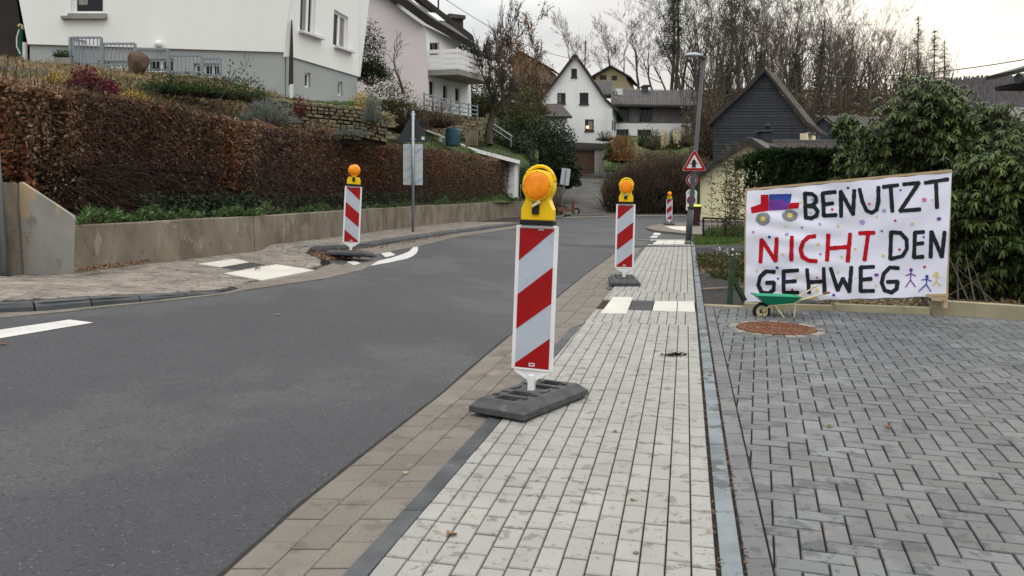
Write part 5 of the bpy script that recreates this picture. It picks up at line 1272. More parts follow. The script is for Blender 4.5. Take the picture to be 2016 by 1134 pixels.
# further roofs and the houses on the right
FR = VP((1600, 71), (1760, 66)); fr = thing('grey_roof_house', 'grey roofed house with slate gable beyond the slate house', 'house', FR.pt(1650, 280))
prism(FR, [(1607, 250), (1622, 233), (1667, 268), (1667, 300), (1607, 300)], 0, -.4, 'wall', M_['slate'], fr)
roofpiece([FR.pt(1670, 270, .3), FR.pt(1622, 231, .3), FR.pt(1720, 234, -4), FR.pt(1760, 268, -4)], .2, 'roof', M_['roof_tile'], fr)
roofpiece([FR.pt(1600, 247, .3), FR.pt(1622, 231, .3), FR.pt(1640, 231, -6), FR.pt(1620, 247, -6)], .2, 'roof', M_['roof_tile'], fr)
H2 = VP((1900, 90), (2060, 90)); h2 = thing('white_house', 'white house with pale grey hipped roof at the right edge behind the rhododendron', 'house', H2.pt(1980, 270))
prism(H2, [(1935, 242), (2060, 242), (2060, 290), (1935, 290)], 0, -6, 'wall', M_['white_far'], h2); roofpiece([H2.pt(1915, 243, .8), H2.pt(2070, 243, .8), H2.pt(2040, 216, -3), H2.pt(1960, 216, -3)], .3, 'roof', M_['roof_grey'], h2)
H3 = VP((1940, 76), (2060, 76)); h3 = thing('white_house', 'small white gabled house in front of the hipped roof at the right edge', 'house', H3.pt(1990, 285))
prism(H3, [(1950, 268), (1984, 252), (2040, 270), (2040, 300), (1950, 300)], 0, -6, 'wall', M_['white_far'], h3); roof_strip(H3, [(1944, 270), (1984, 248)], 8, 'roof', M_['roof_dark'], h3, .5, .3); roof_strip(H3, [(1984, 248), (2050, 272)], 8, 'roof', M_['roof_dark'], h3, .5, .3)
# eave corner with gutter, upper right
EV = VP((1980, 12), (2120, 12.4)); ev = thing('eave', 'dark eave corner with a zinc gutter at the upper right edge', 'eave', EV.ptw(2030, 150))
roofpiece([EV.ptw(1986, 149, .1), EV.ptw(2120, 112, .1), EV.ptw(2120, 112, -.5), EV.ptw(1998, 147, -.5)], .06, 'roof', M_['roof_dark'], ev)
MB().tube([EV.ptw(1993, 157, .1), EV.ptw(2120, 150, .1)], .075, 12).build('gutter', M_['pole_dark'], ev)
prism(EV, [(2016, 160), (2120, 155), (2120, 170), (2016, 168)], -.1, -.5, 'fascia_board', M_['fascia'], ev)
# utility pole and wires
up = thing('utility_pole', 'slim roof pole carrying wires behind the slate roof', 'pole', D(1568, 195, 52)); MB().tube([D(1566.5, 197, 52), D(1568, 142, 52)], .09, 8).build('pole', M_['bark'], up)
def wire(a, b, sag, r_, label):
    a, b = Vector(a), Vector(b); pts = [a.lerp(b, i/16)-Vector((0, 0, sag*4*(i/16)*(1-i/16))) for i in range(17)]
    o = MB().tube(pts, r_, 4).build('wire', M_['black'], None); setp(o, label, 'wire', group='overhead wires')
wire(D(1568, 146, 52), D(2120, 98, 30), .5, .022, 'overhead wire running from the roof pole to the right edge')
wire(D(1568, 150, 52), D(1360, 142, 60), .2, .018, 'overhead wire running left from the roof pole')
wire(D(850, -20, 46), D(1150, 118, 70), .8, .02, 'overhead wire in front of the big bare tree')
wire(D(1930, 245, 60), D(2100, 205, 50), .2, .02, 'overhead wire above the white houses at the right')
# ------------------------------------------------------------ trees
def tree(name, label, px, pyb, Y, H, seed, m, group=None, rad=None, depth=4, spread=.55, up=.3, rmin=.02, kids=(3, 5), trunk_frac=.45, leaf=None, nleaf=0, lsize=.1, shrink=.62, lean=0, n0=3, wander=.16):
    b = Vector(D(px, pyb, Y)); rs = random.Random(seed); rad = rad or H*.014
    t = thing(name, label, 'tree', b, group=group)
    segs = grow(rs, (0, 0, 0), (lean, 0, 1), H*trunk_frac, rad, depth, up, spread, rmin, 5, kids, shrink, wander)
    z = max(s[1][2] for s in segs); k = H/z
    segs = [(s[0]*np.array([1, 1, k])+np.array(b), s[1]*np.array([1, 1, k])+np.array(b), s[2], s[3], s[4]) for s in segs]
    segs_obj('trunk', [s for s in segs if s[4] >= depth-0], m, t, 7)
    segs_obj('crown', [s for s in segs if s[4] < depth], m, t, 3)
    if nleaf:
        tips = [s for s in segs if s[4] <= 1]; idx = RNG.integers(0, len(tips), nleaf)
        P = np.array([tips[i][0]+(tips[i][1]-tips[i][0])*random.random() for i in idx])+RNG.normal(size=(nleaf, 3))*lsize*1.2
        leaves('foliage', P, lsize, leaf, t)
    return t
tree('fruit_tree', 'large bare spreading fruit tree in front of the balcony house', 962, 285, 41, 7.7, 8, M_['bark'], rad=.24, depth=5, spread=.72, up=.12, rmin=.012, trunk_frac=.20, kids=(4, 5), shrink=.74)
tree('small_bare_tree', 'small pruned bare tree in front of the pink gable', 794, 184, 29, 2.4, 12, M_['bark'], rad=.06, depth=3, spread=.6, up=.3, rmin=.008, trunk_frac=.42, kids=(3, 4), shrink=.7)
tree('young_tree', 'thin young tree with a few leaves rising above the box shrubs', 430, 222, 15.6, 1.25, 3, M_['bark'], rad=.014, depth=2, spread=.4, up=.4, rmin=.004, trunk_frac=.7, kids=(3, 4), leaf=M_['L_mixgreen'], nleaf=90, lsize=.06)
# larches and a birch behind the fruit tree, left of the white gable
for i, (px, pyb, Y, H, lf) in enumerate(((935, 235, 60, 7.5, 'L_orange'), (985, 240, 66, 9.5, 'L_orange'), (1022, 235, 72, 10.5, 'L_orange'), (1060, 235, 86, 9.5, 'L_brush'), (1000, 238, 58, 6, 'L_brush'))):
    tree('brown_leaved_tree', ['orange-leaved tree just right of the dark house dormer', 'tall tree with orange leaves behind the bare fruit tree', 'tree with brown leaves nearest the white gable house, the taller one', 'brown tree touching the left roof edge of the white gable house', 'smaller brown tree low behind the fruit tree'][i], px, pyb, Y, H, 40+i, M_['bark_far'], rad=.13, depth=4, spread=.5, rmin=.022, leaf=M_[lf], nleaf=900, lsize=.20)
# forest prototypes, copied
protos = []
spec = [  # H, spread, up, trunk_frac, material, wander
    (17, .42, .42, .50, 'bark_far', .10), (16, .5, .34, .46, 'bark_far', .12), (18, .36, .5, .55, 'bark_far', .09), (15, .55, .3, .42, 'bark_far', .15), (17, .46, .38, .5, 'bark_pale', .11), (13, .5, .35, .4, 'bark_far', .14), (16, .4, .45, .52, 'bark_far', .12)]
def forest_label(i): return 'tall bare deciduous tree in the dense wood behind the houses'
FG = 'bare trees of the wood behind the houses'
rs = random.Random(99)
def place_tree(k, px, pyb, Y, H):
    """moves prototype k on first use, copies it afterwards"""
    b = Vector(D(px, pyb, Y)); p = protos[k]
    if p['used']:
        t = copy_tree(p['o'])
        for a in list(t.keys()):
            if a == 'used': del t[a]
    else: t = p['o']; protos[k]['used'] = True
    s = H/p['H']; t.location = b; t.rotation_euler = (0, 0, rs.uniform(0, 6.28)); t.scale = (s, s, s)
    return t
for k, (H, sp, up_, tf, mm, wa) in enumerate(spec):
    t = thing('bare_tree', forest_label(k), 'tree', (0, 0, 0), group=FG, local=True)
    segs = grow(random.Random(200+k), (0, 0, 0), (0, 0, 1), H*(tf+.08), H*.0125, 5, up_*.62, sp*1.2, .012, 6, (3, 4), .62, wa)
    z = max(s[1][2] for s in segs); kz = H/z; S_ = np.array([1, 1, kz])
    segs = [(s[0]*S_, s[1]*S_, s[2], s[3], s[4]) for s in segs]
    segs_obj('trunk', [s for s in segs if s[4] == 5], M_[mm], t, 6, local=True)
    segs_obj('crown', [s for s in segs if s[4] < 5], M_[mm], t, 3, local=True)
    protos.append(dict(o=t, H=H, used=False))
pl_ = []
for px, pyb, Y, top, k in ((1128, 205, 112, 10, 5), (1148, 205, 125, 60, 4), (1186, 205, 122, 40, 4), (1205, 200, 118, 20, 5), (1256, 190, 100, -30, 1), (1232, 195, 110, 15, 5), (1290, 195, 104, -5, 3), (1312, 195, 110, 20, 6)):
    pl_.append((px, pyb, Y, top, k))
topf = I([1300, 1400, 1500, 1600, 1640, 1700, 1760, 1810, 1860], [-60, -70, -60, -45, -15, 15, 40, 55, 90])
for i in range(60):
    px = 1345+ (1850-1345)*((i*0.618) % 1)+rs.uniform(-4, 4); Y = rs.uniform(84, 135)
    base = 228 if px < 1700 else 215
    pl_.append((px, base-(Y-84)*.12, Y, topf(px)+rs.uniform(-15, 45), rs.randrange(7)))
SOLO = ['bare tree right behind the ridge of the white gable house', 'lower pale-barked bare tree beside the television antenna', 'bare tree behind the right roof slope of the white gable house', 'bare tree rising from behind the yellow house', 'tall forked bare tree right of the yellow house', 'bare tree over the right eave of the yellow house', 'spreading bare tree above the chimney of the long grey house', 'bare tree between the chimney and the lamp-side pine']
for q_i, (px, pyb, Y, top, k) in enumerate(pl_):
    H = (pyb-top)/F_PX*Y; t_ = place_tree(k, px, pyb+6, Y, H)
    if q_i < 8: t_['label'] = SOLO[q_i]
    else: t_['label'] = forest_label(0); t_['group'] = FG
# undergrowth saplings in front of the wood: leaning thin poles
A, B, ra, rb = [], [], [], []
for i in range(1100):
    px = rs.uniform(1345, 1850); Y = rs.uniform(78, 130); b = np.array(D(px, 248+rs.uniform(-10, 14), Y)); h_ = rs.uniform(3, 11)*(1 if px < 1700 else .7)
    d = np.array([rs.gauss(.12, .16), rs.gauss(0, .15), 1]); p1 = b+d*h_*.5; p2 = p1+(d+np.array([rs.gauss(0, .2), 0, 0]))*h_*.5; r_ = rs.uniform(.03, .07)
    A += [b, p1]; B += [p1, p2]; ra += [r_, r_*.7]; rb += [r_*.7, r_*.3]
    for _ in range(3):
        q = p1+(p2-p1)*rs.random(); e = q+np.array([rs.gauss(0, .5), rs.gauss(0, .5), rs.uniform(.5, 1.3)])*h_*.16; A.append(q); B.append(e); ra.append(.03); rb.append(.012)
V_, F_ = seg_mesh(np.array(A), np.array(B), np.array(ra), np.array(rb)); setp(mk('undergrowth', V_, F_, M_['bark_far']), 'thicket of thin leaning saplings along the edge of the wood', 'undergrowth', kind='stuff')
P = np.array([D(rs.uniform(1340, 1860), 250-rs.random()**1.5*75, rs.uniform(80, 130)) for _ in range(16000)]); tt = RNG.random(len(P))
V_, F_ = leaf_mesh(P, .5, aspect=.35); setp(mk('ground_brush', V_, F_, M_['L_brush'], tint=np.repeat(tt, 2)), 'brown brushwood on the floor of the wood', 'brushwood', kind='stuff')
# twiggy orange-brown tops at some trees, ivy on trunks, pines
for i, (px, Y, y0, y1) in enumerate(((1428, 90, 232, 130), (1560, 92, 235, 110), (1665, 95, 235, 120), (1610, 98, 232, 90), (1770, 100, 235, 150), (1490, 96, 235, 100))):
    n = 1300; b0, b1 = Vector(D(px, y0, Y)), Vector(D(px+8, y1, Y)); t = thing('ivy_clad_tree', 'dark ivy-covered trunk in the wood, %s' % ['nearest left of the slate roof ridge', 'just right of the slate roof ridge', 'above the long tiled roof', 'rising above the thin roof pole', 'furthest right, over the rhododendron', 'directly above the slate roof ridge'][i], 'tree', b0)
    MB().tube([b0, (b0+b1)/2+Vector((.1, 0, 0)), b1, b1+Vector((.3, 0, 3))], [.25, .2, .14, .05], 7).build('trunk', M_['bark_far'], t)
    u = RNG.random(n)[:, None]; P = np.array(b0)+(np.array(b1)-np.array(b0))*u+RNG.normal(size=(n, 3))*np.array([.42, .42, .3])*(1-.4*u); leaves('ivy', P, .26, M_['L_ivy'], t, aspect=.8)
for i, (px, Y, y0, y1) in enumerate(((1334, 96, 205, -25), (1326, 100, 205, -10), (1440, 100, 215, -40))):
    b0, b1 = Vector(D(px-6, y0, Y)), Vector(D(px, y1, Y)); t = thing('pine_tree', 'dark pine with needle clumps in the wood, %s' % ['right above the street lamp', 'left neighbour of the lamp-side pine', 'further right above the slate house'][i], 'tree', b0)
    MB().tube([b0, b0.lerp(b1, .5)+Vector((.3, 0, 0)), b1], [.24, .17, .05], 7).build('trunk', M_['bark_far'], t)
    P = []; A, B = [], []
    for c in range(46):
        f = .42+.58*rs.random(); p = b0.lerp(b1, f); q = p+Vector((rs.gauss(0, 1.1), rs.gauss(0, 1.1), rs.uniform(-.2, .5)))*(1.35-f); A.append(p[:]); B.append(q[:]); P.append(np.array(q)+RNG.normal(size=(60, 3))*np.array([.42, .42, .22]))
    V_, F_ = seg_mesh(np.array(A), np.array(B), np.full(46, .05), np.full(46, .02)); mk('branches', V_, F_, M_['bark_far'], t); leaves('needles', np.concatenate(P), .28, M_['L_pine'], t, aspect=.25)
for i, (px, Y, y0, y1) in enumerate(((1806, 105, 215, 32), (1838, 110, 215, 60), (1858, 112, 215, 78))):
    b0, b1 = Vector(D(px, y0, Y)), Vector(D(px+2, y1, Y)); t = thing('larch_tree', 'slender bare larch at the right end of the wood, %s' % ['tallest and leftmost of three', 'middle one of three', 'rightmost and lowest of three'][i], 'tree', b0)
    MB().tube([b0, b1], [.2, .03], 6).build('trunk', M_['bark_far'], t); A, B = [], []
    for c in range(120):
        f = .15+.85*rs.random(); p = b0.lerp(b1, f); a = rs.uniform(0, 6.28); L_ = (1.05-f)*3.2*rs.uniform(.5, 1); q = p+Vector((math.cos(a), math.sin(a), -.12))*L_; A.append(p[:]); B.append(q[:])
        for _ in range(5):
            g = p.lerp(q, rs.uniform(.3, 1)); A.append(g[:]); B.append((g+Vector((rs.gauss(0, .35), rs.gauss(0, .35), rs.gauss(-.1, .25))))[:])
    V_, F_ = seg_mesh(np.array(A), np.array(B), np.full(len(A), .020), np.full(len(A), .010)); mk('branches', V_, F_, M_['bark_far'], t)
# distant wooded ridge: tree crowns
A, B, T = [], [], []
for i in range(42000):
    X = rs.uniform(120, 900); Yd = rs.uniform(300, 760); z = terr(X, Yd); A.append((X, Yd, z)); B.append((X+rs.gauss(0, 1), Yd, z+rs.uniform(4, 9)))
V_, F_ = seg_mesh(np.array(A), np.array(B), RNG.uniform(.6, 1.6, len(A)), RNG.uniform(.1, .7, len(A)), 4); setp(mk('far_woodland', V_, F_, M_['far_hill_haze']), 'leafless wood with haze put into its mauve-brown colour, covering the distant ridge at the right', 'woodland', kind='stuff')
# ------------------------------------------------------------ middle-distance bushes
LB = 'L_laurel'
bush('cherry_laurel', 'huge dark evergreen bush left of the garage', 'shrub', 1078, 352, 50, 4.0, 3.9, M_[LB], 17000, .15, shell=.55, ntw=120)
bush('cherry_laurel', 'lower dark evergreen bush hiding the left side of the garage', 'shrub', 1118, 372, 49, 1.6, 1.9, M_[LB], 5000, .14, shell=.55, ntw=40)
bush('evergreen_shrub', 'dark green shrub under the bare fruit tree', 'shrub', 985, 300, 46, 3.0, 2.0, M_['L_laurel'], 3500, .13, ntw=60)
bush('evergreen_shrub', 'tall dark green shrub between the fruit tree and the white gable house', 'shrub', 1030, 262, 58, 3.4, 3.6, M_['L_mixgreen'], 5000, .16, ntw=120)
bush('brown_shrub', 'tangled brown shrub beyond the stair railing', 'shrub', 985, 235, 62, 4.6, 3.2, M_['L_brush'], 3500, .15, ntw=400)
bush('brown_shrub', 'brown shrub against the left eave of the white gable house', 'shrub', 1052, 232, 70, 3.0, 3.0, M_['L_brush'], 2600, .15, ntw=260)
bush('evergreen_shrub', 'dark green shrub right of the balcony end', 'shrub', 942, 232, 52, 3.0, 4.0, M_['L_mixgreen'], 4000, .15, ntw=120)
bush('brown_shrub', 'ivy-covered brown shrub beyond the white post at the hedge end', 'shrub', 1042, 400, 43, 1.5, 1.5, M_['L_mixgreen'], 2600, .10, ntw=80)
bush('evergreen_shrub', 'dark green shrub above the white post at the hedge end', 'shrub', 1010, 330, 47, 2.6, 1.6, M_['L_laurel'], 2600, .13, ntw=60)
bush('brown_shrub', 'tall brown thicket between the street lamp and the slate house', 'shrub', 1388, 345, 55, 2.6, 5.4, M_['L_brush'], 3800, .13, ntw=700)
bush('evergreen_shrub', 'dark ivy mound right behind the white post at the hedge end', 'shrub', 1033, 392, 40.6, 1.1, 1.75, M_['L_laurel'], 3000, .10, ntw=60)
bush('evergreen_shrub', 'dark evergreen bush at the left flank of the huge laurel', 'shrub', 1034, 368, 45, 1.7, 2.7, M_['L_laurel'], 5000, .13, ntw=60)
bush('brown_shrub', 'wide brown thicket in front of the brown roofed house', 'shrub', 1045, 200, 82, 6.5, 4.6, M_['L_orange'], 3000, .16, ntw=500)
bush('roadside_brush', 'brown undergrowth beside the tilted grey sign', 'shrub', 1078, 424, 44.5, 2.0, 2.2, M_['L_brush'], 2600, .10, ntw=200)
bush('brown_shrub', 'orange-brown round shrub right of the garage', 'shrub', 1222, 325, 66, 2.3, 2.7, M_['L_orange'], 3800, .14, ntw=160)
bush('brown_shrub', 'pale tan shrub at the right of the orange-brown one', 'shrub', 1247, 322, 67, 1.6, 1.9, M_['L_tan'], 1700, .13, ntw=100)
bush('grey_shrub', 'small grey rounded shrub at the garage pillar', 'shrub', 1180, 351, 61, .8, .6, M_['L_lav'], 600, .10, ntw=10)
bush('green_shrub', 'low green bush beside the driveway above the grey shrub', 'shrub', 1208, 338, 63, 1.6, .7, M_['L_weed'], 1000, .14, ntw=20)
bush('green_shrub', 'dark green bush right behind the garage pillar', 'shrub', 1198, 318, 66, .9, 1.4, M_['L_box'], 1300, .12, ntw=20)
bush('brown_shrub', 'reddish leafless shrub at the foot of the white gable wall', 'shrub', 1192, 278, 76, 2.0, 1.2, M_['L_brush'], 300, .1, ntw=200)
bush('brown_shrub', 'grey-brown bush in front of the long house, left of the pampas grass', 'shrub', 1287, 296, 72, 2.0, 2.0, M_['L_brush'], 1800, .14, ntw=160)
bush('green_shrub', 'dark green bush in front of the long house window', 'shrub', 1268, 290, 73, 1.2, 1.4, M_['L_laurel'], 1500, .14, ntw=30)
bush('brown_shrub', 'dark red-brown bush at the right end of the long house', 'shrub', 1350, 290, 72, 2.6, 2.2, M_['L_brush'], 2200, .14, ntw=200)
bush('green_shrub', 'dark evergreen bush right behind the pampas grass', 'shrub', 1326, 284, 76, 1.6, 1.4, M_['L_laurel'], 1500, .14, ntw=30)
bush('pampas_grass', 'pampas grass with pale feathery plumes in the brown hedge', 'grass', 1319, 300, 70, 1.5, 1.2, M_['L_mixgreen'], 1500, .5, aspect=.05, up=.9, ntw=20)
P = []; c = Vector(D(1319, 279, 68))
for i in range(13):
    q = c+Vector((rs.uniform(-.8, .8), rs.uniform(-.4, .4), rs.uniform(-.1, .55))); P.append(np.array(q)+RNG.normal(size=(70, 3))*np.array([.055, .055, .26]))
pt_ = [o for o in C.objects if o.name.startswith('pampas_grass')][0]
V_, F_ = leaf_mesh(np.concatenate(P), .22, aspect=.2, dirs=rnd_unit(len(P)*70)*.4+np.array([0, 0, 1.0])); mk('plumes', V_, F_, M_['L_plume'], pt_, tint=np.repeat(RNG.random(len(P)*70), 2))
lw = patch_xy('lawn', M_['lawn'], [D(1225, 330, 66)[:2], D(1300, 310, 66)[:2], D(1380, 310, 66)[:2], D(1380, 290, 84)[:2], D(1190, 290, 84)[:2], D(1180, 330, 68)[:2]], .05, 3, label='green lawn in front of the long house')
# roadside hedge on the far side of the road
rh = thing('roadside_hedge', 'wide tangled brown hedge with ivy along the far side of the road', 'hedge', G(1280, 424))
P, T_, P2, A, B = [], [], [], [], []
htop = I([1188, 1205, 1240, 1280, 1320, 1360, 1400], [372, 335, 318, 300, 296, 305, 320])
for i in range(30000):
    px = rs.uniform(1190, 1400); Y = 44.6+rs.random()*4+(px-1190)*.002; yb = 423; yt = htop(px)+rs.gauss(0, 4); u = rs.random()**.8; py = yb+(yt-yb)*u
    p = D(px+ (6*math.sin(py*.08)), py, Y-(0 if u < .6 else 0)); (P2 if (u < .38 and rs.random() < .8) else P).append(p)
for i in range(5200):
    px = rs.uniform(1190, 1400); Y = 44.6+rs.random()*4; u = rs.random()*.8; yt = htop(px); a = np.array(D(px, 423+(yt-423)*u, Y)); d = np.array([rs.gauss(0, .35), rs.gauss(0, .3), rs.uniform(.3, 1.0)]); A.append(a); B.append(a+d*rs.uniform(.5, 1.1))
leaves('foliage', np.array(P), .085, M_['L_brush'], rh); leaves('ivy', np.array(P2), .11, M_['L_laurel'], rh, aspect=.8)
V_, F_ = seg_mesh(np.array(A), np.array(B), np.full(len(A), .018), np.full(len(A), .008)); mk('branches', V_, F_, M_['twig'], rh)
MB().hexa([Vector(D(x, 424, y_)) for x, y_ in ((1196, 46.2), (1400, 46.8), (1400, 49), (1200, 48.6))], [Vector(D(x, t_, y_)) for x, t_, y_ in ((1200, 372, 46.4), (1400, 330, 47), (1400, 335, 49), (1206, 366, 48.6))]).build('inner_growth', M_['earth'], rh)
# conifer hedge behind the banner
ch_ = thing('conifer_hedge', 'dense dark green conifer hedge behind the painted banner', 'hedge', G(1600, 560))
P = []; ctop = I([1440, 1462, 1480, 1500, 1540, 1700, 1760], [430, 352, 318, 305, 302, 304, 312]); dd = []
for i in range(46000):
    px = rs.uniform(1474, 1740); Yb = 13.2; py = ctop(px)+rs.random()**.8*(600-ctop(px)) if rs.random() < .85 else ctop(px)+rs.gauss(3, 3)
    if px < 1500 and rs.random() < (1500-px)/42: continue
    dp = abs(rs.gauss(0, .12))+.12*math.sin(px*.09+py*.02)+.05*math.sin(py*.13+px*.3)
    if rs.random() < .2: dp = rs.uniform(0, 1.0); py = ctop(px)+rs.gauss(2, 2)
    p = D(px, py, Yb); P.append((p[0], p[1]+dp, p[2])); dd.append((rs.gauss(0, .5), rs.gauss(-.4, .4), rs.uniform(.2, 1.2)))
V_, F_ = leaf_mesh(np.array(P), .10, aspect=.35, dirs=np.array(dd)); mk('foliage', V_, F_, M_['L_conifer'], ch_, tint=np.repeat(RNG.random(len(P)), 2))
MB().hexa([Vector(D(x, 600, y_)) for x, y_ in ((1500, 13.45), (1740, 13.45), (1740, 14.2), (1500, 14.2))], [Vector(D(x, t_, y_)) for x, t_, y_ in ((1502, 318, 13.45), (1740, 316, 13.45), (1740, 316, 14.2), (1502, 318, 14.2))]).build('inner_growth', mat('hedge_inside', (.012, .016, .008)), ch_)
# sparse shrubs between the lamp and the banner
for i, (px, pyb, Y, h_, w_) in enumerate(((1411, 462, 20, 1.65, .30), (1437, 466, 18.5, 1.75, .34), (1460, 468, 17.5, 1.95, .42), (1452, 462, 19, 2.1, .4))):
    b = Vector(D(px, pyb, Y)); t = thing('sapling', ['leftmost sparse sapling in front of the cream wall', 'second sparse sapling from the left in front of the cream wall', 'leafy sapling right beside the left edge of the banner', 'tallest sapling against the cream wall'][i], 'shrub', b)
    A, B, P = [], [], []
    for s_ in range(3 if i else 1):
        p = np.array(b)+np.array([rs.gauss(0, w_*.3), rs.gauss(0, .1), 0]); hh = h_*rs.uniform(.8, 1)
        for k in range(10):
            q = p+np.array([rs.gauss(0, .02), rs.gauss(0, .02), hh/10]); A.append(p); B.append(q); p = q
            for _ in range(3):
                e = p+np.array([rs.gauss(0, 1), rs.gauss(0, 1), rs.uniform(.2, 1)])*w_*.45; A.append(p); B.append(e)
                if k > 1 or i: P += [e+RNG.normal(size=3)*.05 for _ in range(3)]
    V_, F_ = seg_mesh(np.array(A), np.array(B), np.full(len(A), .008), np.full(len(A), .005)); mk('stems', V_, F_, M_['bark'], t); leaves('foliage', np.array(P), .07, M_['L_mixgreen'], t, aspect=.5)
# rhododendron
rd = thing('rhododendron', 'big rhododendron with drooping leathery leaves right of the banner', 'shrub', G(1900, 610))
blobs = [((1810, 300, 12.4), 1.0, 1.1), ((1690, 312, 12.9), .42, .5), ((1668, 250, 13.0), .22, .22), ((1835, 215, 12.4), .55, .42), ((1745, 262, 12.7), .35, .2), ((1935, 300, 11.8), .7, .75), ((1945, 235, 12.0), .38, .2), ((1990, 370, 11.0), .8, .75), ((1900, 420, 11.2), .85, .8), ((1990, 500, 10.9), .9, .8), ((1900, 540, 11.3), .8, .55), ((1760, 360, 12.6), .9, .6), ((2090, 400, 10.8), 1.0, 1.0), ((1860, 480, 12.0), 1.0, 1.0), ((2100, 540, 10.8), .9, .7), ((1700, 400, 12.9), .8, .7)]
LP, LD, A, B, TI = [], [], [], [], []
for (c3, rx, rz) in blobs:
    c = np.array(D(*c3)); n = int(150*rx*rz*4*.85)+14
    for _ in range(n):
        d = rnd_unit(1)[0]; d[1] = -abs(d[1]) if rs.random() < .75 else d[1]; d[2] = abs(d[2]) if rs.random() < .3 else d[2]
        r_ = .55+.55*rs.random(); p = c+d*np.array([rx, rx*.8, rz])*r_
        if p[2] < .35: continue
        tv = rs.random()*.6+.2*(r_ > .9)
        out_d = d+np.array([0, 0, .5]); out_d /= np.linalg.norm(out_d); k = rs.randint(7, 10); u = np.cross(out_d, [0, 0, 1.]); u /= max(1e-6, np.linalg.norm(u)); v_ = np.cross(out_d, u)
        for j in range(k):
            a = 6.283*j/k+rs.uniform(-.3, .3); ld = (u*math.cos(a)+v_*math.sin(a))+out_d*.25+np.array([0, 0, -.35-.35*rs.random()]); LP.append(p+ld*.012); LD.append(ld); TI.append(min(1, max(0, tv+rs.gauss(0, .15))))
        A.append(c+(p-c)*.45); B.append(p)
base = np.array(G(1880, 612))
for (c3, rx, rz) in blobs:
    c = np.array(D(*c3)); m_ = (base+c)/2+np.array([0, .3, -.2]); A += [base+RNG.normal(size=3)*.1*np.array([3, 1, 0]), m_]; B += [m_, c]
LP, LD = np.array(LP), np.array(LD)
# two-part bent leaves
n = len(LP); d = LD/np.linalg.norm(LD, axis=1)[:, None]; s_ = np.cross(d, np.array([[0, 0, 1.]])); s_ /= np.maximum(1e-6, np.linalg.norm(s_, axis=1))[:, None]; up_ = np.cross(s_, d)
L_ = (.098*(1+RNG.uniform(-.3, .3, n)))[:, None]; wv = L_*.15
v0 = LP; v1 = LP+d*L_*.35; v2 = LP+d*L_*.75-np.array([[0, 0, .012]]); v3 = LP+d*L_-np.array([[0, 0, .03]])
V = np.stack([v0, v1+s_*wv-up_*wv*.3, v1, v1-s_*wv-up_*wv*.3, v2+s_*wv*.8-up_*wv*.3, v2, v2-s_*wv*.8-up_*wv*.3, v3], 1).reshape(-1, 3); i8 = np.arange(n)*8
tr_ = np.array([(0, 2, 1), (0, 3, 2), (1, 2, 5), (1, 5, 4), (2, 3, 6), (2, 6, 5), (4, 5, 7), (5, 6, 7)]); Fa = (i8[:, None, None]+tr_[None]).reshape(-1, 3)
mk('foliage', V, Fa, M_['L_rhodo'], rd, tint=np.repeat(TI, 8), smooth=False)
V_, F_ = seg_mesh(np.array(A), np.array(B), np.full(len(A), .014), np.full(len(A), .006), 4); mk('branches', V_, F_, M_['bark'], rd)
P = []
for (c3, rx, rz) in blobs:
    c = np.array(D(*c3)); P.append(zshape_points(c+np.array([0, .25, 0]), (rx*.8, rx*.6, rz*.8), int(520*rx), .2, flat=-1))
leaves('inner_foliage', np.concatenate(P), .13, M_['L_laurel'], rd)  # inner leaves coloured darker to paint in the shade inside the bush
P = []; A = []; B = []
for _ in range(9000): P.append((rs.uniform(5.6, 9.8), rs.uniform(12.4, 14.6), .5+rs.random()**1.3*2.1))
bk = thing('laurel_hedge', 'very dark evergreen growth behind and below the rhododendron', 'hedge', (7, 13, .6)); leaves('foliage', np.array([p for p in P if p[2] < 2.7]), .16, M_['L_laurel'], bk)
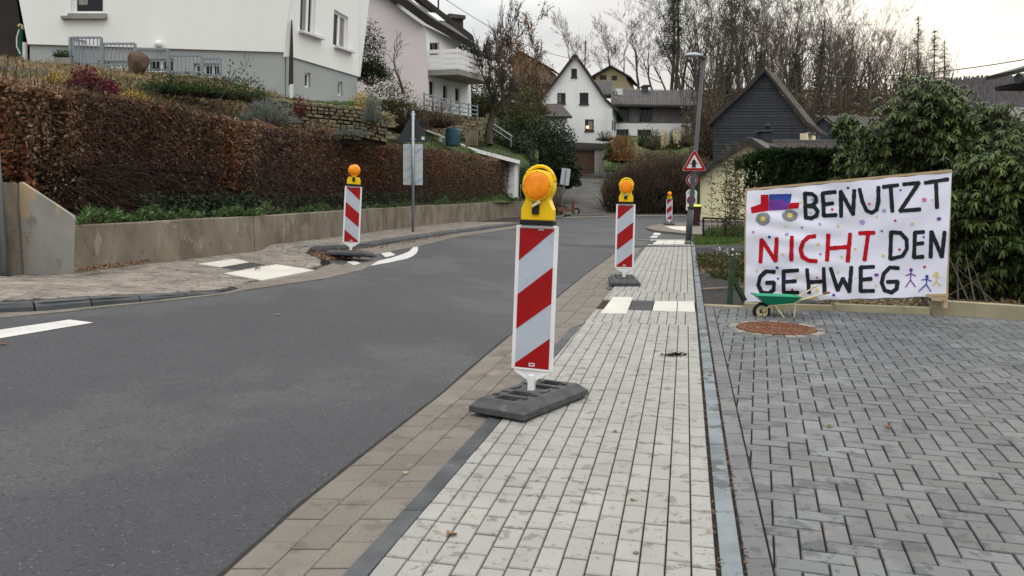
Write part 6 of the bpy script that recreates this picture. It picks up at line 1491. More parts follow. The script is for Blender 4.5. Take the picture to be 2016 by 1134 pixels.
# ------------------------------------------------------------ traffic beacons
def beacon(label, loc, rz, lean, flip, lamp, scale, group, foot_rot=0.0, foot_tilt=(0, 0), tag=True):
    t = thing('traffic_beacon', label, 'traffic beacon', loc, (0, lean, rz), group=group, local=True); t.scale = (scale,)*3
    def ob(name, b_, m, par=t, sm=False, bev=0):
        o = b_.build(name, M_[m], par, local=True, smooth=False)
        if bev: bevel_obj(o, bev)
        if sm: o.data.shade_smooth()
        return o
    # recycled rubber foot: chamfered slab with through holes and raised ribs, long axis along y
    bm = bmesh.new(); hw, hl, H = .225, .40, .105
    xs_ = [-hw, -.17, -.085, .085, .17, hw]; ys_ = [-hl, -.335, -.305, -.205, -.165, -.065, -.045, .045, .065, .165, .205, .305, .335, hl]
    holes = [(2, 2), (2, 4), (2, 8), (2, 10)]
    zt_ = lambda x, y: H*min(1, .52+.48*min((hw-abs(x))/.05, (hl-abs(y))/.065))
    b_ = MB(); nx2, ny2 = len(xs_), len(ys_)
    top = [(x, y, zt_(x, y)) for y in ys_ for x in xs_]; bot = [(x, y, .012) for y in ys_ for x in xs_]
    b_.v = top+bot; nn = nx2*ny2
    for j in range(ny2-1):
        for i in range(nx2-1):
            q = (j*nx2+i, j*nx2+i+1, (j+1)*nx2+i+1, (j+1)*nx2+i)
            if (i, j) in holes:
                for a in range(4):
                    u, v = q[a], q[(a+1) % 4]; b_.f.append((v, u, u+nn, v+nn))
            else: b_.f.append(q); b_.f.append(tuple(k+nn for k in q[::-1]))
    ring = [i for i in range(nx2)]+[j*nx2+nx2-1 for j in range(1, ny2)]+[(ny2-1)*nx2+i for i in range(nx2-2, -1, -1)]+[j*nx2 for j in range(ny2-2, 0, -1)]
    for a in range(len(ring)): u, v = ring[a], ring[(a+1) % len(ring)]; b_.f.append((u, u+nn, v+nn, v))
    ft = ob('foot_plate', b_, 'rubber', bev=.006); ft.rotation_euler = (foot_tilt[0], foot_tilt[1], foot_rot)
    b_ = MB()
    for s in (-1, 1):
        for y in (-.24, .24):
            b_.box((s*.12, y, H+.004), (.035, .02, .016)); b_.box((s*.12-.0075*s, y+.02, H+.004), (.02, .03, .016))
        b_.box((s*.12, .0, H+.003), (.03, .09, .012)); b_.box((s*.12, .13, H+.003), (.05, .022, .014)); b_.box((s*.12, -.13, H+.003), (.05, .022, .014))
    for sx in (-1, 1):
        for sy in (-1, 1): b_.box((sx*.16, sy*.33, .008), (.05, .08, .016))
    rb = b_.build('rib', M_['rubber'], ft, local=True)
    b_ = MB()
    for y in (-.255, -.115, .115, .255): b_.box((0, y, .010), (.16, .09, .006))
    b_.build('hole_shade', M_['black'], ft, local=True)  # black plates stand in for the shade inside the through holes
    ob('stem', MB().box((0, 0, .13), (.045, .045, .16)), 'plast_white', bev=.004)
    # panel body: frame with pointed foot
    z0, z1, hwp = .245, 1.235, .140
    fr = [(-hwp, z1-.02), (-hwp+.018, z1), (hwp-.018, z1), (hwp, z1-.02), (hwp, z0+.01), (hwp-.01, z0-.005), (.045, z0-.060), (.03, z0-.085), (-.03, z0-.085), (-.045, z0-.060), (-hwp+.01, z0-.005), (-hwp, z0+.01)]
    b_ = MB().hexa([(x, .026, z) for x, z in fr], [(x, -.012, z) for x, z in fr]); pn = ob('panel', b_, 'plast_white', bev=.004)
    for s in (-1, 1): ob('frame', MB().bar((s*(hwp-.009), -.004, z0), (s*(hwp-.009), -.004, z1-.004), .018, .034), 'plast_white', pn, bev=.004)
    ob('frame', MB().bar((-hwp+.02, -.004, z1-.010), (hwp-.02, -.004, z1-.010), .03, .018), 'plast_white', pn, bev=.003)
    ob('frame', MB().bar((-hwp+.02, -.004, z0+.004), (hwp-.02, -.004, z0+.004), .03, .014), 'plast_white', pn, bev=.003)
    for s in (-1, 1): ob('rib', MB().bar((s*.12, -.012, z0-.01), (s*.035, -.012, z0-.062), .012, .012), 'plast_white', pn)
    iw = .121; zb, zt = z0+.014, z1-.022; Hh = zt-zb
    bandsL = [0, .232, .475, .725, .975]; bandsR = [0, .01, .268, .525, .775]
    if flip: bandsL, bandsR = bandsR, bandsL
    L_ = [0]+bandsL[1:]; R_ = [0]+bandsR[1:]
    Lp = bandsL[1:]; Rp = bandsR[1:]
    def stripe(poly, m, off): MB().hexa([(x, -.0125, z) for x, z in poly], [(x, off, z) for x, z in poly]).build('stripe', M_[m], pn, local=True)
    zz = lambda f: zt-f*Hh
    def face(poly, m, off):
        MB().add([(x, off, z) for x, z in poly], [tuple(range(len(poly)))]).build('stripe', M_[m], pn, local=True)
    stripe([(-iw, zz(0)), (iw, zz(0)), (iw, zz(1)), (-iw, zz(1))], 'refl_white', -.0145)
    o0 = -.0165
    def red(poly): MB().hexa([(x, -.0140, z) for x, z in poly], [(x, o0, z) for x, z in poly]).build('stripe', M_['red'], pn, local=True)
    red([(-iw, zz(0)), (iw, zz(0)), (iw, zz(Rp[0])), (-iw, zz(Lp[0]))])
    red([(-iw, zz(Lp[1])), (iw, zz(Rp[1])), (iw, zz(Rp[2])), (-iw, zz(Lp[2]))])
    if flip: red([(-iw, zz(Lp[3])), (iw, zz(Rp[3])), (iw, zz(1)), (-iw, zz(1))])
    else: red([(-iw, zz(Lp[3])), (iw, zz(Rp[3])), (iw, zz(1)), (-iw, zz(1))])
    if tag:
        MB().box((0, -.0172, zb+.024), (.042, .002, .024)).build('sticker', M_['sign_white'], pn, local=True); MB().box((0, -.0186, zb+.026), (.026, .0012, .009)).build('print', M_['red'], pn, local=True)
        MB().box((.03*(-1 if flip else 1), -.0172, zt-.008), (.04, .002, .007)).build('print', M_['refl_white'], pn, local=True)
    # lamp
    ob('lamp_mount', MB().box((0, 0, z1+.016), (.235, .085, .032)), 'black', bev=.004)
    zb2 = z1+.033
    if lamp == 'A':
        lp = thing('lamp', None, None, (0, 0, (1-.93)*(z1+.03)), local=True); lp.parent = t; lp.scale = (.93, .93, .93)
        prof = [(-.118, 0), (.118, 0), (.118, .075), (.085, .135), (.095, .16)]
        cz = .245; rr = .118
        arc = [(rr*math.cos(a), cz+rr*math.sin(a)) for a in [R(-38+ (256)*i/22) for i in range(23)]]
        out_ = [(-.118, 0), (.118, 0), (.118, .08), (.088, .15)]+arc+[(-.088, .15), (-.118, .08)]
        bd = MB().hexa([(x, .05, z+zb2) for x, z in out_], [(x, -.045, z+zb2) for x, z in out_]).build('housing', M_['yellow'], lp, local=True); bevel_obj(bd, .008)
        ha = [(.117*math.cos(a), -0, cz+.02+.124*math.sin(a)) for a in [R(5+170*i/16) for i in range(17)]]
        MB().tube([(x, y, z+zb2) for x, y, z in ha], .0125, 8).build('handle', M_['yellow'], lp, local=True, smooth=True)
        MB().lathe([(.102, -.045), (.110, -.056), (.106, -.068), (.0985, -.068), (.0985, -.045)], 32, (0, 0, cz+zb2), 'Y', ring=True).build('lens_ring', M_['yellow'], lp, local=True, smooth=True)
        le_ = MB().lathe([(.099, -.05), (.097, -.068), (.085, -.078), (.06, -.085), (.03, -.088), (.004, -.089)], 32, (0, 0, cz+zb2), 'Y').build('lens', M_['orange'], lp, local=True, smooth=True)
        b_ = MB()
        for r2 in (.03, .05, .07, .088):
            b_.tube([(r2*math.cos(6.283*k/24), -.087+.0004/(.11-r2)*.0+(r2/.1)**3*.013, r2*math.sin(6.283*k/24)+cz+zb2) for k in range(25)], .0022, 4, cap=False)
        b_.build('lens_ridges', M_['orange'], lp, local=True)
        MB().box((-.005, -.052, .085+zb2), (.05, .022, .085)).build('latch', M_['black'], lp, local=True)
        MB().bar((-.03, -.066, .10+zb2), (.03, -.066, .135+zb2), .012, .022).build('latch_lever', M_['cream_metal'], lp, local=True)
        for a in (90, 180, 0): MB().box((.101*math.cos(R(a)), -.068, cz+zb2+.101*math.sin(R(a))), (.007, .006, .007)).build('screw', M_['fascia'], lp, local=True)
        MB().box((0, .06, cz+zb2), (.15, .03, .15)).build('rear_lens', M_['orange'], lp, local=True)
        MB().hexa([(-.06, -.044, zb2+.01), (.0, -.044, zb2+.01), (.0, -.044, zb2+.10), (-.05, -.044, zb2+.115)], [(-.066, -.047, zb2+.008), (.0, -.047, zb2+.008), (.0, -.047, zb2+.012), (-.066, -.047, zb2+.012)])
    else:
        lp = thing('lamp', None, None, (0, 0, 0), local=True); lp.parent = t
        body = [(-.115, 0), (.115, 0), (.115, .07), (.09, .125), (-.09, .125), (-.115, .07)]
        o = MB().hexa([(x, .045, z+zb2) for x, z in body], [(x, -.045, z+zb2) for x, z in body]).build('housing', M_['yellow'], lp, local=True); bevel_obj(o, .008)
        MB().lathe([(.03, .12), (.035, .15)], 12, (0, 0, zb2)).build('neck', M_['yellow'], lp, local=True)
        MB().lathe([(.004, -.060), (.04, -.056), (.075, -.040), (.096, -.018), (.10, 0), (.096, .018), (.075, .040), (.04, .056), (.004, .060)], 28, (0, 0, .245+zb2), 'Y').build('lens', M_['orange'], lp, local=True, smooth=True)
        MB().lathe([(.099, -.008), (.104, -.006), (.106, 0), (.104, .006), (.099, .008)], 28, (0, 0, .245+zb2), 'Y', ring=True).build('lens_ring', M_['orange'], lp, local=True)
        MB().box((-.0, -.05, .085+zb2), (.045, .02, .08)).build('latch', M_['black'], lp, local=True)
        MB().box((-.03, 0, .355+zb2), (.05, .03, .025)).build('cap', M_['fascia'], lp, local=True)
    return t
BG = 'red and white traffic beacons with orange lamps'
yawp = math.atan(SL)
g = G(1045, 806); beacon('nearest and largest red-white traffic beacon with an orange lamp, on the pavement edge', (g[0], g[1], g[2]+.032), R(-19), R(2.2), False, 'A', 1.0, BG, R(-17), (yawp, R(-2.2)))
g = G(1228, 562); beacon('red-white traffic beacon with orange lamp standing beside the white paving plates', (g[0], g[1], g[2]+.03), R(-8), R(.9), False, 'A', 1.0, BG, R(4), (yawp, 0))
g = G(1317, 446); beacon('small distant red-white traffic beacon on the far pavement nose', (g[0], g[1], g[2]+.07), R(-5), R(.3), False, 'B', .80, BG, R(5), (yawp, 0))
g = G(690, 512); bl_ = beacon('red-white traffic beacon leaning at the parking bay kerb below the hedge, stripes the other way', (g[0], g[1], g[2]+.06), R(8), R(3.4), True, 'B', 1.0, BG, R(62), (R(-3), R(4)))
# ------------------------------------------------------------ signs
def text_mesh(s, size, ext=.001):
    cu = bpy.data.curves.new('print', 'FONT'); cu.body = s; cu.size = size; cu.align_x = 'CENTER'; cu.align_y = 'CENTER'; cu.extrude = ext
    o = bpy.data.objects.new('print', cu); C.objects.link(o)
    me = bpy.data.meshes.new_from_object(o, depsgraph=bpy.context.evaluated_depsgraph_get()); C.objects.unlink(o); bpy.data.objects.remove(o)
    return me
def put_text(s, size, loc, rot, m, parent, name='print'):
    me = text_mesh(s, size); o = bpy.data.objects.new(name, me); C.objects.link(o); me.materials.clear(); me.materials.append(M_[m]); o.parent = parent; o.location = loc; o.rotation_euler = rot; return o
g = G(813, 457, .1)
sg = thing('road_sign', 'back of a triangular road sign above a film-covered plate, below the hedge', 'road sign', g, (0, R(.6), R(4)), local=True)
MB().tube([(0, 0, -.05), (0, 0, 3.2)], .038, 12).build('pole', M_['grey_metal'], sg, local=True, smooth=True)
def rtri(cx, cz, s, y0, y1, m, name, par, r=.05, inv=False):
    pts = []; h = s*.866; C3 = [(cx, cz+h*2/3), (cx-s/2, cz-h/3), (cx+s/2, cz-h/3)]
    for i in range(3):
        p = Vector(C3[i]); a = (Vector(C3[i-1])-p).normalized(); b = (Vector(C3[(i+1) % 3])-p).normalized(); A = p+a*r*1.732; B = p+b*r*1.732; ctr = p+(a+b).normalized()*2*r
        for k in range(6):
            v = A.lerp(B, k/5)-ctr; pts.append(ctr+v.normalized()*r)
    return MB().hexa([(p.x, y0, p.y) for p in pts], [(p.x, y1, p.y) for p in pts]).build(name, M_[m], par, local=True)
rtri(0, 2.66, .90, .09, .082, 'black_soft', 'sign_plate', sg, .04)
for z in (2.47, 3.12): MB().box((0, .05, z), (.14, .06, .03)).build('clamp', M_['grey_metal'], sg, local=True)
MB().box((.26, .0800, 2.50), (.08, .003, .08)).build('sticker', M_['sign_white'], sg, local=True)
fp = MB().box((-.005, .06, 1.80), (.52, .012, 1.08)).build('plate', M_['film'], sg, local=True)
for (x, z, s) in ((.155, 2.17, 'IGEPA'), (-.09, 1.70, 'IGEPA'), (.15, 1.36, 'IGEPA'), (-.20, 2.20, 'PA'), (-.20, 1.39, 'PA')):
    put_text(s, .095, (x, .0525, z), (R(90), R(-28), 0), 'film_blue', fp)
for x0, z0, x1, z1 in ((-.25, 1.92, .02, 2.05), (.05, 1.85, .25, 1.95), (-.15, 2.24, -.05, 2.28), (.05, 1.58, .2, 1.65), (-.16, 1.45, -.04, 1.5)): MB().bar((x0, .0525, z0), (x1, .0525, z1), .003, .006).build('print', M_['black_soft'], fp, local=True)
pg = G(10, 545, 0); o = MB().tube([(pg[0], pg[1], pg[2]-.1), (pg[0]-.09, pg[1], pg[2]+4.2)], .042, 12).build('pole', M_['grey_metal'], None, smooth=True); setp(o, 'grey galvanised pole at the left edge beside the concrete slabs', 'pole')
# tilted sign back at the driveway
g = G(1105, 415); ts = thing('road_sign', 'small grey plate sign seen from behind, leaning at the driveway mouth', 'road sign', g, (0, R(7), R(10)), local=True)
MB().tube([(0, 0, -.1), (0, 0, 2.35)], .03, 8).build('pole', M_['grey_metal'], ts, local=True); MB().box((0, .04, 1.95), (.52, .02, .95)).build('plate', M_['film'], ts, local=True)
# street lamp with signs
g = Vector(G(1355, 476)); top_ = Vector(D(1384.5, 112, g.y)); 
la = thing('street_lamp', 'tall grey street lamp with a flat luminaire, leaning right at the end of the pavement', 'street lamp', g)
ax_ = (top_-g).normalized(); P_ = lambda h: g+ax_*h; HL = (top_-g).length
MB().tube([P_(-.1), P_(.9)], .085, 16).build('base_sleeve', M_['pole_dark'], la, smooth=True)
MB().tube([P_(.9), P_(1.0), P_(HL)], [.085, .068, .045], 16).build('pole', M_['pole_dark'], la, smooth=True)
MB().tube([P_(HL-.05)+Vector((.04, 0, 0)), P_(HL)+Vector((-.12, -.1, .02))], .05, 10).build('bracket', M_['pole_dark'], la)
tp = P_(HL)+Vector((-.10, -.10, .0))
bm = bmesh.new(); bmesh.ops.create_uvsphere(bm, u_segments=20, v_segments=10, radius=1)
V = []
for v in bm.verts:
    x = v.co.x; w_ = .13*(1-.25*x); V.append((tp.x-.20+x*.26, tp.y+v.co.y*w_, tp.z+(v.co.z*.10 if v.co.z > 0 else v.co.z*.03)-x*.0))
bm.verts.index_update(); Fs = [tuple(v.index for v in f.verts) for f in bm.faces]; bm.free()
mk('luminaire', V, Fs, M_['grey_metal'], la, smooth=True)
sgn = thing('priority_sign', 'red-bordered triangular priority sign above a round 30 sign at the street lamp', 'road sign', P_(2.0))
fx, fy = P_(2.26).x, P_(2.26).y-.10
dn = thing('priority_sign_face', None, None, (0, 0, 0), local=True); bpy.data.objects.remove(dn)
def tri_world(s, off, m, name, r):
    c = Vector(D(1367, 322, g.y-.12)); h = s*.866
    C3 = [(0, h*2/3), (-s/2, -h/3), (s/2, -h/3)]; pts = []
    for i in range(3):
        p = Vector(C3[i]); a = (Vector(C3[i-1])-p).normalized(); b = (Vector(C3[(i+1) % 3])-p).normalized(); A = p+a*r*1.732; B = p+b*r*1.732; ctr = p+(a+b).normalized()*2*r
        for k in range(6): pts.append(ctr+(A.lerp(B, k/5)-ctr).normalized()*r)
    return MB().hexa([(c.x+p.x, c.y+.012-off*.5, c.z+p.y) for p in pts], [(c.x+p.x, c.y-off, c.z+p.y) for p in pts]).build(name, M_[m], sgn)
tri_world(.70, .0, 'sign_white', 'plate', .04); tri_world(.675, .004, 'red', 'border', .035); tri_world(.435, .008, 'sign_white', 'field', .01)
c = Vector(D(1366, 322, g.y-.13))
MB().hexa([(c.x+x, c.y, c.z+z) for x, z in ((-.035, -.13), (0, -.09), (.04, -.13), (.055, -.10), (.055, .07), (.0, .13), (-.05, .07), (-.05, -.10))], [(c.x+x, c.y-.004, c.z+z) for x, z in ((-.035, -.13), (0, -.09), (.04, -.13), (.055, -.10), (.055, .07), (.0, .13), (-.05, .07), (-.05, -.10))]).build('arrow', M_['black'], sgn)
MB().box((c.x, c.y-.001, c.z+.0), (.22, .004, .024)).build('crossbar', M_['black'], sgn)
c = Vector(D(1362.5, 354.5, g.y+.14)); rs30 = thing('speed_sign', 'round red-bordered 30 sign partly hidden behind the lamp pole', 'road sign', c)
def disc(r0, off, m, name, par, cc): 
    MB().lathe([(r0, 0), (r0, -.004)], 36, (cc.x, cc.y-off, cc.z), 'Y').build(name, M_[m], par)
disc(.172, 0, 'sign_white', 'plate', rs30, c); disc(.163, .005, 'red', 'border', rs30, c); disc(.118, .010, 'sign_white', 'field', rs30, c)
o = put_text('30', .19, (0, -.017, .0), (R(90), 0, 0), 'black', rs30)
kt = thing('kindergarten_sign', 'white oval plate lettered KITA over a no-stopping disc behind the lamp pole', 'road sign', D(1362, 412, 31.6))
kc = D(1361.5, 383, 31.6); pts = [(.22*math.cos(a)*1.0, .17*math.sin(a)) for a in [R(i*15) for i in range(0, 13)]]
pl_ = [(x, z+.05) for x, z in pts]+[(-.22, -.02), (.22, -.02)]
MB().hexa([(kc[0]+x, kc[1], kc[2]+z) for x, z in pl_], [(kc[0]+x, kc[1]-.01, kc[2]+z) for x, z in pl_]).build('plate', M_['sign_white'], kt)
MB().box((kc[0], kc[1], kc[2]-.32), (.42, .012, .60)).build('lower_plate', M_['sign_white'], kt)
MB().lathe([(.17, 0), (.17, -.012)], 30, (kc[0]-.01, kc[1]-.012, kc[2]-.22), 'Y').build('disc', M_['red'], kt); MB().lathe([(.12, 0), (.12, -.006)], 30, (kc[0]-.01, kc[1]-.022, kc[2]-.22), 'Y').build('disc_field', M_['paint_blue'], kt)
for s in (-1, 1): MB().bar((kc[0]-.01-.08, kc[1]-.032, kc[2]-.22-.08*s), (kc[0]-.01+.08, kc[1]-.032, kc[2]-.22+.08*s), .004, .03).build('cross', M_['red'], kt)
MB().tube([D(1361, 375, 31.7), D(1361, 448, 31.7)], .03, 8).build('pole', M_['grey_metal'], kt)
wl = Vector(kt.location); put_text('KITA', .14, (kc[0]-wl.x, kc[1]-wl.y-.013, kc[2]-wl.z+.07), (R(90), 0, 0), 'black', kt)
# brown bin with yellow lid
g2 = Vector(G(1363, 447)); g2.y -= .3
bn = thing('wheelie_bin', 'brown wheelie bin with a yellow lid behind the lamp pole', 'bin', g2, (0, 0, R(-12)), local=True)
bt, tp_ = [(-.19, -.2, .04), (.19, -.2, .04), (.19, .2, .04), (-.19, .2, .04)], [(-.25, -.26, .74), (.25, -.26, .74), (.25, .26, .74), (-.25, .26, .74)]
MB().hexa(bt, tp_).build('body', M_['bin_brown'], bn, local=True); MB().box((0, 0, .755), (.53, .55, .035)).build('rim', M_['bin_brown'], bn, local=True)
MB().hexa([(-.27, -.29, .775), (.27, -.29, .775), (.27, .27, .775), (-.27, .27, .775)], [(-.22, -.22, .84), (.22, -.22, .84), (.22, .24, .87), (-.22, .24, .87)]).build('lid', M_['bin_lid'], bn, local=True)
for s in (-1, 1): MB().lathe([(.08, -.02), (.08, .02)], 16, (s*.2, .2, .08), 'X').build('wheel', M_['black'], bn, local=True)
# mesh gate
gt = thing('mesh_fence', 'low dark wire mesh fence panel at the cream wall', 'fence', G(1392, 468)); GF = VP((1384, 23.6), (1470, 23.2))
for a, b in (((1384.5, 428), (1384.5, 466)), ((1384.5, 429), (1470, 432)), ((1384.5, 463), (1470, 468)), ((1428, 430), (1428, 466)), ((1470, 431), (1470, 470))): MB().bar(GF.pt(*a), GF.pt(*b), .045).build('frame_bar', M_['black'], gt)
b_ = MB()
for i in range(26): b_.bar(GF.pt(1384+i*3.4, 430), GF.pt(1384+i*3.4, 466), .007)
for j in range(11): b_.bar(GF.pt(1384, 431+j*3.2), GF.pt(1470, 433+j*3.3), .007)
b_.build('mesh', M_['black'], gt)
# red scooter-like toy by the driveway
g = G(1118, 424); tb = thing('scooter', 'small red and black scooter parked at the driveway mouth', 'scooter', g, (0, 0, R(15)), local=True)
for x in (-.52, .48): MB().lathe([(.15, -.03), (.21, -.03), (.21, .03), (.15, .03), (.13, 0)], 18, (x, 0, .21), 'Y', ring=True).build('wheel', M_['black'], tb, local=True)
MB().hexa([(-.6, -.1, .25), (.15, -.1, .2), (.15, .1, .2), (-.6, .1, .25)], [(-.7, -.08, .48), (.02, -.08, .42), (.02, .08, .42), (-.7, .08, .48)]).build('body', M_['rust'], tb, local=True)
MB().hexa([(-.65, -.09, .49), (-.05, -.09, .44), (-.05, .09, .44), (-.65, .09, .49)], [(-.6, -.07, .58), (-.1, -.07, .5), (-.1, .07, .5), (-.6, .07, .58)]).build('seat', M_['black'], tb, local=True)
MB().hexa([(.2, -.08, .2), (.35, -.08, .3), (.35, .08, .3), (.2, .08, .2)], [(.28, -.1, .8), (.36, -.1, .78), (.36, .1, .78), (.28, .1, .8)]).build('front_shield', M_['rust'], tb, local=True)
MB().tube([(.48, 0, .21), (.3, 0, .95)], .02, 6).build('fork', M_['grey_metal'], tb, local=True); MB().tube([(.3, -.3, .95), (.3, .3, .95)], .016, 6).build('handlebar', M_['grey_metal'], tb, local=True)
MB().lathe([(.06, 0), (.05, .01)], 10, (.3, .28, 1.08), 'X').build('mirror', M_['sign_white'], tb, local=True)
# ------------------------------------------------------------ banner
BP = VP((1469, 10.35), (1872, 9.2)); CR = lambda x, y: (1440+x/3.149, 320+y/3.149)
bq = [CR(95, 178), CR(1366, 60), CR(1330, 828), CR(83, 866)]
bn_ = thing('banner', 'white painted bed-sheet banner reading BENUTZT NICHT DEN GEHWEG on a wooden frame', 'banner', BP.pt(1660, 600))
Q = [BP.pt(*p) for p in bq]; ub = BP.u
def wr(P):
    u = (P-BP.A).dot(BP.u); z = P.z
    return .011*math.sin(u*3+z*5)+.005*math.sin(u*9-z*13)+.004*math.sin(u*5+z*23)*max(0, math.sin(u*1.7+z))+.006*math.sin(z*31+u*6)*max(0, math.sin(u*2.3))+.004*math.sin(u*14+z*2)*max(0, .6-abs(z-1.9))
V = []; nu, nv = 90, 56
for j in range(nv+1):
    for i in range(nu+1):
        u, v = i/nu, j/nv; p = (Q[0]*(1-u)+Q[1]*u)*(1-v)+(Q[3]*(1-u)+Q[2]*u)*v; ed = .004*math.sin(i*.5)*(v in (0.0, 1.0))
        V.append(p+BP.n*wr(p)+Vector((0, 0, ed)))
V2 = [v-BP.n*.002 for v in V]; w_ = nu+1; n_ = len(V)
Fs = [(j*w_+i, j*w_+i+1, (j+1)*w_+i+1, (j+1)*w_+i) for j in range(nv) for i in range(nu)]; Fs += [tuple(k+n_ for k in f[::-1]) for f in Fs]
mk('cloth', V+V2, Fs, M_['cloth'], bn_, smooth=True)
cnt = [0]
def cpt(x, y, off): p = BP.pt(*CR(x, y)); return p+BP.n*(wr(p)+off)
def stroke(pts, wd, m, name='letter', jit=1.0):
    b_ = MB(); S_ = []
    for a, b in zip(pts[:-1], pts[1:]):
        L_ = math.hypot(b[0]-a[0], b[1]-a[1]); k = max(1, int(L_/14))
        for i in range(k): S_.append(((a[0]+(b[0]-a[0])*i/k), (a[1]+(b[1]-a[1])*i/k)))
    S_.append(pts[-1]); rs_ = random.Random(int(pts[0][0]*7+pts[0][1]))
    wv = [wd/2*(1+rs_.uniform(-.10, .10)*jit) for _ in S_]
    for i in range(len(S_)-1):
        a, b = S_[i], S_[i+1]; dx, dy = b[0]-a[0], b[1]-a[1]; L_ = math.hypot(dx, dy) or 1; dx, dy = dx/L_, dy/L_; nx1, ny1 = -dy, dx; e = wd*.16
        cnt[0] += 1; o_ = .0035+(i % 40)*.00006
        ring = [(a[0]-dx*e+nx1*wv[i], a[1]-dy*e+ny1*wv[i]), (b[0]+dx*e+nx1*wv[i+1], b[1]+dy*e+ny1*wv[i+1]), (b[0]+dx*e*2.2, b[1]+dy*e*2.2), (b[0]+dx*e-nx1*wv[i+1], b[1]+dy*e-ny1*wv[i+1]), (a[0]-dx*e-nx1*wv[i], a[1]-dy*e-ny1*wv[i]), (a[0]-dx*e*2.2, a[1]-dy*e*2.2)]
        n0_ = len(b_.v); b_.v += [tuple(cpt(x, y, o_)) for x, y in ring]; b_.f.append(tuple(n0_+k for k in range(6)))
    return b_
def letter(strokes, m, wd=24, name='letter'):
    b_ = MB()
    for si, s in enumerate(strokes):
        q = stroke(s, wd, m); b_.add([tuple(Vector(v)+BP.n*.0008*si) for v in q.v], q.f)
    b_.build(name, M_[m], bn_)
K = 'paint_black'
for L in ([[(455, 190), (460, 345)], [(455, 192), (500, 195), (522, 212), (525, 240), (505, 262), (465, 268)], [(470, 268), (515, 276), (535, 302), (525, 330), (495, 345), (460, 341)]],
          [[(645, 182), (566, 190), (572, 330), (650, 325)], [(572, 260), (628, 252)]], [[(680, 335), (678, 178), (755, 322), (762, 172)]], [[(795, 165), (812, 240), (838, 298), (870, 312), (900, 292), (912, 240), (912, 152)]],
          [[(942, 152), (1033, 140)], [(988, 150), (998, 303)]], [[(1067, 135), (1162, 126), (1046, 300), (1170, 290)]], [[(1200, 126), (1342, 103)], [(1268, 118), (1275, 280)]],
          [[(990, 430), (984, 598)], [(990, 432), (1048, 436), (1086, 478), (1088, 535), (1060, 580), (986, 598)]], [[(1193, 430), (1138, 434), (1132, 588), (1188, 584)], [(1136, 506), (1188, 499)]], [[(1235, 588), (1240, 428), (1305, 585), (1322, 430)]],
          [[(266, 678), (212, 675), (178, 708), (165, 760), (185, 803), (230, 812), (260, 790), (264, 744), (216, 746)]], [[(413, 668), (322, 674), (324, 806), (413, 806)], [(324, 740), (398, 735)]], [[(470, 662), (482, 808)], [(573, 655), (578, 808)], [(478, 742), (576, 736)]],
          [[(616, 655), (660, 792), (692, 718), (732, 800), (744, 648)]], [[(883, 646), (802, 650), (802, 796), (883, 795)], [(804, 726), (868, 720)]], [[(1036, 655), (982, 650), (944, 690), (932, 745), (950, 792), (993, 805), (1024, 782), (1030, 738), (966, 740)]]): letter(L, K, 25)
for L in ([[(180, 618), (188, 478), (275, 610), (282, 470)]], [[(376, 460), (372, 606)]], [[(518, 456), (478, 462), (446, 492), (430, 540), (442, 585), (480, 608), (528, 611)]], [[(600, 448), (594, 606)], [(735, 442), (722, 612)], [(602, 532), (728, 522)]], [[(793, 438), (884, 435)], [(848, 440), (825, 604)]]): letter(L, 'paint_red', 26)
def blob(poly, m, name, off): 
    pts = [Vector((*p, 0)) for p in poly]; tr = tessellate_polygon([pts]); bm = bmesh.new(); vv = [bm.verts.new((*p, 0)) for p in poly]
    for t_ in tr: bm.faces.new([vv[i] for i in t_])
    for ax in (0, 1):
        a, b = min(p[ax] for p in poly), max(p[ax] for p in poly); k = a+20
        while k < b:
            bmesh.ops.bisect_plane(bm, geom=bm.verts[:]+bm.edges[:]+bm.faces[:], plane_co=(k, 0, 0) if ax == 0 else (0, k, 0), plane_no=(1, 0, 0) if ax == 0 else (0, 1, 0)); k += 20
    bm.verts.index_update(); V = [tuple(cpt(v.co.x, v.co.y, off)) for v in bm.verts]; Fs = [tuple(v.index for v in f.verts) for f in bm.faces]; bm.free(); return mk(name, V, Fs, M_[m], bn_)
def ell(cx, cy, rx, ry, n=16, j=.06): rs_ = random.Random(int(cx+cy)); return [(cx+rx*math.cos(6.283*k/n)*(1+rs_.uniform(-j, j)), cy+ry*math.sin(6.283*k/n)*(1+rs_.uniform(-j, j))) for k in range(n)]
blob([(182, 200), (230, 198), (231, 298), (126, 315), (120, 278), (182, 256)], 'paint_red', 'painted_truck', .005); blob([(234, 196), (372, 194), (364, 246), (322, 244), (320, 228), (232, 234)], 'paint_blue', 'painted_truck', .0052)
blob([(232, 235), (320, 229), (322, 245), (363, 247), (345, 291), (232, 298)], 'paint_purple', 'painted_truck', .0056); blob([(364, 250), (421, 247), (416, 283), (347, 289)], 'paint_red', 'painted_truck', .0060)
for cx, cy, rx, ry in ((198, 349, 45, 40), (363, 328, 47, 37)): blob(ell(cx, cy, rx, ry, 18), 'paint_grey', 'painted_wheel', .0052); blob(ell(cx, cy, rx*.36, ry*.4, 12, .12), 'paint_yellow', 'painted_hub', .0066)
for c_, (hx, hy), S_ in (('paint_purple', (1113, 666), [[(1113, 680), (1110, 728)], [(1082, 702), (1112, 688), (1142, 703)], [(1080, 772), (1110, 728), (1140, 770)]]), ('paint_blue', (1212, 708), [[(1212, 720), (1208, 755)], [(1180, 728), (1212, 724), (1240, 736)], [(1162, 798), (1208, 755), (1236, 798)]]), ('paint_yellow', (1272, 688), [[(1272, 700), (1270, 735)], [(1248, 698), (1272, 708), (1293, 714)], [(1250, 764), (1270, 735), (1296, 766)]])):
    letter(S_, c_, 7, 'painted_figure'); blob(ell(hx, hy, 11, 12, 12), c_, 'painted_figure', .0068)
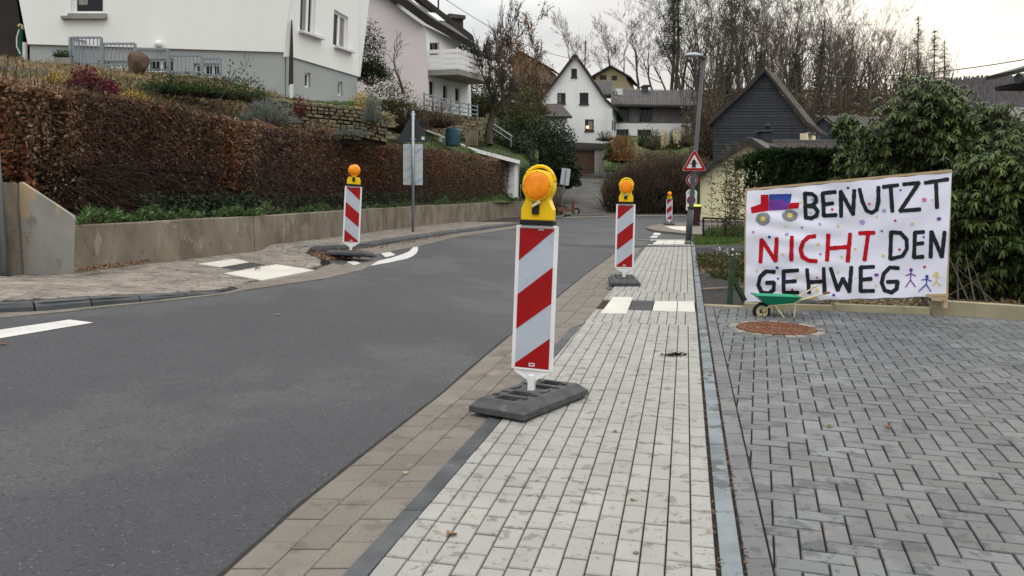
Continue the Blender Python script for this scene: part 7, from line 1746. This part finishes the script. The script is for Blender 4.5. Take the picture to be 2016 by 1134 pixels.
dots = [('paint_purple', 723, 157, 9), ('paint_lilac', 500, 230, 9), ('paint_red', 624, 290, 9), ('paint_pink', 856, 257, 11), ('paint_purple', 1049, 172, 7), ('paint_pink', 1196, 232, 15), ('paint_lilac', 948, 297, 13), ('paint_yellow', 490, 311, 7), ('paint_yellow', 430, 247, 8), ('paint_yellow', 900, 334, 7), ('paint_lilac', 810, 368, 18), ('paint_red', 1016, 360, 8), ('paint_yellow', 1122, 380, 10), ('paint_purple', 1286, 349, 14), ('paint_lilac', 548, 381, 9), ('paint_yellow', 662, 393, 8), ('paint_purple', 437, 403, 7), ('paint_yellow', 337, 395, 7), ('paint_red', 138, 430, 7), ('paint_lilac', 344, 444, 12), ('paint_blue', 237, 461, 10), ('paint_purple', 932, 424, 8), ('paint_yellow', 539, 506, 9), ('paint_yellow', 768, 535, 8), ('paint_red', 1042, 539, 9), ('paint_yellow', 942, 576, 10), ('paint_yellow', 320, 569, 8), ('paint_purple', 552, 568, 7), ('paint_yellow', 684, 583, 9), ('paint_purple', 1192, 462, 8), ('paint_blue', 284, 652, 10), ('paint_yellow', 155, 671, 8), ('paint_red', 1197, 646, 9), ('paint_yellow', 661, 678, 8), ('paint_purple', 288, 719, 8), ('paint_yellow', 407, 715, 7), ('paint_red', 532, 714, 7), ('paint_purple', 899, 696, 13), ('paint_yellow', 772, 716, 6), ('paint_yellow', 898, 762, 7), ('paint_red', 378, 789, 8), ('paint_yellow', 529, 789, 12), ('paint_purple', 635, 820, 10), ('paint_yellow', 1247, 231, 7)]
for m_, x, y, r_ in dots: blob(ell(x, y, r_, r_*.85, 9, .2), m_, 'paint_dot', .0085)
# frame behind
for a, b in (((1467.5, 374), (1874, 336)), ((1468.5, 590), (1862, 580))): MB().bar(BP.pt(*a, -.03), BP.pt(*b, -.03), .05, .028).build('frame_slat', M_['wood'], bn_)
for x0, y0, x1, y1 in ((1471, 376, 1469, 612), (1660, 358, 1660, 612), (1868, 340, 1860, 606)): MB().bar(BP.pt(x0, y0, -.065), BP.pt(x1, y1, -.065), .045).build('frame_post', M_['wood'], bn_)
prism(BP, [(1822, 580), (1862, 578), (1862, 592), (1836, 590)], -.01, -.03, 'wooden_block', M_['wood'], bn_)
# ------------------------------------------------------------ sleepers and rail along the forecourt
def beam(a, b, w_, h_, name, m, label, cat, off=0, roll=0):
    A, B = Vector(G(*a)), Vector(G(*b)); A.z += h_/2-.01; B.z += h_/2-.01; o = MB().bar(A, B, w_, h_).build(name, M_[m], None); bevel_obj(o, .008); return setp(o, label, cat)
A, B = Vector(G(1386, 607)), Vector(G(1478, 611)); o = MB().tube([A+Vector((0, 0, .03)), B+Vector((0, 0, .03))], .028, 10).build('round_rail', M_['sleeper'], None, smooth=True); setp(o, 'thin pale round rail lying at the pavement end of the forecourt edge', 'rail')
beam((1466, 610), (1640, 615), .12, .10, 'concrete_beam', 'sleeper', 'mossy concrete edging beam behind the toy wheelbarrow', 'beam')
beam((1641, 615), (1829, 623), .12, .12, 'concrete_beam', 'sleeper', 'middle weathered edging beam under the banner', 'beam')
beam((1832, 621), (2100, 641), .16, .20, 'concrete_beam', 'sleeper', 'thick long edging beam at the right edge of the forecourt', 'beam')
o = MB().bar(Vector(G(1384, 573))+Vector((0, 0, .03)), Vector(G(1462, 571))+Vector((0, 0, .05)), .06, .02).build('plank', M_['wood_old'], None); setp(o, 'old brown plank lying on the gravel left of the banner', 'plank')
gp = Vector(G(1436, 606)); t = thing('garden_post', 'dark green wooden garden post with a brace left of the banner', 'post', gp)
MB().bar(gp, Vector(D(1443, 507, gp.y)), .06).build('post', M_['green_post'], t); MB().bar(Vector(D(1441, 545, gp.y+.05)), Vector(D(1466, 592, gp.y+.1)), .05).build('brace', M_['green_post'], t)
# ------------------------------------------------------------ toy wheelbarrow
wgp = Vector(G(1500, 626)); wbr = thing('toy_wheelbarrow', 'toy wheelbarrow with a green tray and cream tube frame in front of the banner', 'wheelbarrow', wgp)
WP = VP((1485, wgp.y), (1620, wgp.y-.06)); wp = lambda x, y, o_=0: WP.ptw(*CR(x, y), o_)
cw = wp(186, 922); MB().lathe([(.070, -.028), (.098, -.028), (.105, 0), (.098, .028), (.070, .028)], 24, tuple(cw), 'Y', ring=True).build('tyre', M_['black'], wbr, smooth=True)
MB().lathe([(.055, -.024), (.074, -.024), (.074, .024), (.055, .024)], 20, tuple(cw), 'Y', ring=True).build('rim', M_['cream_metal'], wbr)
b_ = MB()
for k in range(6): a = R(60*k+15); b_.bar(cw, cw+Vector((math.cos(a)*.07, 0, math.sin(a)*.07)), .02, .034)
b_.build('spokes', M_['cream_metal'], wbr)
tw_, bw_ = .155, .08
top4 = [wp(140, 818, tw_), wp(410, 828, tw_), wp(410, 828, -tw_), wp(140, 818, -tw_)]; bot4 = [wp(208, 876, bw_), wp(368, 878, bw_), wp(368, 878, -bw_), wp(208, 876, -bw_)]
inn = [p+(sum(top4, Vector())/4-p)*.06 for p in top4]; inb = [p+Vector((0, 0, .012)) for p in bot4]
b_ = MB(); vs = bot4+top4+inn+inb; b_.add(vs, [(3, 2, 1, 0)]+[(i, (i+1) % 4, 4+(i+1) % 4, 4+i) for i in range(4)]+[(4+i, 4+(i+1) % 4, 8+(i+1) % 4, 8+i) for i in range(4)]+[(8+i, 8+(i+1) % 4, 12+(i+1) % 4, 12+i) for i in range(4)]+[(12, 13, 14, 15)])
b_.build('tray', M_['green_plastic'], wbr); MB().tube([tuple(p) for p in top4+[top4[0]]], .008, 6).build('tray_rim', M_['green_plastic'], wbr)
for s in (-1, 1):
    o_ = .10*s; MB().tube([cw+WP.n*.04*s, wp(232, 884, .06*s), wp(370, 872, o_), wp(420, 845, o_*1.1), wp(548 if s < 0 else 590, 768 if s < 0 else 800, o_*1.15)], .009, 8).build('frame_tube', M_['cream_metal'], wbr)
    MB().tube([wp(262, 884, .07*s), wp(322, 968, o_), wp(345, 975, o_), wp(372, 962, o_), wp(382, 876, o_)], .009, 8).build('leg', M_['cream_metal'], wbr)
    e = wp(548 if s < 0 else 590, 768 if s < 0 else 800, o_*1.15); e2 = wp(520 if s < 0 else 548, 778 if s < 0 else 808, o_*1.15); MB().tube([e2, e], .013, 8).build('grip', M_['cream_metal' if s < 0 else 'rust'], wbr)
# ------------------------------------------------------------ ground cover on the right, litter
def scatter_px(n, quad, dz=0):
    out_ = []
    for _ in range(n):
        u, v = rs.random(), rs.random(); a = [quad[0][i]*(1-u)+quad[1][i]*u for i in (0, 1)]; b = [quad[3][i]*(1-u)+quad[2][i]*u for i in (0, 1)]; p = [a[i]*(1-v)+b[i]*v for i in (0, 1)]; g_ = G(*p); out_.append((g_[0], g_[1], g_[2]+dz))
    return np.array(out_)
def tufts(quad, n, size, m, label, cat='grass', name='grass', asp=.12, updir=1.0):
    P = scatter_px(n, quad); dd = rnd_unit(n); dd[:, 2] = np.abs(dd[:, 2])*.6+updir; V_, F_ = leaf_mesh(P, size, aspect=asp, dirs=dd); return setp(mk(name, V_, F_, M_[m], tint=np.repeat(RNG.random(n), 2)), label, cat, kind='stuff')
patch('lawn', M_['lawn'], [(1368, 487), (1366, 476), (1385, 462), (1480, 455), (1500, 470), (1490, 482)], .02, .6, label='green grass verge behind the street lamp')
tufts([(1366, 470), (1480, 462), (1490, 482), (1366, 484)], 5200, .12, 'L_grass', 'bright green grass verge right of the street lamp')
tufts([(1392, 462), (1470, 458), (1472, 472), (1392, 472)], 2600, .26, 'L_grass', 'taller lush grass under the saplings')
tufts([(1372, 503), (1475, 500), (1478, 540), (1376, 532)], 3200, .09, 'L_mixgreen', 'patchy weeds and leaves beside the pavement', updir=.5, asp=.25)
P = scatter_px(2600, [(1372, 503), (1475, 503), (1478, 545), (1376, 536)], .02); dd = rnd_unit(len(P)); dd[:, 2] *= .3; V_, F_ = leaf_mesh(P, .06, aspect=.6, dirs=dd); setp(mk('leaf_litter', V_, F_, M_['L_tan'], tint=np.repeat(RNG.random(len(P))*.6, 2)), 'brown fallen leaves among the weeds left of the banner', 'leaf litter', kind='stuff')
tufts([(1395, 536), (1470, 540), (1475, 560), (1400, 548)], 500, .09, 'L_mixgreen', 'sparse weeds on the gravel near the green post', updir=.5, asp=.25)
P = scatter_px(26, [(1395, 494), (1430, 492), (1470, 510), (1400, 512)], .06); wf = leaves('white_flowers', P, .05, M_['sign_white'], None, aspect=1.0); setp(wf, 'little white flowers in the weeds left of the banner', 'flowers', kind='stuff')
V, Fs = [], []
def pebbles(quad, n, s0, s1, name, m, label):
    P = scatter_px(n, quad, .004); V, Fs = [], []
    for p in P:
        s = rs.uniform(s0, s1); k = len(V); a = rs.uniform(0, 3)
        for (x, y, z) in ((1, 0, 0), (0, 1, 0), (-1, 0, 0), (0, -1, 0), (.2, .1, .8)): V.append((p[0]+s*(x*math.cos(a)-y*math.sin(a))*rs.uniform(.6, 1.1), p[1]+s*(x*math.sin(a)+y*math.cos(a))*rs.uniform(.6, 1.1), p[2]+z*s))
        Fs += [(k, k+1, k+4), (k+1, k+2, k+4), (k+2, k+3, k+4), (k+3, k, k+4)]
    return setp(mk(name, V, Fs, m), label, 'gravel', kind='stuff')
pebbles([(1374, 540), (1468, 545), (1468, 603), (1384, 601)], 5000, .006, .018, 'pebbles', M_['gravel'], 'loose dark gravel left of the banner')
pebbles([(1364, 484), (1490, 482), (1490, 502), (1368, 502)], 3500, .01, .025, 'pebbles', M_['gravel'], 'grey gravel band crossing to the pavement edge')
pebbles([(1480, 596), (1900, 590), (1960, 612), (1480, 607)], 2000, .006, .018, 'pebbles', M_['gravel'], 'dark gravel under the banner')
P = scatter_px(1400, [(1600, 598), (2010, 590), (2016, 624), (1660, 610)], .02); dd = rnd_unit(len(P)); dd[:, 2] *= .4; V_, F_ = leaf_mesh(P, .08, aspect=.4, dirs=dd); setp(mk('leaf_litter', V_, F_, M_['L_tan'], tint=np.repeat(RNG.random(len(P)), 2)), 'old rhododendron leaves lying behind the edging beams', 'leaf litter', kind='stuff')
def dry_leaf(px, py, s, label, col='L_orange', seed=0, dz=.034, cr=1.0):
    g_ = Vector(G(px, py)); g_.z += dz; r2 = random.Random(seed); n = 7; V, Fs = [], []; rot = r2.uniform(0, 6.28)
    for j in range(3):
        for i in range(n): 
            u = i/(n-1); v = (j-1); wv = math.sin(math.pi*min(1, u*1.05))*.42; x, y = (u-.5)*s, v*wv*s; z = abs(v)*wv*s*.5*cr+.12*s*math.sin(u*5+seed)*cr+.04*s+r2.uniform(0, .05)*s
            V.append((g_.x+x*math.cos(rot)-y*math.sin(rot), g_.y+x*math.sin(rot)+y*math.cos(rot), g_.z+max(.002, z)))
    Fs = [(j*n+i, j*n+i+1, (j+1)*n+i+1, (j+1)*n+i) for j in range(2) for i in range(n-1)]
    o = mk('fallen_leaf', V, Fs, M_[col], tint=[r2.random()]*len(Fs)); setp(o, label, 'leaf', group='fallen leaves'); return o
for i, (px, py, s, lb, dz) in enumerate(((975, 829, .065, 'curled orange-brown leaf in front of the nearest foot plate', .03), (890, 1068, .06, 'orange-brown leaf on the light pavers at the bottom', .034), (1749, 852, .055, 'orange leaf on the herringbone paving', .034), (547, 621, .06, 'crumpled brown leaf alone on the asphalt', .004), (799, 938, .035, 'tiny pale leaf on the beige gutter', .018), (1397, 748, .04, 'reddish leaf on the blue-grey edging strip', .036), (1210, 860, .03, 'small brown leaf on the pale pavers above the middle', .034), (1246, 998, .04, 'straw-coloured scrap on the pale pavers', .034), (1252, 1105, .035, 'pale scrap near the bottom of the pavement', .034), (6, 679, .06, 'brown leaf on the asphalt at the left edge', .004), (18, 608, .08, 'brown leaf in the left kerb gutter', .02), (1633, 850, .05, 'thin straw scrap on the herringbone paving', .034), (507, 535, .10, 'withered leaf on the left white paving plate', .03))):
    dry_leaf(px, py, s, lb, 'L_orange' if i not in (4, 7, 8, 11) else 'L_tan', i, dz)
P = []
for _ in range(60): g_ = G(1328+rs.gauss(0, 9), 707+rs.gauss(0, 1.2)); P.append((g_[0], g_[1], g_[2]+.035+rs.random()*.01))
dd = rnd_unit(60); dd[:, 2] *= .3; V_, F_ = leaf_mesh(np.array(P), .05, aspect=.5, dirs=dd); setp(mk('leaf_clump', V_, F_, M_['twig']), 'dark clump of wet leaves on the pale pavers', 'leaf clump')
P = scatter_px(260, [(606, 497), (700, 490), (705, 510), (640, 515)], .03); dd = rnd_unit(260); dd[:, 2] *= .3; V_, F_ = leaf_mesh(P, .07, aspect=.6, dirs=dd); setp(mk('leaf_litter', V_, F_, M_['L_orange'], tint=np.repeat(RNG.random(260), 2)), 'brown leaves gathered around the tilted foot plate by the left kerb', 'leaf litter', kind='stuff')
P = scatter_px(160, [(708, 489), (900, 460), (880, 466), (720, 495)], .012); dd = rnd_unit(160); dd[:, 2] *= .3; V_, F_ = leaf_mesh(P, .06, aspect=.6, dirs=dd); setp(mk('leaf_litter', V_, F_, M_['L_orange'], tint=np.repeat(RNG.random(160), 2)), 'scattered brown leaves in the left gutter', 'leaf litter', kind='stuff')
P = scatter_px(320, [(145, 546), (290, 526), (300, 530), (150, 552)], .11); dd = rnd_unit(320); dd[:, 2] *= .3; V_, F_ = leaf_mesh(P, .045, aspect=.6, dirs=dd); setp(mk('leaf_litter', V_, F_, M_['L_beech'], tint=np.repeat(RNG.random(320), 2)), 'brown crumbs of leaves at the foot of the retaining wall', 'leaf litter', kind='stuff')
# crumbs in the joints along the edging strip
P = []
for _ in range(900):
    y = 2.6+rs.random()**1.6*9; x = xR(y)+rs.choice((.006, .108))+rs.gauss(0, .004); P.append((x, y, ground_z(x, y)+.03))
dd = rnd_unit(900); dd[:, 2] *= .2; V_, F_ = leaf_mesh(np.array(P), .018, aspect=.4, dirs=dd); setp(mk('crumbs', V_, F_, M_['L_beech'], tint=np.repeat(RNG.random(900)*.8, 2)), 'bits of straw and soil along the edging joints', 'litter', kind='stuff')
